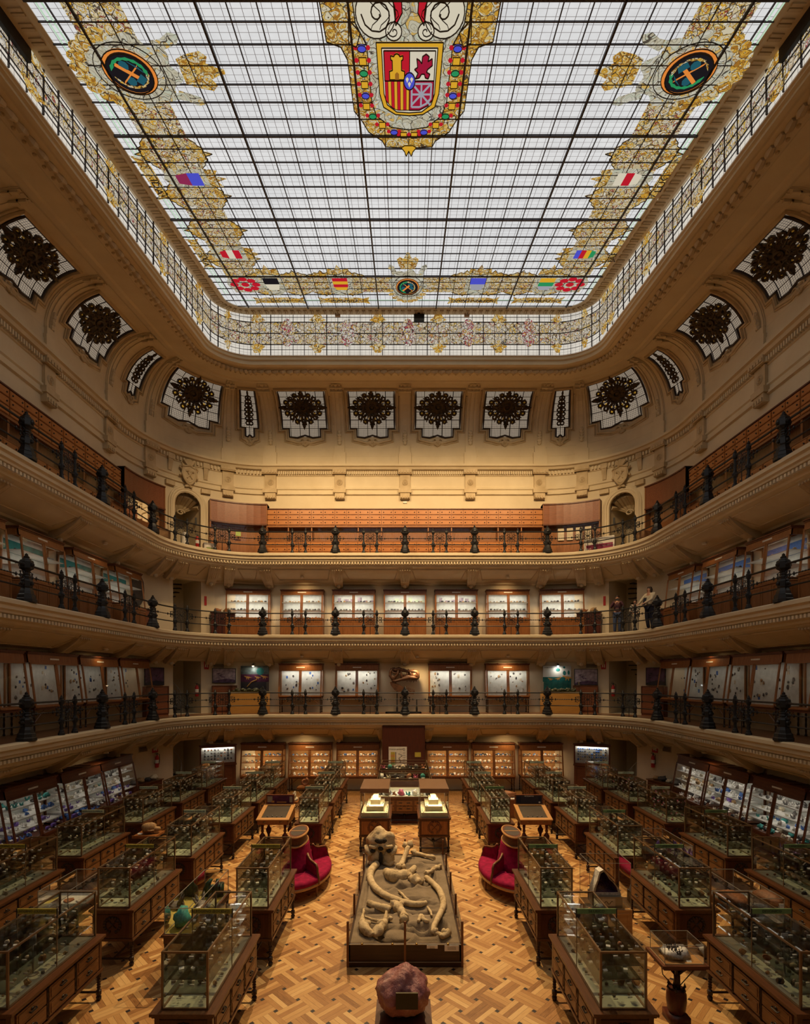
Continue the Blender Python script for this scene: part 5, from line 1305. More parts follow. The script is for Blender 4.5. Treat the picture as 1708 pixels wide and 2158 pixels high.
for x, z in ((345,240),(390,235),(440,250),(490,258),(540,258),(580,275)):
    p = ZX(x,z); b.tube([(p[0],-wd(x),p[1]),(p[0],0,p[1]+.04),(p[0],wd(x),p[1])], .05, 6)
for s_ in (-1,1):
    pl = [ZX(*q) for q in [(500,268),(555,268),(580,295),(578,330),(545,330),(500,322),(470,330),(505,300)]]
    b.prism(pl, s_*.12-.02, s_*.12+.02)
    for pl, w in (([(408,306),(500,300),(512,325),(455,342),(410,350)],.15), ([(326,235),(412,246),(406,276),(370,282),(334,268)],.20), ([(312,296),(352,312),(348,352),(322,352),(304,320)],.215), ([(470,262),(512,262),(512,300),(486,300)],.13)): b.prism([ZX(*q) for q in pl], s_*w-.025, s_*w+.025)
b.build('cranium', M['dino_bone'], t, True)
b = MB()
for s_ in (-1,1):
    pl = [(300,372),(322,366),(372,385),(430,418),(472,446),(530,472),(552,466),(556,482),(545,497),(500,494),(440,474),(385,474),(345,452),(308,402)]
    c_ = [ZX(*q) for q in pl]; n = len(c_)
    vs = [(x,s_*(wd(pl[i][0])),z) for i,(x,z) in enumerate(c_)]+[(x,s_*(wd(pl[i][0])-.05),z) for i,(x,z) in enumerate(c_)]
    b.add(vs, [tuple(range(n)), tuple(range(2*n-1,n-1,-1))]+[(i,(i+1)%n,(i+1)%n+n,i+n) for i in range(n)])
b.build('lower_jaw', M['dino_bone'], t)
b = MB()
for s_ in (-1,1):
    for i in range(9):
        x = 462+13.5*i; z = 336+6*sin(i*.35); p = ZX(x,z); L = .10+.06*sin(i*1.3)**2; b.tube([(p[0],s_*(wd(x)),p[1]),(p[0]+.005,s_*wd(x),p[1]-L*.6),(p[0]-.01,s_*wd(x),p[1]-L)], [.022,.018,.002], 5)
    for i in range(9):
        x = 458+11.5*i; z = 436+4.4*i; p = ZX(x,z); L = .09+.04*sin(i*1.7)**2; b.tube([(p[0],s_*wd(x),p[1]),(p[0]+.01,s_*wd(x),p[1]+L)], [.02,.002], 5)
b.build('tooth', M['dino_bone'], t)
b = MB(); b.box(-.80,.78,-.30,-.24,0,.05); b.box(-.80,.78,.18,.24,0,.05); b.box(-.8,-.7,-.3,.24,.0,.05); b.box(.68,.78,-.3,.24,.0,.05)
for x, h_ in ((-.29,1.02),(.58,.62)): b.tube([(x,0,.03),(x,0,h_)], .028, 6); b.tube([(x,0,.03),(x,0,.25)], .05, 6)
b.tube([(-.29,-.27,.03),(-.29,.21,.03)], .03, 5); b.tube([(.58,-.27,.03),(.58,.21,.03)], .03, 5); b.tube([(-.29,0,1.0),(-.29,-.18,1.06)], .02, 5); b.tube([(-.29,0,1.0),(-.29,.18,1.06)], .02, 5); b.tube([(-.29,0,.95),(-.38,0,1.5)], .02, 5)
b.build('stand', M['black_paint'], t)

# ================================================================== MIDDLE GALLERY
pos2 = [(-7.05,'leftmost'),(-4.62,'second from left'),(-2.3,'third from left'),(0,'in the middle'),(2.3,'third from right'),(4.62,'second from right'),(7.05,'rightmost')]
for x, w in pos2:
    lb = 'lit oak cabinet with panelled base along the far wall of middle gallery, '+w
    th = 0 if abs(x) < 6.5 else -math.copysign(radians(7), x)
    t, sh, fy, zh = wall_case('lit_cabinet', lb, 'display case', (x,YW-.02-(.12 if abs(x) > 6.5 else 0),G2+.005), th, 1.9, .76, 2.08, .5, .36, 3, 'base', 'cabinet_lining', 'lit oak cabinets of the middle gallery', head=.17, lamp=15)
    fill(t, sh, fy, 1.9, 5, [['stone_dark','stone_grey','stone_rust'],['stone_grey','stone_dark'],['stone_ochre','stone_dark','stone_grey']], False, lb, False, .9, 1)
    b = MB(); r = random.Random(int(x*10)+90)
    for i in range(6): xx = -.75+.28*i+(.06 if i > 2 else 0); b.box(xx,xx+r.uniform(.14,.22),-.034,-.029,1.52,1.52+r.uniform(.15,.3))
    b.build('photo_panel', M[['sign_pale','poster_pale','snow_picture'][int(abs(x)) % 3]], t)
for sg, nm in ((-1,'left'),(1,'right')):
    for k_, y in enumerate((19.05,16.75,14.5,12.25)):
        w = ['farthest','second farthest','third farthest','nearest the camera'][k_]
        lb = 'lit oak cabinet on the %s side of the middle gallery, %s' % (nm, w)
        t, sh, fy, zh = wall_case('lit_cabinet', lb, 'display case', (sg*(XW-.02),y,G2+.005), -sg*pi/2, 1.8, .74, 2.12, .66, .50, 3, 'base', 'cabinet_lining', 'lit oak cabinets of the middle gallery, %s side' % nm, head=.2, lamp=4)
        fill(t, sh, fy, 1.8, 5, [['stone_ochre','stone_grey'],['stone_dark','stone_grey'],['stone_ochre','stone_dark']], False, lb, False, .9, 1)
        b = MB(); b.box(-.8,.8,-.034,-.029,1.52,1.86); b.build('landscape_panel', M['poster_teal'] if sg < 0 else M['stone_blue'], t)
for sg, nm, u in ((-1,'left',-(HB+RL*radians(26))),(1,'right',HB+RL*radians(27))):
    x, y, a = wall_place(u, WALL_O-.08); t = thing('low_cabinet', 'dark red low cabinet beside the %s doorway of the middle gallery' % nm, 'cabinet', (x,y,G2+.005), a)
    b = MB(); b.box(-.50,.50,-.30,0,0,1.0)
    for i in range(7): b.box(-.48+.137*i,-.36+.137*i,-.31,-.30,.06,.94)
    b.build('body', M['door_wood'], t); b = MB(); b.box(-.53,.53,-.33,0,1.0,1.03); b.build('top', M['table_wood'], t)
    for i in range(2):
        q = rock_mb(60+i, .13, (1.3,.9,.8)).build('rock', M['stone_ochre' if i else 'stone_rust'], None, True); q.location = loc_world(t, (-.22+.42*i,-.16,1.031)); tag(q, '%s rock on the dark red low cabinet, %s end of middle gallery' % ('ochre' if i else 'rust brown', nm), 'rock', 'rocks on the low cabinets')
x, y, a = wall_place(-(HB+RL*radians(75)), WALL_O-.10); b = MB(); b.slab([(.30*cos(i*pi/6)*(1+.12*sin(i*3)), .62*sin(i*pi/6)*(1+.08*cos(i*5))) for i in range(12)], -.05, .05)
b.v = [(p[0],p[2],p[1]+.72) for p in b.v]; o = b.build('fossil_slab', M['stone_dark']); o.location = (x,y,G2+.9); o.rotation_euler = (0,0,a); tag(o, 'tall dark rock slab mounted on the wall left of the left doorway, middle gallery', 'fossil')
for sg, nm in ((-1,'left'),(1,'right')):
    x, y, a = wall_place(sg*(HB+RL*radians(73)), WALL_O-.08); t = thing('panel_cabinet', 'low brown panel cabinet outside the %s doorway of the middle gallery' % nm, 'cabinet', (x,y,G2+.005), a)
    b = MB(); b.box(-.5,.5,-.32,-.02,0,.86); b.build('body', M['cabinet_wood_red'], t); b = MB(); b.frame(-.5,.5,.04,.84,.06,-.335,-.32); b.build('frame', M['cabinet_wood_dark'], t)

# ================================================================== TOP GALLERY: drawer cabinets
KN = MB(); KN.ball((0,0,0), .024, 6, 4); KN = KN.mesh('knob', M['black_paint'])
def drawer_mesh(w, h):
    b = MB(); b.box(-w/2,w/2,-.026,0,-h/2,h/2); b.box(-w/2+.02,w/2-.02,-.034,-.026,-h/2+.015,h/2-.015); return b.mesh('drawer', M['shelf_drawer_wood'])
DRA, DRB = drawer_mesh(.50,.20), drawer_mesh(.50,.20)
def drawer_unit(lb, x, y, rz, detailed, grp):
    t = thing('drawer_cabinet', lb, 'cabinet', (x,y,G3+.005), rz, grp)
    b = MB(); b.box(-.53,.53,-.26,0,1.50,2.24); b.box(-.53,.53,-.50,0,0,.72); b.box(-.53,.53,-.03,0,.72,1.5)
    for s_ in (-1,1): b.box(s_*.53-(.03 if s_ > 0 else 0),s_*.53+(.03 if s_ < 0 else 0),-.26,0,.72,1.5)
    b.box(-.535,.535,-.29,0,1.44,1.50); b.build('body', M['cabinet_wood'], t)
    b = MB(); b.box(-.535,.535,-.30,0,2.24,2.28); b.build('cornice', M['cabinet_wood_dark'], t)
    b = MB(); b.box(-.535,.535,-.52,0,.72,.75); b.build('counter', M['cabinet_wood'], t)
    b = MB(); b.quad((-.50,-.25,.75),(.50,-.25,.75),(.50,-.25,1.44),(-.50,-.25,1.44)); b.build('pane', M['glass'], t)
    for zb, yy, hz in ((1.53,-.26,.232),(.05,-.50,.222)):
        for c_ in (-1,1):
            for r in range(3):
                d = obj('drawer', DRA, t); d.location = (c_*.262,yy,zb+hz*(r+.5))
                if detailed:
                    for s_ in (-1,1): k_ = obj('knob', KN, d); k_.location = (s_*.17,-.042,0)
    return t
p0 = drawer_unit('oak drawer cabinet of the top gallery, far wall, first from the left', -5.78, YW-.02, 0, True, 'oak drawer cabinets along the far wall of the top gallery'); tree(p0)
ordn = ['first','second','third','fourth','fifth','sixth']
for i in range(1, 12):
    lb = 'oak drawer cabinet of the top gallery, far wall, %s from the %s' % ((ordn[i],'left') if i < 6 else (ordn[11-i],'right'))
    dup(p0, (-5.78+1.05*i,YW-.02,G3+.005), 0, lb)
for sg, nm in ((-1,'left'),(1,'right')):
    for i in range(8):
        dup(p0, (sg*(XW-.02),18.4-1.07*i,G3+.005), -sg*pi/2, 'oak drawer cabinet of the top gallery, %s side, number %s from the far end' % (nm, ['one','two','three','four','five','six','seven','eight'][i]), 'oak drawer cabinets on the %s side of the top gallery' % nm)
    for ua, ub, w in ((HB-.02,7.96,'far'),(9.36,ULEN+.02,'side')):  # curved end cabinets with blank red panels
        n = 8; A_, B_ = sg*ua, sg*ub
        def curv(b, o0, o1, h0, h1):
            for i in range(n): a, c_ = A_+(B_-A_)*i/n, A_+(B_-A_)*(i+1)/n; ublock(b, a, c_, o0, o1, F[3]+h0, F[3]+h1)
        xm, ym, am = wall_place((A_+B_)/2, WALL_O); t = thing('curved_cabinet', 'curved cabinet with blank red panel beside the %s niche, %s part' % (nm, 'far wall' if w == 'far' else 'side wall'), 'cabinet', (xm,ym,G3))
        inv = Matrix.Translation(-Vector(t.location))
        b = MB(); curv(b, 1.14, 1.48, 1.56, 2.42); b.build('blank_panel', M['cabinet_wood_red'], t, xf=inv)
        b = MB(); curv(b, 1.10, 1.48, 2.42, 2.47); curv(b, 1.10, 1.48, 1.50, 1.56); b.build('moulding', M['cabinet_wood_dark'], t, xf=inv)
        b = MB(); curv(b, .98, 1.48, .005, .72); curv(b, 1.44, 1.48, .72, 1.5)
        for q in (A_, B_): e = .03 if q == min(A_,B_) else -.03; ublock(b, q, q+e, 1.12, 1.48, F[3]+.72, F[3]+2.45)
        b.build('body', M['cabinet_wood'], t, xf=inv)
        b = MB(); 
        for i in range(n): a, c_ = A_+(B_-A_)*i/n, A_+(B_-A_)*(i+1)/n; b.quad(at(a,1.15,F[3]+.74), at(c_,1.15,F[3]+.74), at(c_,1.15,F[3]+1.5), at(a,1.15,F[3]+1.5))
        b.build('pane', M['glass'], t, xf=inv)
r = random.Random(5)
for i in range(12):                          # wrapped specimens lying behind the glass
    b = MB()
    for j in range(6): rock_parts(b, (-.4+.16*j, r.uniform(-.05,.05), 0), .06, i*7+j, (1.4,1,.5))
    o = b.build('wrapped_specimens', M['white_card'], None, True); o.location = (-5.78+1.05*i, YW-.24, G3+.757); tag(o, 'pale wrapped specimens behind glass in the %s drawer cabinet from the %s' % ((ordn[i],'left') if i < 6 else (ordn[11-i],'right')), 'parcel', kind='stuff')
# boxes left on the top gallery
def carton(lb, u, o_, w, d, h_, mat, z=0, rz=0, panel=None, txt=None):
    x, y, a = wall_place(u, o_); t = thing('box', lb, 'box', (x,y,G3+.005+z), a+rz)
    b = MB(); b.box(-w/2,w/2,-d/2,d/2,0,h_); b.build('body', M[mat], t)
    if panel: b = MB(); b.box(-w/2+.1,w/2-.06,-d/2-.004,-d/2,.06,h_*.55); b.build('printed_panel', M[panel], t)
    if txt:
        m_ = textmesh(txt, .12, 'lettering', M['white_card'], ext=.001); o = obj('lettering', m_, t); o.location = (-w/2+.24,-d/2-.006,h_*.26); o.rotation_euler = (pi/2,0,0)
        b = MB(); b.lathe([(.05,0),(.05,.002)], n=14); b.v = [(x_-w/2+.14,-d/2-.006-z_,h_*.27+y_) for x_,y_,z_ in b.v]; b.build('emblem', M['white_card'], t)
        m_ = textmesh('Flatron LCD TV', .055, 'lettering', M['white_card'], ext=.001); o = obj('lettering', m_, t); o.location = (w/2-.3,-d/2-.006,h_*.40); o.rotation_euler = (pi/2,0,0)
carton('white carton with magenta printed panel by the railing near the right niche', 8.05, .62, 1.25, .25, .62, 'white_card', panel='magenta', txt='LG')
carton('small brown cardboard carton left of the right arched niche railing', 9.55, .7, .45, .4, .5, 'cardboard')
carton('pale box with lime green band beside the left niche', -8.05, .85, .45, .3, .42, 'white_card', panel='lime')
carton('lime green note card standing in the left curved cabinet', -7.1, 1.05, .22, .05, .22, 'lime', .95)
carton('open cardboard box on the left side by the corner newel', -9.75, .75, .55, .45, .5, 'cardboard')
for i in range(8):
    carton('white archive box stacked in the right curved cabinet, %s of the %s row' % (['first','second','third','fourth'][i % 4], 'lower' if i < 4 else 'upper'), 6.75+.29*(i % 4), 1.03, .26, .22, .26, 'cream_cloth', .75+(.265 if i > 3 else 0))
# specimens too small to count one by one, in the far cases
ms = {}
for p, s_, pl, rz, cards in STUFF:
    ms.setdefault(pl, []).append((p, s_))
b = MB(); names = sorted(ms)
for i, pl in enumerate(names):
    b.m = i
    for j, (p, s_) in enumerate(ms[pl]): b.ball((p[0],p[1],p[2]+s_*.8), (s_*1.05,s_*.85,s_*.95), 6, 4, .7, j+i*13)
b.m = len(names)
for p, s_, pl, rz, cards in STUFF:
    if cards: b.box(p[0]-.032,p[0]+.032,p[1]-.075,p[1]-.055,p[2],p[2]+.035)
o = b.build('mineral_specimens', [M[n_] for n_ in names]+[M['white_card']], None, True); tag(o, 'rows of small stones and cards on the shelves of the far wall cases', 'minerals', kind='stuff')

# round ceiling lamps under the galleries
for g, h0 in enumerate(F[1:]):
    for uu, w in ((-4.52,'far left'),(4.52,'far right'))+(((.55,'above the dinosaur skull'),) if g == 1 else ())+((-(ULEN+2.0),'left'),(ULEN+2.0,'right'),(-(ULEN+8.0),'near left'),(ULEN+8.0,'near right')):
        p = cove_pt(uu, .45, .06, h0); t = thing('ceiling_lamp', 'small round lamp on the sloping soffit under the %s, %s' % (['first gallery','middle gallery','top gallery'][g], w), 'lamp', p)
        b = MB(); b.lathe([(.09,-.02),(.09,.02),(.05,.05)], n=12); b.build('housing', M['plaster_ornament'], t); b = MB(); b.lathe([(.06,-.03),(.06,-.02)], n=12); b.build('lens', M['white_card'], t)
        GLAMPS.append((cove_pt(uu, .55, .50 if abs(uu) < 1 else .16, h0), uu, g))
# ================================================================== FLOOR CASES
def twist_leg(b, x, y, h, r=.032):
    pr = [(r*.9,0),(r*1.25,.02),(r*1.3,.05),(r*.7,.075),(r*1.3,.09),(r*1.3,.15),(r*.7,.165)]
    for i in range(int((h-.27)/.02)): pr.append((r*(1.0 if i % 2 else .68), .18+.02*i))
    pr += [(r*.7,h-.09),(r*1.2,h-.08),(r*1.2,h)]
    b.lathe(pr, (x,y,0), 7); return b
def wreath(b, y, z, s, face):                # carved laurel wreath with crossed hammers on an end panel
    for i in range(15):
        a = -pi/2+.25+i*(2*pi-.9)/14+.2; b.ball((s*.13*cos(a)*1.05, y, z+s*.13*sin(a)), (.03*s,.014,.03*s), 6, 4)
    for q in (-1,1): b.tube([(q*.06*s,y,z-.06*s),(-q*.06*s,y,z+.06*s)], .009*s, 5); b.ball((q*.06*s,y,z+.06*s), (.03*s,.012,.016*s), 6, 4)
def case_table(t, W, L, mat_end='panel_wood', zt=1.0, cols=3, wr=1.0):
    b = MB(); b.box(-W/2,W/2,-L/2,L/2,zt-.035,zt); b.box(-W/2+.02,W/2-.02,-L/2+.02,L/2-.02,zt-.06,zt-.035); b.build('table_top', M['table_wood'], t)
    w, l = W/2-.055, L/2-.055; zb = zt-.52
    b = MB(); b.box(-w,w,-l,l,zb,zt-.06); b.box(-w-.025,w+.025,-l-.025,l+.025,zb-.04,zb)
    for s_ in (-1,1):
        for e in (-1,1): b.cbox((s_*(w-.02),e*(l-.02),(zb+zt-.06)/2), (.06,.06,zt-.06-zb))
    b.build('chest', M['table_wood'], t)
    for e in (-1,1):
        b = MB(); b.box(-w+.04,w-.04,min(e*l,e*(l+.008)),max(e*l,e*(l+.008)),zb+.04,zt-.10); p = b.build('end_panel', M[mat_end], t)
        b = MB(); wreath(b, e*(l+.014), (zb+zt)/2-.02, wr, e); b.build('carved_wreath', M['leg_wood'] if wr <= 1 else M['post_wood'], p, True)
    dl = (2*l-.10)/cols
    for s_ in (-1,1):
        for c in range(cols):
            for r in range(2):
                y0 = -l+.05+dl*c+.03; z0 = zb+.03+r*.205; d = MB(); xa, xb = sorted((s_*w, s_*(w+.016)))
                d.box(xa,xb,y0,y0+dl-.06,z0,z0+.185); xa, xb = sorted((s_*(w+.016), s_*(w+.022))); d.box(xa,xb,y0+.03,y0+dl-.09,z0+.03,z0+.155)
                d = d.build('drawer', M['drawer_wood'], t)
                h = MB(); yc = y0+dl/2-.03; xx = s_*(w+.042); h.tube([(s_*(w+.02),yc-.06,z0+.095),(xx,yc-.055,z0+.085),(xx,yc+.055,z0+.085),(s_*(w+.02),yc+.06,z0+.095)], .010, 5); h.ball((s_*(w+.025),yc,z0+.11), (.012,.035,.02), 6, 4); h.build('handle', M['iron_dark'], d)
        for c in range(1, cols):
            b = MB(); yc = -l+.05+dl*c; b.lathe([(.022,0),(.03,.03),(.018,.06),(.026,.10),(.018,.16),(.028,.22),(.02,.30),(.03,.36),(.024,.42)], (s_*(w+.004),yc,zb+.01), 6); b.build('pilaster', M['leg_wood'], t)
    for s_ in (-1,1):
        for e in (-1,1): twist_leg(MB(), s_*(w-.02), e*(l-.02), zb-.04).build('leg', M['leg_wood'], t)
    b = MB()
    for e in (-1,1): b.tube([(s_*(w-.02), e*(l-.02), .12) for s_ in (-1,1)], .018, 6)
    b.tube([(0,-l+.02,.12),(0,l-.02,.12)], .018, 6); b.build('stretcher', M['leg_wood'], t)
    b = MB()
    for e in (-1,1):
        for s_ in (-1,1): b.tube([(s_*.02,e*.15,.12),(s_*(w-.12),e*(l-.10),zb-.03)], .010, 4)
    b.ball((0,0,.12), .05, 8, 5); b.build('iron_brace', M['iron_dark'], t)
def glass_box(t, W, L, z0, z1, frame='case_metal', fw=.011, mid=True, lining='case_lining', glass='glass'):
    b = MB(); w, l = W/2, L/2
    for s_ in (-1,1):
        for e in (-1,1): b.cbox((s_*w,e*l,(z0+z1)/2), (fw*2.2,fw*2.2,z1-z0))
        for z in (z0+fw,z1-fw): b.cbox((s_*w,0,z), (fw*2,L,fw*2)); b.cbox((0,s_*l,z), (W,fw*2,fw*2))
        if mid: b.cbox((s_*w,0,(z0+z1)/2), (fw*.8,fw,z1-z0))
    b.build('case_frame', M[frame], t)
    for P_ in ([(-w,-l,z0),(w,-l,z0),(w,-l,z1),(-w,-l,z1)], [(w,l,z0),(-w,l,z0),(-w,l,z1),(w,l,z1)], [(-w,l,z0),(-w,-l,z0),(-w,-l,z1),(-w,l,z1)], [(w,-l,z0),(w,l,z0),(w,l,z1),(w,-l,z1)], [(-w,-l,z1-.004),(w,-l,z1-.004),(w,l,z1-.004),(-w,l,z1-.004)]):
        g = MB(); g.quad(*P_); g.build('glass_pane', M[glass], t)
    if lining: b = MB(); b.box(-w+.012,w-.012,-l+.012,l-.012,z0+.001,z0+.006); b.build('lining', M[lining], t)
CW, CL, CZ = .55, 1.78, 1.71
SHZ = [1.18, 1.36, 1.53]
def case_proto():
    t = thing('fossil_case', 'x', 'display case', (0,0,0)); case_table(t, .79, 1.97); glass_box(t, CW, CL, 1.0, CZ)
    for i, z in enumerate(SHZ):
        q = .02; b = MB(); b.box(-CW/2+.03+q,CW/2-.03-q,-CL/2+.02,CL/2-.02,z-.004,z+.004); s = b.build('glass_shelf', M['shelf_glass'], t)
        b = MB()
        for e in (-1,1):
            b.tube([(-CW/2+.015,e*(CL/2-.03),z-.045),(-CW/2+.045,e*(CL/2-.03),z-.012),(0,e*(CL/2-.03),z-.009),(CW/2-.045,e*(CL/2-.03),z-.012),(CW/2-.015,e*(CL/2-.03),z-.045)], .006, 4)
        b.build('shelf_bracket', M['iron_dark'], s)
    return t
PC = case_proto(); tree(PC)
COLX = [2.685, 5.125, 7.615]; SLOT = [7.20, 9.995, 12.62, 15.36, 17.78, 20.02]
ROWN = ['inner', 'middle', 'outer']
def layout(sg):
    r = []
    for c in range(3):
        for s in range(6):
            if c == 0 and s == 2: continue
            if c == 2 and s == 0: continue
            r.append((c, s))
    return r
def sign_of(sg, c, s):
    if sg < 0:
        if (c, s) == (1, 0): return 'PALEÓGENO (OLIGOCENO)', 'sign_yellow'
        if s < 2: return 'PALEÓGENO (EOCENO)', 'sign_yellow'
        return 'CRETÁCICO SUPERIOR', 'sign_pale'
    if s == 0: return ('SILÚRICO' if c == 0 else 'DEVÓNICO'), 'sign_green'
    if (c, s) == (0, 1): return 'DEVÓNICO', 'sign_green'
    if s <= 2 or (c, s) == (0, 3): return 'CARBONÍFERO', 'sign_green'
    if (c, s) == (1, 3): return 'PÉRMICO', 'sign_pale'
    return 'JURÁSICO', 'sign_pale'
FROM = ['nearest the camera', 'second from the camera', 'third from the camera', 'fourth from the camera', 'fifth from the camera', 'farthest']
TXT = {}; first = True; FST = []
NEAR = {(0,0),(1,0),(0,1),(1,1),(2,1)}
SHAPES = [0,1,2,3]
for sg, nm in ((-1,'left'),(1,'right')):
    for c, s in layout(sg):
        txt, mat = sign_of(sg, c, s)
        pos_i = {0:[0,1,None,2,3,4], 1:[0,1,2,3,4,5], 2:[None,0,1,2,3,4]}[c][s]
        last = (c == 1 and pos_i == 5) or (c != 1 and pos_i == 4)
        lb = 'glazed fossil case signed %s, %s %s row, %s' % (txt, nm, ROWN[c], 'farthest' if last else FROM[pos_i])
        loc = (sg*COLX[c]+(.0 if sg < 0 else -.02), SLOT[s], .002)
        t = PC if first else dup(PC, loc, 0, lb)
        if first: t.location = loc; t['label'] = lb; first = False
        t['group'] = 'fossil display cases in rows on the parquet'
        yb = .0
        b = MB(); b.box(-.285,.285,-.006,.006,CZ+.055,CZ+.125); g = b.build('sign_board', M[mat], t)
        for q in (-.28,.28): b = MB(); b.box(q-.007,q+.007,-.008,.008,CZ,CZ+.128); b.build('sign_post', M['black_paint'], t)
        if txt not in TXT: TXT[txt] = textmesh(txt, .052 if len(txt) < 20 else .046, 'lettering', M['ink'], ext=.001)
        o = obj('lettering', TXT[txt], g); o.location = (0 if sg > 0 else -.03, -.009, CZ+.09); o.rotation_euler = (pi/2,0,0)
        FST.append((sg, c, s, loc, lb, nm, txt))
    for num, (c, s) in (('66',(1,0)),) if sg < 0 else (('35',(1,0)),):
        t = thing('number_stand', 'white number plate %s on a chrome stand inside the nearest %s middle row case' % (num, nm), 'sign', (sg*COLX[c]+.05, SLOT[s]-.15, 1.008))
        b = MB(); b.lathe([(.07,0),(.065,.012),(.012,.02),(.01,.36),(.012,.40)], n=10); b.build('stand', M['grey_metal'], t)
        b = MB(); b.box(-.045,.045,-.004,.004,.40,.56); b.build('plate', M['white_card'], t)
        o = obj('number', textmesh(num, .085, 'number', M['ink'], ext=.001), t); o.location = (0,-.006,.49); o.rotation_euler = (pi/2,0,0)
r = random.Random(3); STF = []
LV = ['case floor','lowest glass shelf','middle glass shelf','top glass shelf']
for sg, c, s, loc, lb, nm, txt in FST:
    near = (c, s) in NEAR
    dark = sg > 0 and (s < 3)
    pal = ['stone_dark','stone_grey','stone_dark','stone_olive','stone_rust'] if dark else (['stone_cream','stone_ochre','stone_cream','stone_grey','stone_ochre'] if sg < 0 else ['stone_cream','stone_grey','stone_ochre','stone_white','stone_pink' if c == 2 else 'stone_grey'])
    short = '%s %s row case, %s' % (nm, ROWN[c], lb.split(', ')[-1])
    ny = 6
    for li, z in enumerate([1.006]+[q+.004 for q in SHZ]):
        k_ = 0
        for ix in range(3):
            for iy in range(ny):
                if r.random() < (.34 if li else .1): continue
                x = loc[0]+(-.17+.17*ix)*(1 if li == 0 else .9)+r.uniform(-.02,.02); y = loc[1]-CL/2+.14+(CL-.28)*(iy+.5)/ny+r.uniform(-.03,.03)
                pl = r.choice(pal); sc = r.uniform(.6,1.15)*(1.0 if near else 1.05)
                big = near and ((ix*ny+iy) % 3 == (li+1) % 3) and k_ < (8 if li else 7)
                if big:
                    k_ += 1
                    kk = [q for q in FOSSILS if q[2] == pl]
                    if not kk: kk = FOSSILS[:4]
                    specimen(r.choice(kk), (x,y,z+.001), r.uniform(-.6,.6), '# fossil with card, %s, %s' % (LV[li], short), '# fossils on %s of %s' % (LV[li], short), True, sc*.85)
                else: STF.append(((x,y,z), .024*sc, pl))
ms = {}
for p, s_, pl in STF: ms.setdefault(pl, []).append((p, s_))
b = MB(); names = sorted(ms)
for i, pl in enumerate(names):
    b.m = i
    for j, (p, s_) in enumerate(ms[pl]): b.ball((p[0],p[1],p[2]+s_*.8), (s_*1.15,s_*.9,s_*.95), 6, 4, .7, j+i*17)
b.m = len(names)
for p, s_, pl in STF:
    b.hexa([(p[0]-.028,p[1]-.062,p[2]+.001),(p[0]+.028,p[1]-.062,p[2]+.001),(p[0]+.028,p[1]-.045,p[2]+.001),(p[0]-.028,p[1]-.045,p[2]+.001),(p[0]-.028,p[1]-.048,p[2]+.015),(p[0]+.028,p[1]-.048,p[2]+.015),(p[0]+.028,p[1]-.045,p[2]+.015),(p[0]-.028,p[1]-.045,p[2]+.015)])
o = b.build('fossil_specimens', [M[n_] for n_ in names]+[M['white_card']], None, True); tag(o, 'hundreds of small fossils with cards on the glass shelves of the floor cases', 'fossils', kind='stuff')

# low glass vitrines standing in the aisles
def vitrine(lb, x, y, W, L, zt, zg, contents, rz=0):
    t = thing('low_vitrine', lb, 'display case', (x,y,.002), rz)
    b = MB(); b.box(-W/2,W/2,-L/2,L/2,zt-.04,zt); b.box(-W/2+.03,W/2-.03,-L/2+.03,L/2-.03,zt-.15,zt-.04); b.build('table_top', M['table_wood'], t)
    for s_ in (-1,1):
        for e in (-1,1): b = MB(); b.lathe([(.02,0),(.03,.05),(.022,.12),(.035,.25),(.022,.4),(.034,zt-.15)], (s_*(W/2-.06),e*(L/2-.06),0), 7); b.build('leg', M['leg_wood'], t)
    glass_box(t, W-.08, L-.10, zt, zg, 'grey_metal', .005, False, 'sign_yellow' if contents == 'malachite' else 'cabinet_lining', 'vitrine_glass'); return t
def loose(nm, lb, cat, mb, mat, loc, rz=0, smooth=False, card=None):
    o = mb.build(nm, mat, None, smooth); o.location = loc; o.rotation_euler = (0,0,rz); tag(o, lb, cat)
    if card: c = obj('label_card', CARD, o); c.location = card; c.scale = (1.6,1,1.6)
    return o
vitrine('long low vitrine with malachite and turquoise, left aisle beside the nearest inner case', -3.80, 9.55, .55, 1.85, .75, 1.19, 'malachite')
b = rock_mb(71, .15, (1,1,1.1), .5); loose('turquoise_block', 'large block with turquoise face at the near end of the left vitrine', 'mineral', b, M['stone_teal'], (-3.86,8.95,.757), 0, True)
b = rock_mb(77, .10, (1.3,1.0,1.2), .5); loose('white_crystal', 'white crusted crystal beside the turquoise block in the left vitrine', 'mineral', b, M['stone_white'], (-3.66,9.22,.757))
b = crystal_mb(.16, 5); loose('quartz_cluster', 'clear grey quartz cluster in the middle of the left vitrine', 'mineral', b, M['stone_grey'], (-3.8,9.68,.757))
b = MB()
for i in range(7): b.tube([(-.14+.05*i,.02*sin(i),0),(-.12+.05*i,.03*cos(i*2),.16+.10*sin(i*1.3)),(-.05+.04*i,0,.26+.08*sin(i*1.9))], [.07,.055,.03], 7)
plain('malachite', (.008,.055,.034), .35, 0, .6, .6, 12); loose('malachite', 'dark green branching malachite at the far end of the left vitrine', 'mineral', b, M['malachite'], (-3.80,10.18,.757), 0, True)
vitrine('low vitrine with pale fossil slabs between the middle and outer rows, left', -6.37, 9.9, .62, 1.2, .75, 1.19, 'x')
for i in range(4): b = slab_mb(.10, 30+i); b.v = [(p[0],p[2]-.1,p[1]+.014) for p in b.v]; o = loose('fossil_slab', ['cream','ochre','rust','white'][i]+' fossil slab lying in the left low vitrine beyond the nearest middle case', 'fossil', b, M['stone_'+['cream','ochre','rust','white'][i]], (-6.5+.26*(i % 2),9.6+.35*(i//2),.757), i)
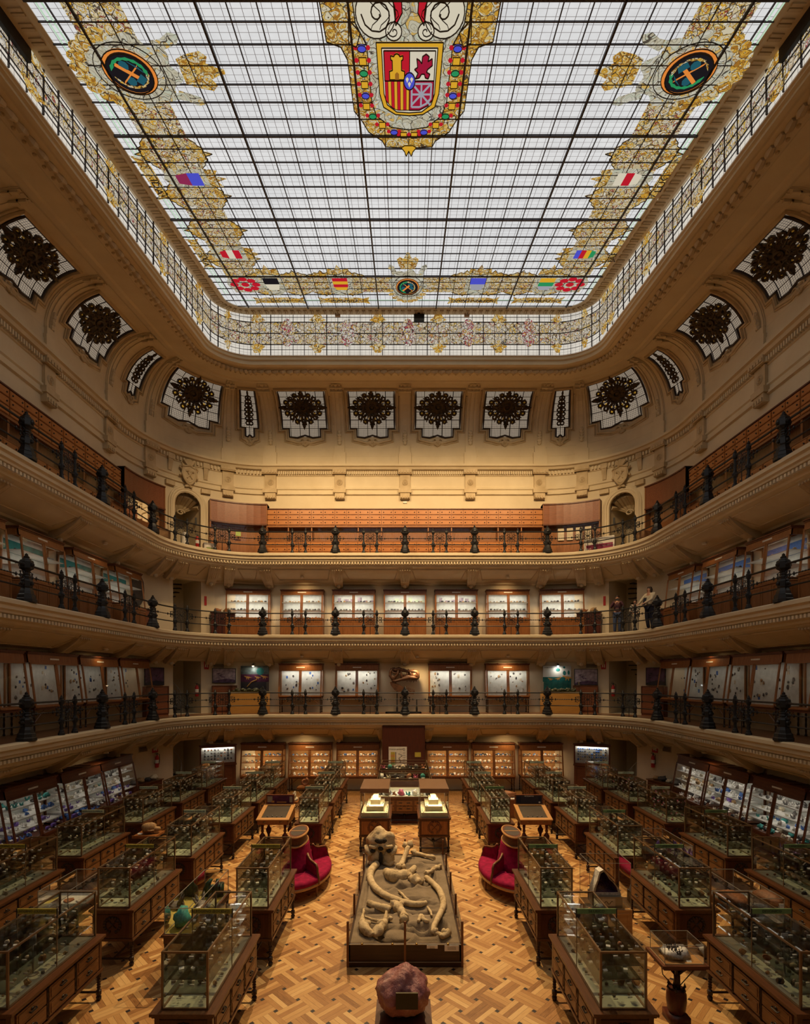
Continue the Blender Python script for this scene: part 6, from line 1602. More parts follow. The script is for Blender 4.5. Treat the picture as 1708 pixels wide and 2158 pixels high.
vitrine('low vitrine with an orange slab between the middle and outer rows, right', 6.37, 9.75, .62, 1.5, .75, 1.19, 'x')
b = rock_mb(81, .2, (1.2,1.5,.45), .4); loose('orange_slab', 'orange fossil slab in the right low vitrine', 'fossil', b, M['stone_rust'], (6.3,9.95,.757), 0, True)
b = MB(); b.hexa([(-.10,-.03,0),(.10,-.03,0),(.10,.06,0),(-.10,.06,0),(-.10,.02,.2),(.10,.02,.2),(.10,.03,.2),(-.10,.03,.2)]); loose('text_card', 'white tilted text card in the right low vitrine', 'card', b, M['white_card'], (6.4,9.35,.757))
vitrine('low vitrine with purple amethyst between the middle and outer rows, right', 6.30, 12.5, .62, 1.5, .75, 1.22, 'x')
for i in range(3): b = crystal_mb(.13, 50+i); loose('amethyst', 'purple amethyst cluster in the right middle vitrine, %s of three' % ['nearest','second','farthest'][i], 'mineral', b, M['stone_violet'], (6.25+.06*i,12.1+.4*i,.757), i)
vitrine('small red-framed desk vitrine in the left aisle far back', -6.05, 17.7, .6, .9, .86, .98, 'x')

# pedestal tables
def pedestal(lb, x, y, W, D, zt, mat='cabinet_wood'):
    t = thing('pedestal_table', lb, 'table', (x,y,.002)); b = MB(); b.box(-W/2,W/2,-D/2,D/2,zt-.05,zt); b.frame(-W/2,W/2,zt-.05,zt+.02,.02,-D/2-.01,-D/2+.01); b.build('table_top', M[mat], t)
    b = MB(); b.lathe([(.05,.06),(.04,.12),(.06,.2),(.03,.26),(.05,.45),(.03,.55),(.06,zt-.08),(.10,zt-.05)], n=10); b.build('column', M['leg_wood'], t)
    b = MB()
    for i in range(3): a = i*2*pi/3+.5; b.tube([(0,0,.12),(.14*cos(a),.14*sin(a),.09),(.27*cos(a),.27*sin(a),.025)], [.035,.03,.022], 6)
    for i in range(4): a = i*pi/2+pi/4; b.tube([(.03*cos(a),.03*sin(a),.55),(.16*cos(a),.16*sin(a),.62),(W*.42*cos(a)*1.2,D*.42*sin(a)*1.2,zt-.05)], .014, 5)
    b.build('foot', M['leg_wood'], t); return t
def skull(b, s=1.0):
    b.ball((0,0,.11*s), (.16*s,.11*s,.11*s), 12, 8, .35, 3); b.ball((.15*s,0,.07*s), (.11*s,.07*s,.06*s), 10, 6, .4, 5)
    for q in (-1,1): b.tube([(-.05*s,q*.10*s,.07*s),(.06*s,q*.12*s,.06*s),(.13*s,q*.08*s,.06*s)], .018*s, 5)
    for i in range(5): b.ball((.10*s+.03*s*i, .05*s, .02*s), .014*s, 5, 4); b.ball((.10*s+.03*s*i, -.05*s, .02*s), .014*s, 5, 4)
    return b
pedestal('small red-brown pedestal table with a skull, in the left outer row', -6.95, 14.02, .62, .55, .84)
loose('animal_skull', 'ochre animal skull on the pedestal table in the left outer row', 'skull', skull(MB(), 1.2), M['stone_ochre'], (-6.95,14.02,.875), .2, True, (-.18,-.08,0))
pedestal('narrow pedestal table with a cream fossil slab in the left aisle, nearer one', -3.85, 17.9, .34, .6, .82)
b = MB(); b.slab([(.15*cos(i*.6)*(1+.2*sin(i*4)),.26*sin(i*.6)*(1+.1*cos(i*3))) for i in range(10)], 0, .05); b.ball((.02,0,.16), (.07,.07,.14), 8, 6, .5, 4); loose('fossil_slab', 'cream fossil slab on the nearer pedestal table in the left aisle', 'fossil', b, M['stone_cream'], (-3.85,17.9,.842))
pedestal('narrow pedestal table with a big ammonite in the left aisle, farther one', -3.95, 20.1, .42, .5, .84)
loose('ammonite', 'brown ammonite standing on the farther pedestal table in the left aisle', 'fossil', ammonite_mb(.16), M['stone_rust'], (-3.9,20.1,.865), .4, True)
pedestal('low stand with a round skull beside the right corner counter', 9.05, 18.75, .42, .42, .92)
loose('animal_skull', 'pale round skull on the low stand in the right corner', 'skull', skull(MB(), 1.1), M['stone_cream'], (9.05,18.75,.945), 1.0, True)
t = thing('box_plinth', 'red-brown box plinth with white top in the right aisle far back', 'plinth', (3.85,18.95,.002)); b = MB(); b.box(-.30,.30,-.28,.28,0,.66); b.build('body', M['cabinet_wood_red'], t)
b = MB(); b.box(-.33,.33,-.31,.31,.66,.70); b.build('top', M['white_card'], t)
b = rock_mb(90, .17, (1.4,1,.7), .5); loose('fossil_block', 'orange brown fossil on the white topped plinth, right aisle', 'fossil', b, M['stone_rust'], (3.83,18.95,.705), 0, True)

# sloping desk vitrines
for sg, nm in ((-1,'left'),(1,'right')):
    t = thing('desk_vitrine', 'oak desk vitrine with %s panel in the %s aisle' % ('maroon' if sg < 0 else 'dark METEORITOS', nm), 'desk', (sg*3.93+(-.03 if sg < 0 else 0),15.95,.002))
    b = MB(); W = .92
    b.hexa([(-W/2,-.48,.66),(W/2,-.48,.66),(W/2,.48,.66),(-W/2,.48,.66),(-W/2,-.48,.80),(W/2,-.48,.80),(W/2,.48,1.04),(-W/2,.48,1.04)]); b.build('body', M['cabinet_wood'], t)
    sl = lambda y: .80+.24*(y+.48)/.96
    b = MB()
    for x0, x1, y0, y1 in ((-W/2-.03,W/2+.03,-.52,-.40),(-W/2-.03,W/2+.03,.36,.44),(-W/2-.03,-W/2+.09,-.40,.36),(W/2-.09,W/2+.03,-.40,.36)):
        b.hexa([(x0,y0,sl(y0)),(x1,y0,sl(y0)),(x1,y1,sl(y1)),(x0,y1,sl(y1)),(x0,y0,sl(y0)+.035),(x1,y0,sl(y0)+.035),(x1,y1,sl(y1)+.035),(x0,y1,sl(y1)+.035)])
    b.build('lid_frame', M['light_wood'], t)
    b = MB(); b.quad((-.38,-.40,sl(-.4)+.006),(.38,-.40,sl(-.4)+.006),(.38,.36,sl(.36)+.006),(-.38,.36,sl(.36)+.006)); b.build('bed', M['leather'], t)
    b = MB(); b.quad((-.38,-.40,sl(-.4)+.025),(.38,-.40,sl(-.4)+.025),(.38,.36,sl(.36)+.025),(-.38,.36,sl(.36)+.025)); b.build('pane', M['glass'], t)
    b = MB()
    for q in range(4): rock_parts(b, (-.2+.14*q,-.3+.03*(q % 2),sl(-.3)+.006), .025, q)
    b.build('displayed_stone', M['stone_grey'], t)
    b = MB(); b.box(-W/2+.02,W/2-.02,-.50,-.482,.70,.79); d = b.build('drawer', M['cabinet_wood'], t)
    for q in (-.24,.24): h = MB(); h.tube([(q-.04,-.505,.75),(q,-.53,.745),(q+.04,-.505,.75)], .009, 5); h.build('handle', M['brass'], d)
    b = MB(); b.box(-W/2+.01,W/2-.01,.44,.48,1.04,1.36); b.build('back_board', M['cabinet_wood_red'], t)
    p = MB(); p.box(-W/2+.05,W/2-.05,.432,.44,1.08,1.33); p = p.build('text_panel', M['magenta' if False else ('poster_plum' if sg < 0 else 'poster_night')], t)
    q = MB(); q.box(-.40,-.24,.428,.432,1.12,1.31) if sg < 0 else q.box(-.40,-.26,.428,.432,1.10,1.30)
    q.box(.30,.39,.428,.432,1.12,1.30); q.build('printed_picture', M['grey_metal' if sg < 0 else 'navy'], p)
    if sg < 0:
        q = MB(); q.box(-.10,.20,.426,.432,1.11,1.14); q.box(-.27,-.18,.426,.428,1.11,1.17); q.build('printed_band', M['orange_wood'], p)
    else:
        o = obj('lettering', textmesh('METEORITOS', .05, 'lettering', M['white_card'], ext=.001), p); o.location = (0,.430,1.31); o.rotation_euler = (pi/2,0,0)
        q = MB(); q.ball((.33,.428,1.12), (.03,.006,.03), 10, 6); q.build('printed_moon', M['white_card'], p)
    for x in (-.34,.34):
        for y in (-.36,.36): b = MB(); b.lathe([(.05,0),(.05,.05),(.03,.08),(.04,.14),(.085,.24),(.09,.30),(.05,.36),(.03,.40),(.05,.44),(.035,.5),(.05,.66)], (x,y,0), 12); b.build('leg', M['door_wood'], t, True)

# ================================================================== RED BORNE SOFAS
def sofa(lb, x, y):
    t = thing('round_sofa', lb, 'sofa', (x,y,.002)); sx, sy = .80, 1.25
    b = MB(); b.lathe([(.985,.25),(1.0,.26),(1.0,.30),(.985,.32)], n=40, sx=sx, sy=sy); b.build('seat_rail', M['light_wood'], t)
    b = MB(); b.lathe([(.3,.32),(.985,.322),(1.0,.36),(.985,.42),(.93,.45),(.6,.465),(.3,.46)], n=40, sx=sx, sy=sy); b.build('seat', M['velvet'], t, True)
    b = MB(); b.lathe([(.56,.44),(.52,.55),(.43,.85),(.40,1.0),(.39,1.03)], n=40, sx=sx*.80, sy=sy*.90); b.build('backrest', M['velvet'], t, True)
    b = MB(); b.lathe([(.43,1.02),(.45,1.04),(.43,1.07),(.40,1.08),(.40,1.24),(.43,1.25),(.44,1.27),(.42,1.29)], n=40, sx=sx*.60, sy=sy*.94); b.build('console', M['cabinet_wood_dark'], t)
    b = MB()
    for z in (1.045,1.275): b.tube([(sx*.60*.445*cos(i*pi/20), sy*.94*.445*sin(i*pi/20), z) for i in range(40)], .022, 6, True)
    b.box(-.18,.18,-.018,.018,1.288,1.298); b.build('console_moulding', M['light_wood'], t)
    for e in (-1,1):
        b = MB(); b.slab([(.165*cos(a)*e*e, e*(.03+.36*sin(a))) for a in [pi*i/12 for i in range(13)]][::e], 1.288, 1.294); b.build('console_inlay', M['leather'], t)
    for a in (radians(-38), radians(38), radians(142), radians(218)):
        ex = lambda q: (sx*q*cos(a), sy*q*sin(a))
        b = MB(); n = Vector((-sin(a)*sy, cos(a)*sx, 0)).normalized()*.035
        pr = [(.44,.46),(.44,.82),(.55,.74),(.70,.70),(.84,.69),(.90,.62),(.91,.55),(.95,.46)]
        vs = [(ex(q)[0]+k_*n.x, ex(q)[1]+k_*n.y, z) for k_ in (-1,1) for q, z in pr]; m = len(pr)
        b.add(vs, [tuple(range(m)), tuple(range(2*m-1,m-1,-1))]+[(i,(i+1)%m,(i+1)%m+m,i+m) for i in range(m)]); b.build('arm_panel', M['velvet'], t)
        b = MB(); b.tube([(*ex(q), z) for q, z in [(.45,.86),(.52,.78),(.62,.735),(.78,.72),(.88,.70),(.925,.63),(.925,.55),(.96,.47),(.985,.40),(.99,.28)]], .030, 7); b.build('arm_rail', M['post_wood'], t, True)
    for i in range(6):
        a = i*pi/3+.35; b = MB(); b.lathe([(.018,0),(.022,.03),(.018,.06),(.03,.12),(.035,.20),(.028,.25)], (sx*.93*cos(a), sy*.93*sin(a), 0), 8); b.build('leg', M['post_wood'], t)
sofa('crimson velvet round sofa with console top, left of the fossil bed', -2.62, 12.72)
sofa('crimson velvet round sofa with console top, right of the fossil bed', 2.62, 12.72)

# ================================================================== FOSSIL BED
BX, BY = 1.0, 11.355; BL = 2.315
t = thing('fossil_bed', 'low wooden box of sediment with glass rail and bronze posts in the centre', 'display', (0,BY,.002))
b = MB(); b.box(-BX,BX,-BL,-BL+.04,0,.40); b.box(-BX,BX,BL-.04,BL,0,.40); b.box(-BX,-BX+.04,-BL,BL,0,.40); b.box(BX-.04,BX,-BL,BL,0,.40); b.box(-BX-.02,BX+.02,-BL-.015,-BL,0,.09); b.build('box', M['bed_wood'], t)
b = MB(); b.box(-BX,BX,-BL-.012,-BL,.385,.40); b.box(-BX,BX,-BL-.018,-BL-.014,.085,.095); b.build('metal_edge', M['grey_metal'], t)
nx, ny = 56, 120; vs = []; fs = []
tusk = [(-0.704,1.387),(-0.802,0.975),(-0.794,0.449),(-0.66,-0.034),(-0.457,-0.4),(-0.189,-0.669),(0.051,-0.835),(0.287,-0.889),(0.43,-0.80)]
tusk2 = [(0.487,0.541),(0.629,0.181),(0.742,-0.199),(0.781,-0.594),(0.775,-0.889),(0.724,-1.169),(0.626,-1.499),(0.535,-1.808),(0.495,-2.013)]
pits = [(.10,-.50,.36,.10,.09),(-.10,.12,.28,.10,.10),(.263,-1.72,.22,.13,.08),(-.22,-2.05,.30,.22,.10),(.66,-1.75,.12,.30,.11),(-.5,-1.12,.34,.10,.09),(.2,1.25,.3,.2,.05),(.66,1.62,.26,.10,.07),(.26,.22,.28,.08,.09),(.62,.75,.10,.28,.07),(-.45,-1.75,.30,.10,.07),(.45,-1.15,.34,.08,.08),(-.86,-.3,.06,.5,.06),(.4,-2.0,.26,.12,.09),(-.45,.35,.25,.35,.05),(.30,-.75,.35,.10,.07)]
for j in range(ny+1):
    for i in range(nx+1):
        x = -BX+.04+(2*BX-.08)*i/nx; y = -BL+.04+(2*BL-.08)*j/ny
        z = .40+.02*noise.noise(Vector((x*2,y*2,0)))+.008*noise.noise(Vector((x*9,y*9,3)))
        for px, py, rx, ry, d in pits:
            q = ((x-px)/rx)**2+((y-py)/ry)**2
            z += -1.5*d*math.exp(-q*q*.8)+.05*math.exp(-((sqrt(q)-1.35)/.22)**2)
        e = min(i, nx-i, j, ny-j); 
        if e < 2: z = .385+(z-.385)*e/2
        vs.append((x,y,max(.16,z)))
for j in range(ny):
    for i in range(nx): a = j*(nx+1)+i; fs.append((a,a+1,a+nx+2,a+nx+1))
b = MB(); b.add(vs, fs); b.build('sediment', M['sediment'], t, True)
for s_ in (-1,1):
    for y in (-BL,-1.15,0,1.2,BL-.02): b = MB(); b.box(s_*BX-.02,s_*BX+.02,y-.02,y+.02,.0 if y == -BL else .3,.77); b.ball((s_*BX,y,.775), .026, 6, 4); b.build('post', M['post_wood'], t)
    g = MB(); g.quad((s_*BX,-BL,.42),(s_*BX,BL,.42),(s_*BX,BL,.75),(s_*BX,-BL,.75)); g.build('glass_pane', M['vitrine_glass'], t)
for y in (-BL-.005,BL): b = MB(); b.box(-.02,.02,y-.02,y+.02,0 if y < 0 else .3,.77); b.ball((0,y,.775), .03, 6, 4); b.build('post', M['post_wood'], t); g = MB(); g.quad((-BX,y,.42),(BX,y,.42),(BX,y,.75),(-BX,y,.75)); g.build('glass_pane', M['vitrine_glass'], t)
b = MB()
for x in (-.75,-.22,.20,.75): b.ball((x,-BL-.02,.405), .022, 7, 5)
b.build('bolt', M['brass'], t)
for x0, x1, z0, z1, w_ in ((.38,.57,.33,.385,1),(.69,.94,.285,.385,2)):
    p = MB(); p.box(x0,x1,-BL-.024,-BL-.016,z0,z1); p = p.build('label_plate', M['white_card'], t)
    q = MB()
    for k_ in range(3): q.box(x0+.05,x1-.05+.0,-BL-.026,-BL-.024,z1-.03-.02*k_,z1-.026-.02*k_)
    q.build('printed_line', M['ink'], p)
def roughen(b, amp):
    for i, p in enumerate(b.v):
        q = Vector(p); d = noise.noise_vector(q*9)+.5*noise.noise_vector(q*22); b.v[i] = tuple(q+d*amp)
def bone(nm, lb, pts, rs, z=.44, knob=None, jig=0, n=12):
    b = MB(); P_ = [Vector((x,y,z+(zz[0] if zz else 0))) for x, y, *zz in pts]
    Q = []; R = []
    m = len(P_)
    for i in range(m-1):                     # Catmull-Rom through the points read off image pixels
        p0, p1, p2, p3 = P_[max(0,i-1)], P_[i], P_[i+1], P_[min(m-1,i+2)]
        for k_ in range(8):
            u = k_/8; Q.append(.5*((2*p1)+(p2-p0)*u+(2*p0-5*p1+4*p2-p3)*u*u+(3*p1-p0-3*p2+p3)*u**3)); R.append(rs[i]+(rs[i+1]-rs[i])*u)
    Q.append(P_[-1]); R.append(rs[-1])
    if jig: R = [r_*(1+jig*noise.noise(q*7)) for r_, q in zip(R, Q)]
    b.tube(Q, R, n)
    for k_ in knob or []: b.ball((k_[0],k_[1],z+k_[2]), k_[3], 9, 6, .5, int(k_[0]*50))
    roughen(b, .020 if jig else .008)
    o = b.build(nm, M['bone'], None, True); o.location = (0,BY,.002); return tag(o, lb, 'bone')
bone('elephant_tusk', 'long curved pale tusk sweeping from the big skull across the fossil bed', tusk, [.085,.085,.082,.078,.074,.070,.066,.060,.045], .47)
bone('elephant_tusk', 'curved pale tusk along the right side of the fossil bed', tusk2, [.055,.062,.066,.068,.066,.062,.056,.050,.030], .47)
bone('femur', 'thick leg bone standing beside the big skull in the fossil bed', [(.09,2.15,.22),(.02,1.80,.14),(-.05,1.5,.06),(-.10,1.25,0)], [.08,.06,.055,.085], .46, [(.12,2.12,.24,.10),(.02,2.16,.22,.08),(-.16,1.22,.0,.08),(-.04,1.2,0,.08)], .2)
bone('rib_bone', 'long pale bone along the far right edge of the fossil bed', [(.231,2.2),(.371,2.12),(.548,2.0),(.78,1.86)], [.07,.05,.045,.04], .46, [(.24,2.2,.03,.08)], .3)
bone('pelvis', 'broad pale shoulder blade in the middle of the fossil bed', [(-.47,.95,.04),(-.36,.78,.02),(-.2,.65,.02),(-.03,.72,.02),(.12,.88,.03),(.25,1.08,.08)], [.07,.13,.16,.14,.08,.05], .42, [(-.3,.72,0,(.14,.12,.06)),(-.08,.66,0,(.16,.14,.06))], .3)
bone('vertebra', 'rough lump of vertebra right of the shoulder blade in the fossil bed', [(.112,.58),(.234,.44),(.354,.30)], [.08,.11,.09], .44, [(.12,.6,.03,.07),(.3,.5,.02,.06),(.34,.28,.02,.07)], .6)
bone('jaw_bone', 'flat dark-edged jaw bone at the left of the fossil bed', [(-.76,-.76),(-.61,-.89),(-.46,-.98),(-.30,-1.08)], [.05,.08,.075,.05], .45, [], .4)
bone('knuckle_bone', 'knobbly joint bone in the near middle of the fossil bed', [(-.184,-.90),(-.12,-1.05),(-.042,-1.27),(-.004,-1.45)], [.10,.09,.075,.08], .46, [(-.24,-.94,.03,.08),(-.09,-.92,.03,.07),(-.02,-1.5,.0,.09)], .5)
bone('mandible', 'left prong of the twin mandible at the near left of the fossil bed', [(-.80,-1.24,.06),(-.81,-1.55,.04),(-.76,-1.86,.03),(-.66,-2.06,.02),(-.585,-2.17,.0)], [.022,.045,.095,.09,.035], .47, [(-.70,-1.84,.06,.07)], .3)
bone('mandible', 'right prong of the twin mandible at the near left of the fossil bed', [(-.36,-1.34,.06),(-.37,-1.62,.04),(-.42,-1.88,.03),(-.50,-2.06,.02),(-.56,-2.17,0)], [.022,.045,.095,.09,.035], .47, [(-.45,-1.84,.06,.07)], .3)
bone('rib_bone', 'thin arched rib above the mandible in the fossil bed', [(-.775,-1.38),(-.616,-1.51),(-.465,-1.56),(-.29,-1.48)], [.018,.026,.028,.035], .45, [(-.28,-1.5,.02,.045)])
bone('rib_bone', 'slender wavy rib in the middle of the fossil bed', [(-.147,-.13),(-.062,-.30),(.02,-.52),(.085,-.60)], [.02,.028,.03,.02], .43)
bone('ankle_bone', 'small three-cornered pale bone at the near right of the fossil bed', [(.25,-1.58),(.31,-1.36),(.36,-1.52),(.45,-1.58)], [.025,.05,.04,.03], .45)
bone('hip_bone', 'forked pale bone at the near right end of the fossil bed', [(.494,-2.0),(.586,-2.08),(.67,-2.18),(.79,-2.02)], [.03,.05,.055,.06], .47, [(.70,-2.1,.02,.06),(.56,-2.03,.02,.05)], .4)
bone('arm_bone', 'pale bone near the right edge of the fossil bed', [(.48,.93),(.616,.96),(.743,1.2),(.85,1.18)], [.05,.045,.06,.04], .44, [(.52,.86,0,.06),(.84,1.24,.02,.06)], .4)
bone('finger_bone', 'thin short bone right of the tusk tip in the fossil bed', [(.457,-.95),(.495,-1.13),(.523,-1.33)], [.02,.026,.02], .44)
b = MB(); b.ball((-.11,-2.02,.36), (.30,.20,.09), 14, 8, .5, 8); o = b.build('sediment_block', M['sediment'], None, True); o.location = (0,BY,.002); tag(o, 'grey brown sediment block behind the middle front post of the fossil bed', 'rock')
# elephant skull, propped upright at the far left corner
t = thing('elephant_skull', 'big pale elephant skull at the far left of the fossil bed', 'skull', (-.60,BY+1.62,.46))
b = MB(); bm_s = []
b.ball((0,.10,.42), (.36,.26,.36), 36, 24, .25, 2); b.ball((-.17,-.02,.12), (.16,.18,.22), 14, 10, .4, 6); b.ball((.17,-.02,.12), (.16,.18,.22), 14, 10, .4, 7); b.ball((0,.05,.16), (.22,.18,.2), 12, 8, .4, 9)
for s_ in (-1,1):
    b.tube([(s_*.36,.05,.36),(s_*.33,-.08,.26),(s_*.24,-.14,.2)], [.06,.06,.05], 8); b.tube([(s_*.06,-.14,.44),(s_*.17,-.16,.40),(s_*.28,-.12,.42)], [.045,.05,.04], 8); b.ball((s_*.19,-.10,-.02), (.13,.10,.09), 10, 7, .5, 11)
roughen(b, .022); b.build('cranium', M['bone'], t, True)
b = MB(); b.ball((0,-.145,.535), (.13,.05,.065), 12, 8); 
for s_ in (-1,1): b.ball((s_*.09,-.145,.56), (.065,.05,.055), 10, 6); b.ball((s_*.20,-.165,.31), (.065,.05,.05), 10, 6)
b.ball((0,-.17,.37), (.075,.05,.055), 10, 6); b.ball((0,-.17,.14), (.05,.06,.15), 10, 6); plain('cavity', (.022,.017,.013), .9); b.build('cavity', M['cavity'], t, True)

# ================================================================== STEPPED CASES IN FRONT OF THE VESTIBULE
for x, nm in ((-.885,'left'),(.855,'right')):
    t = thing('gem_case', 'wooden case with wreath panel and cream stepped pyramid, %s one' % nm, 'display case', (x,15.75,.002)); case_table(t, .96, 1.62, 'cabinet_wood', 1.0, 2, 1.25)
    glass_box(t, .82, 1.46, 1.0, 1.72, 'vitrine_glass' if False else 'grey_metal', .005, False, None, 'vitrine_glass')
    k = N('smoky_lid'); 
    b = MB(); b.box(-.42,.42,-.74,.74,1.725,1.84); b.build('lid', M['lid_acrylic'] if 'lid_acrylic' in M else plain('lid_acrylic', (.22,.13,.08), .25, .2), t)
    p = thing('stepped_pyramid', 'cream stepped pyramid of small gems inside the %s wreath case' % nm, 'stand', (x,15.75,1.004))
    for i, (w, l, z0, z1) in enumerate(((.76,1.40,0,.13),(.50,1.0,.13,.27),(.28,.6,.27,.42),(.16,.3,.42,.5))): b = MB(); b.box(-w/2,w/2,-l/2,l/2,z0,z1); b.build('step', M['cream_step'], p)
    b = MB(); q = random.Random(4)
    for i in range(60):
        lev = i % 3; w, l, z = ((.70,1.32,.13),(.44,.92,.27),(.24,.5,.42))[lev]; e = q.random()
        px, py = ((q.choice((-1,1))*w/2, (e-.5)*l) if q.random() < .6 else ((e-.5)*w, q.choice((-1,1))*l/2)); b.ball((px,py,z+.01), .014, 5, 4)
    b.build('gem', M['stone_grey'], p)
    LAMPS.append((t, (0,-.3,1.70), .6, 20))
t = thing('tiered_case', 'large tiered glass case of minerals in front of the vestibule doors', 'display case', (-.02,18.75,.002)); case_table(t, 2.0, 1.7, 'table_wood', .92, 2, 1.0)
for x0 in (-.62,0,.62):
    for r_ in range(2):
        d = MB(); d.box(x0-.27,x0+.27,-.822,-.806,.44+.2*r_,.60+.2*r_); d = d.build('drawer', M['drawer_wood'], t)
        for q in (-.14,.14): h = MB(); h.box(x0+q-.06,x0+q+.06,-.835,-.822,.51+.2*r_,.535+.2*r_); h.build('handle', M['iron_dark'], d)
b = MB(); b.box(-.9,.9,-.75,.75,0,.08); b.build('plinth', M['door_wood'], t)
for W_, L_, z0, z1 in ((1.92,1.6,.92,1.50),(1.78,1.0,1.50,1.80),(1.62,.6,1.80,2.04)): glass_box(t, W_, L_, z0, z1, 'case_metal', .012, False, 'case_lining' if z0 < 1 else None, 'vitrine_glass')
q = random.Random(9)
for i in range(22):
    lev = i % 3; z = (.93,1.506,1.806)[lev]; yy = (-.55,-.38,-.22)[lev]; pl = ['stone_dark','stone_white','stone_pink','stone_grey','stone_cream','stone_teal','stone_rust'][i % 7]
    b = rock_mb(i+120, .085 if lev else .11, (1.1,.9,1.0), .6) if i % 2 else crystal_mb(.09, i); o = loose('mineral_specimen', '%s mineral with card on the %s tier of the tiered case' % (WORD[pl], ['lowest','middle','top'][lev]), 'mineral', b, M[pl], (-.85+.24*(i//3)+.03*lev,18.75+yy,z+.004), i, True, (0,-.05,0)); o['group'] = WORD[pl]+' minerals in the tiered case'
b = MB()
for z, W_, L_ in ((1.5,1.9,1.58),(1.8,1.76,.98)): b.box(-W_/2,W_/2,-L_/2,L_/2,z-.006,z-.001)
b.build('tier_floor', M['shelf_glass'], t)
LAMPS.append((t, (0,-.3,1.47), 1.2, 8))

# ================================================================== NEAR OBJECTS
t = thing('boulder_pedestal', 'dark square pedestal under the rose quartz boulder', 'pedestal', (-.02,7.05,.002)); b = MB(); b.box(-.36,.36,-.3,.3,0,.44); b.build('body', M['bed_wood'], t); b = MB(); b.box(-.38,.38,-.32,.32,.44,.47); b.build('top', M['door_wood'], t)
bm = bmesh.new(); bmesh.ops.create_icosphere(bm, subdivisions=5, radius=1)
for v in bm.verts:
    d = v.co.normalized(); q = 1+.16*noise.noise(d*1.6+Vector((4,1,2)))+.10*noise.noise(d*3.7)+.04*noise.noise(d*9)+.02*noise.noise(d*22)
    fac = [Vector((-.55,-.6,.55)), Vector((.6,-.55,.5)), Vector((0,-.9,-.1)), Vector((.9,-.2,-.1)), Vector((-.95,-.15,.0)), Vector((-.3,-.7,-.65)), Vector((.4,-.6,-.7))]
    for f in fac:
        c_ = d.dot(f.normalized()); lim = .84
        if c_ > lim: q *= 1-(c_-lim)*.55
    z = d.z*q; top = .62+.28*max(0, z)**2
    v.co = Vector((d.x*q*.385*(1-.45*max(0,z)**1.5), d.y*q*.33*(1-.3*max(0,z)), (.33+z*(.35 if z < 0 else .33))))
me = bpy.data.meshes.new('rose_quartz_boulder'); bm.to_mesh(me); bm.free(); me.materials.append(M['rose_quartz']); me.polygons.foreach_set('use_smooth', [True]*len(me.polygons))
o = obj('rose_quartz_boulder', me); o.location = (-.02,7.05,.47); tag(o, 'pink and mauve rose quartz boulder with a square dark plaque, front centre', 'boulder')
b = MB(); b.box(-.145,.145,-.012,.012,-.11,.11); pq = b.build('plaque', plain('plaque_bronze', (.035,.032,.018), .3, .6), o); pq.location = (.045,-.312,.37); pq.rotation_euler = (.06,0,0)
# vase table at the right
t = thing('vase_table', 'small glass-topped table on a turned vase stand at the right front', 'table', (4.0,7.62,.002))
b = MB(); b.box(-.33,.33,-.27,.27,.90,.945); b.box(-.30,.30,-.24,.24,.87,.90); b.build('table_top', M['cabinet_wood_dark'], t)
b = MB(); b.box(-.29,.29,-.23,.23,.945,.952); b.build('cloth', M['light_wood'], t)
b = MB(); b.box(-.14,.14,-.14,.14,0,.12); b.lathe([(.10,.12),(.12,.16),(.14,.30),(.135,.42),(.11,.46),(.12,.48)], n=14); b.build('vase', M['door_wood'], t, True)
b = MB(); b.tube([(0,0,.45),(.01,0,.62),(0,0,.76)], [.06,.045,.05], 8)
for i in range(6): a = i*pi/3; b.tube([(.03*cos(a),.03*sin(a),.70),(.10*cos(a),.10*sin(a),.78),(.22*cos(a),.20*sin(a),.88)], [.025,.02,.015], 6); b.tube([(.09*cos(a),.09*sin(a),.46),(.13*cos(a),.13*sin(a),.50),(.12*cos(a),.12*sin(a),.55)], [.02,.018,.004], 5)
for s_ in (-1,1): b.tube([(s_*.04,0,.5),(s_*.2,0,.68),(s_*.27,-.1,.87)], .008, 4)
b.build('palm_stem', M['leg_wood'], t, True)
glass_box(t, .56, .44, .952, 1.22, 'vitrine_glass' if False else 'grey_metal', .003, False, None, 'vitrine_glass')
b = MB(); b.ball((0,0,.05), (.20,.16,.06), 16, 8, .8, 3); o = loose('crystal_block', 'white matrix with dark crystals in the glass box on the vase table', 'mineral', b, M['stone_white'], (3.98,7.62,.956), 0, True)
b = MB()
for i in range(26): a = i*2.4; q_ = .10*sqrt(i/26); L = .03+.03*((i*7) % 5)/5; b.tube([(q_*cos(a),q_*sin(a),.07),(q_*cos(a)*1.25,q_*sin(a)*1.25,.09+L)], [.022,.004], 5)
b.build('dark_crystal', M['stone_dark'], o); c = obj('label_card', CARD, o); c.location = (.12,-.10,-.004)
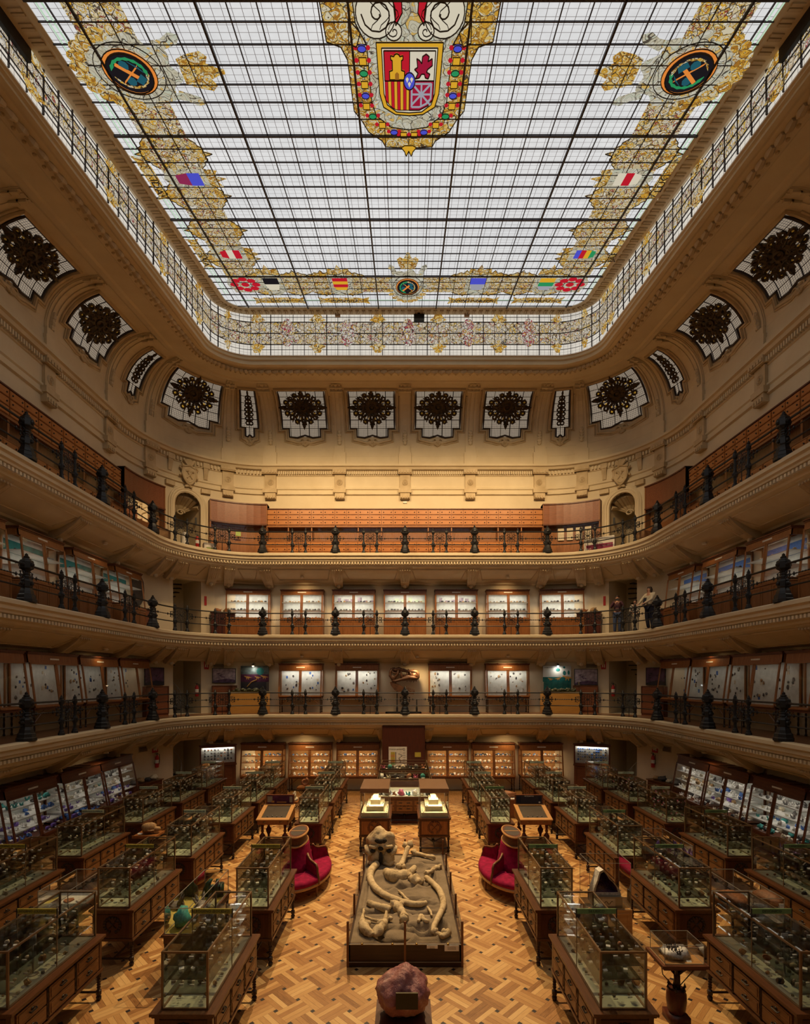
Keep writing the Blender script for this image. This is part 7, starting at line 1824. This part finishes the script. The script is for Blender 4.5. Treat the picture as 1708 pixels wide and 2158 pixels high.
# amethyst geode on its plinth
t = thing('geode_plinth', 'light wooden plinth with glass hood under the amethyst geode', 'plinth', (3.98,10.3,.002))
b = MB(); b.box(-.42,.42,-.30,.30,0,.56); b.frame(-.36,.36,.06,.50,.04,-.31,-.30); b.build('body', M['light_wood'], t); glass_box(t, .80, .56, .56, 1.46, 'vitrine_glass' if False else 'grey_metal', .003, False, None, 'vitrine_glass')
t = thing('display_box', 'grey box with a picture card under the amethyst geode', 'stand', (3.98,10.3,.563)); b = MB(); b.box(-.27,.27,-.20,.20,0,.21); b.build('box', M['grey_metal'], t); b = MB(); b.box(-.13,.13,-.205,-.20,.03,.18); p = b.build('picture_card', M['white_card'], t)
b = MB(); b.tube([(-.08+.02*i,-.207,.10+.03*sin(i*1.1)) for i in range(9)], .006, 4); b.build('drawing', M['ink'], p)
t = thing('amethyst_geode', 'arched amethyst geode with white rim on the grey box', 'mineral', (3.98,10.3,.777)); out = [(-.28,0),(-.25,.14),(-.19,.30),(-.15,.46),(-.07,.50),(0,.42),(.06,.32),(.15,.24),(.24,.12),(.28,0)]
b = MB(); n = len(out); inn = [(x*.80,.05+z*.80) for x, z in out]
vs = [(x,-.12,z) for x, z in out]+[(x*.95,.14,z*.95) for x, z in out]+[(x,-.10,z) for x, z in inn]
fs = [(i,i+1,i+1+n,i+n) for i in range(n-1)]+[(i,2*n+i,2*n+i+1,i+1) for i in range(n-1)]+[tuple(range(n,2*n))]; b.add(vs, fs); b.add([vs[0],vs[n-1],vs[3*n-1],vs[2*n]], [(0,1,2,3)]); b.build('rind', M['stone_white'], t)
b = MB(); vs = [(x,-.10,z) for x, z in inn]; m = len(vs); vs += [(x*.55,.08,.10+(z-.1)*.7) for x, z in inn]; b.add(vs, [(i,i+1,i+1+m,i+m) for i in range(m-1)]+[tuple(range(m,2*m)), (0,m,2*m-1,m-1)])
for i in range(70):
    rr = random.Random(i); x = rr.uniform(-.16,.16); z = rr.uniform(.06,.30); 
    if abs(x) < .17-.25*max(0,z-.15): b.tube([(x,.06,z),(x+rr.uniform(-.02,.02),.0,z+rr.uniform(-.02,.02))], [.018,.002], 5)
b.build('amethyst_crystal', M['amethyst'], t)
# ================================================================== VISITORS ON THE MIDDLE GALLERY
def skinned(name, V, E, R, mat, parent, root=0, sub=2):
    me = bpy.data.meshes.new(name); me.from_pydata(V, E, []); me.materials.append(mat); o = obj(name, me, parent)
    md = o.modifiers.new('skin', 'SKIN'); md.use_smooth_shade = True
    for i, r in enumerate(R):
        sv = me.skin_vertices[0].data[i]; sv.radius = r if isinstance(r, tuple) else (r, r); sv.use_root = (i == root)
    ss = o.modifiers.new('subdivision', 'SUBSURF'); ss.levels = sub; ss.render_levels = sub
    return o
def person(lb, loc, rz, H, pose, top, legs, hair, long_hair=False, coat=None, turn=0.0, up=0.0, scale_w=1.0):
    t = thing('person', lb, 'person', loc, rz); k_ = H/1.70
    S = lambda p: (p[0]*k_*scale_w, p[1]*k_, p[2]*k_)
    V = []; E = []; R = []
    def v(p, r, prev=None):
        V.append(S(p)); R.append(tuple(q*k_ for q in (r if isinstance(r, tuple) else (r, r)))); i = len(V)-1
        if prev is not None: E.append((prev, i))
        return i
    pel = v((0,0,.95), (.125,.09)); wa = v((0,0,1.10), (.115,.085), pel); ch = v((0,0,1.30), (.135,.095), wa)
    nk = v((0,-.01,1.46), .050, ch); hd = v((0,-.025-.01*up,1.56), (.070,.080), nk); ht = v((0,-.01+.02*up,1.64), (.066,.075), hd)
    jt = {}
    for s_, q in ((-1,'R'),(1,'L')):
        sh = v((s_*.17,0,1.39), .055, ch); el = v(pose[q][0], .040, sh); wr = v(pose[q][1], .026, el); d = (Vector(pose[q][2])-Vector(pose[q][1])).normalized()
        side = d.cross(Vector((0,0,1))); side = side.normalized() if side.length > .1 else Vector((1,0,0))
        w_ = Vector(pose[q][1]); pm = v(tuple(w_+d*.055), (.030,.016), wr)
        for f in range(4):
            off = side*(.027-.018*f); L = (.070,.078,.074,.058)[f]
            a = v(tuple(w_+d*.085+off), .0095, pm); b = v(tuple(w_+d*(.085+L*.55)+off+Vector((0,0,-.012))), .0085, a); v(tuple(w_+d*(.085+L*.8)+off+Vector((0,0,-.034))), .0075, b)
        a = v(tuple(w_+d*.035+side*.035), .011, pm); v(tuple(w_+d*.065+side*.050+Vector((0,0,-.015))), .009, a)
        jt[q] = (sh, el, wr)
        hp = v((s_*.09,0,.88), .085, pel); kn = v((s_*.10+pose.get('kx',0),-.01,.48), .060, hp); an = v((s_*.10+pose.get('ax',0),.02,.08), .040, kn); v((s_*.115+pose.get('ax',0),-.11,.035), (.036,.028), an); jt[q] += (hp, kn, an)
    body = skinned('body', V, E, R, M['skin'], t)
    def cloth(nm, idx, edges, rad, mat, sub=2):
        m_ = {i: n for n, i in enumerate(idx)}
        return skinned(nm, [V[i] for i in idx], [(m_[a], m_[b]) for a, b in edges], [tuple(q*k_ for q in rad[i]) for i in idx], mat, t, 0, sub)
    ids = [pel, wa, ch, jt['R'][0], jt['R'][1], jt['R'][2], jt['L'][0], jt['L'][1], jt['L'][2]]
    cloth('jumper', ids, [(pel,wa),(wa,ch),(ch,ids[3]),(ids[3],ids[4]),(ids[4],ids[5]),(ch,ids[6]),(ids[6],ids[7]),(ids[7],ids[8])],
        {pel:(.150,.115), wa:(.145,.110), ch:(.160,.120), ids[3]:(.075,.075), ids[4]:(.055,.055), ids[5]:(.040,.040), ids[6]:(.075,.075), ids[7]:(.055,.055), ids[8]:(.040,.040)}, M[top])
    l = [pel, jt['R'][3], jt['R'][4], jt['R'][5], jt['L'][3], jt['L'][4], jt['L'][5]]
    cloth('trousers', l, [(pel,l[1]),(l[1],l[2]),(l[2],l[3]),(pel,l[4]),(l[4],l[5]),(l[5],l[6])], {pel:(.145,.110), l[1]:(.105,.105), l[2]:(.080,.080), l[3]:(.060,.060), l[4]:(.105,.105), l[5]:(.080,.080), l[6]:(.060,.060)}, M[legs])
    for s_ in (-1,1):
        b = MB(); b.ball(S((s_*.112+pose.get('ax',0),-.05,.042)), (.048*k_,.13*k_,.042*k_), 10, 6); b.build('shoe', M['black_paint'], t, True)
    head = MB()
    for s_ in (-1,1): head.ball(S((s_*.027,-.102,1.585)), .009*k_, 6, 4)
    head.build('eye', M['ink'], t)
    b = MB(); b.tube([S((0,-.098,1.59)), S((0,-.122,1.562)), S((0,-.100,1.552))], [.008*k_,.013*k_,.008*k_], 6); b.build('nose', M['skin'], t, True)
    b = MB(); b.tube([S((-.022,-.100,1.525)), S((0,-.106,1.522)), S((.022,-.100,1.525))], .005*k_, 5); b.build('mouth', M['red_metal'], t)
    b = MB()
    for s_ in (-1,1): b.ball(S((s_*.076,-.01,1.57)), (.010*k_,.018*k_,.028*k_), 6, 5)
    b.build('ear', M['skin'], t)
    b = MB(); b.ball(S((0,.015,1.635)), (.085*k_*scale_w,.092*k_,.075*k_), 14, 9, .08, 2)
    if long_hair:
        b.ball(S((0,.05,1.55)), (.09*k_,.065*k_,.13*k_), 12, 8, .12, 4)
        for s_ in (-1,1): b.ball(S((s_*.075,.0,1.56)), (.028*k_,.05*k_,.10*k_), 8, 6, .1, 5)
    b.build('hair', M[hair], t, True)
    return t, S
fl = G2+.008
# man photographing with a phone
pm = {'R': ((-.25,-.10,1.16), (-.10,-.28,1.37), (-.05,-.31,1.45)), 'L': ((.25,-.10,1.16), (.10,-.28,1.37), (.05,-.31,1.45))}
t, S = person('man in a plum jacket and jeans photographing with both hands raised', (8.93,21.75,fl), radians(-24), 1.62, pm, 'plum', 'denim', 'hair')
b = MB(); b.box(-.08,.08,-.345,-.335,1.42,1.50); b.v = [S(p) for p in b.v]; o = b.build('phone', M['black_paint']); o.location = t.location; o.rotation_euler = t.rotation_euler; tag(o, 'dark phone held up by the man in the plum jacket', 'phone')
b = MB(); b.hexa([S(p) for p in [(-.07,-.145,1.0),(.07,-.145,1.0),(.07,-.12,1.0),(-.07,-.12,1.0),(-.05,-.135,1.38),(.05,-.135,1.38),(.05,-.10,1.38),(-.05,-.10,1.38)]]); plain('striped', (.17,.09,.10), .9, 0, .2, .4, 20); b.build('shirt_front', M['striped'], t)
# woman leaning on the rail
pw = {'R': ((-.24,-.17,1.17), (-.13,-.42,1.02), (-.10,-.50,.985)), 'L': ((.24,-.17,1.17), (.14,-.42,1.02), (.12,-.50,.985)), 'ax': .05}
t, S = person('woman in a cream cardigan with brown hair leaning on the balustrade beside the corner newel', (9.56,20.22,fl), radians(-66), 1.72, pw, 'cream_cloth', 'navy', 'hair', True, up=1)
b = MB(); b.hexa([S(p) for p in [(-.14,-.20,.98),(.02,-.24,.98),(.02,-.26,.98),(-.14,-.22,.98),(-.10,-.17,1.25),(.06,-.21,1.25),(.06,-.23,1.25),(-.10,-.19,1.25)]]); o = b.build('folder', M['navy']); o.location = t.location; o.rotation_euler = t.rotation_euler; tag(o, 'dark folder held against her chest by the woman in cream', 'folder')
# child between them
pc = {'R': ((-.22,-.12,1.14), (-.12,-.30,1.05), (-.08,-.38,1.06)), 'L': ((.22,-.12,1.14), (.12,-.30,1.05), (.08,-.38,1.06))}
person('child in a black and white patterned jumper standing between man and woman', (9.33,20.95,fl), radians(-42), 1.32, pc, 'patterned_cloth', 'cream_cloth', 'hair', False, scale_w=1.08)
# ================================================================== CAMERA AND LIGHT
cam = bpy.data.cameras.new('camera'); co = bpy.data.objects.new('camera', cam); COL.objects.link(co)
co.location = (0,0,EYE); co.rotation_euler = (pi/2,0,0)
cam.sensor_fit = 'HORIZONTAL'; cam.sensor_width = 36; cam.lens = 36*1090/1708; cam.shift_y = (1430-1079)/1708; cam.clip_start = .05; cam.clip_end = 200
SC.camera = co
w = bpy.data.worlds.new('world'); SC.world = w; w.use_nodes = True
w.node_tree.nodes['Background'].inputs[0].default_value = (.9,.75,.55,1); w.node_tree.nodes['Background'].inputs[1].default_value = .01
def lamp(name, kind, loc, energy, col, size=.3, size_y=None, target=None, spot=1.2, blend=.8):
    l = bpy.data.lights.new(name, kind); l.energy = energy; l.color = col
    if kind == 'AREA':
        l.size = size
        if size_y: l.shape = 'RECTANGLE'; l.size_y = size_y
    else: l.shadow_soft_size = size
    if kind == 'SPOT': l.spot_size = spot; l.spot_blend = blend
    o = bpy.data.objects.new(name, l); COL.objects.link(o); o.location = loc
    if target is not None: o.rotation_euler = (Vector(target)-Vector(loc)).to_track_quat('-Z','Y').to_euler()
    return o
WARM = (1.0,.67,.32)
for uu in (-2.72, 2.5):
    p = at(uu,-2.0,14.1,CXS)
    lamp('floodlight_beam', 'SPOT', p, 11000, WARM, .15, target=(uu*.3, 13.0, 0), spot=1.02, blend=1)
for x in (-5.5,-1.9,1.9,5.5):                # unseen fill spots in mid-air, added to wash the far wall
    lamp('far_wall_fill', 'SPOT', (x,17.5,EYE+10.5), 1500, WARM, .3, target=(x*1.0, 23.4, 9.5), spot=1.9, blend=1)
vs = SC.view_settings; vs.view_transform = 'Standard'; vs.look = 'None'; vs.exposure = 0.0; vs.gamma = 1.0; vs.use_curve_mapping = False
SC.display_settings.display_device = 'sRGB'
cy = SC.cycles
cy.max_bounces = 6; cy.diffuse_bounces = 3; cy.glossy_bounces = 3; cy.transmission_bounces = 3; cy.transparent_max_bounces = 24; cy.adaptive_threshold = .02
cy.use_denoising = True; cy.sample_clamp_indirect = 4; cy.caustics_reflective = False; cy.caustics_refractive = False
for t, p, L, e in LAMPS:
    w_ = loc_world(t, p); o = lamp('case_lamp', 'AREA', w_, e, (1,.70,.38) if t['category'] == 'display case' and p[2] < 2.2 and t.name.startswith(('mineral_case','gem')) and abs(t.location.x) < 7.5 else (1,.90,.76), L, .06, target=w_+Matrix.Rotation(t.rotation_euler.z, 3, 'Z') @ Vector((0,.25,-1)))

for p, uu, g in GLAMPS:
    far = abs(uu) < HB; x, y, nx, ny = plan(uu, 1.4)
    lamp('gallery_lamp', 'SPOT', p, (60 if abs(uu) < 1 else 26) if far else 5, WARM, .06, target=(x, y, p[2]-1.6), spot=2.7, blend=1)
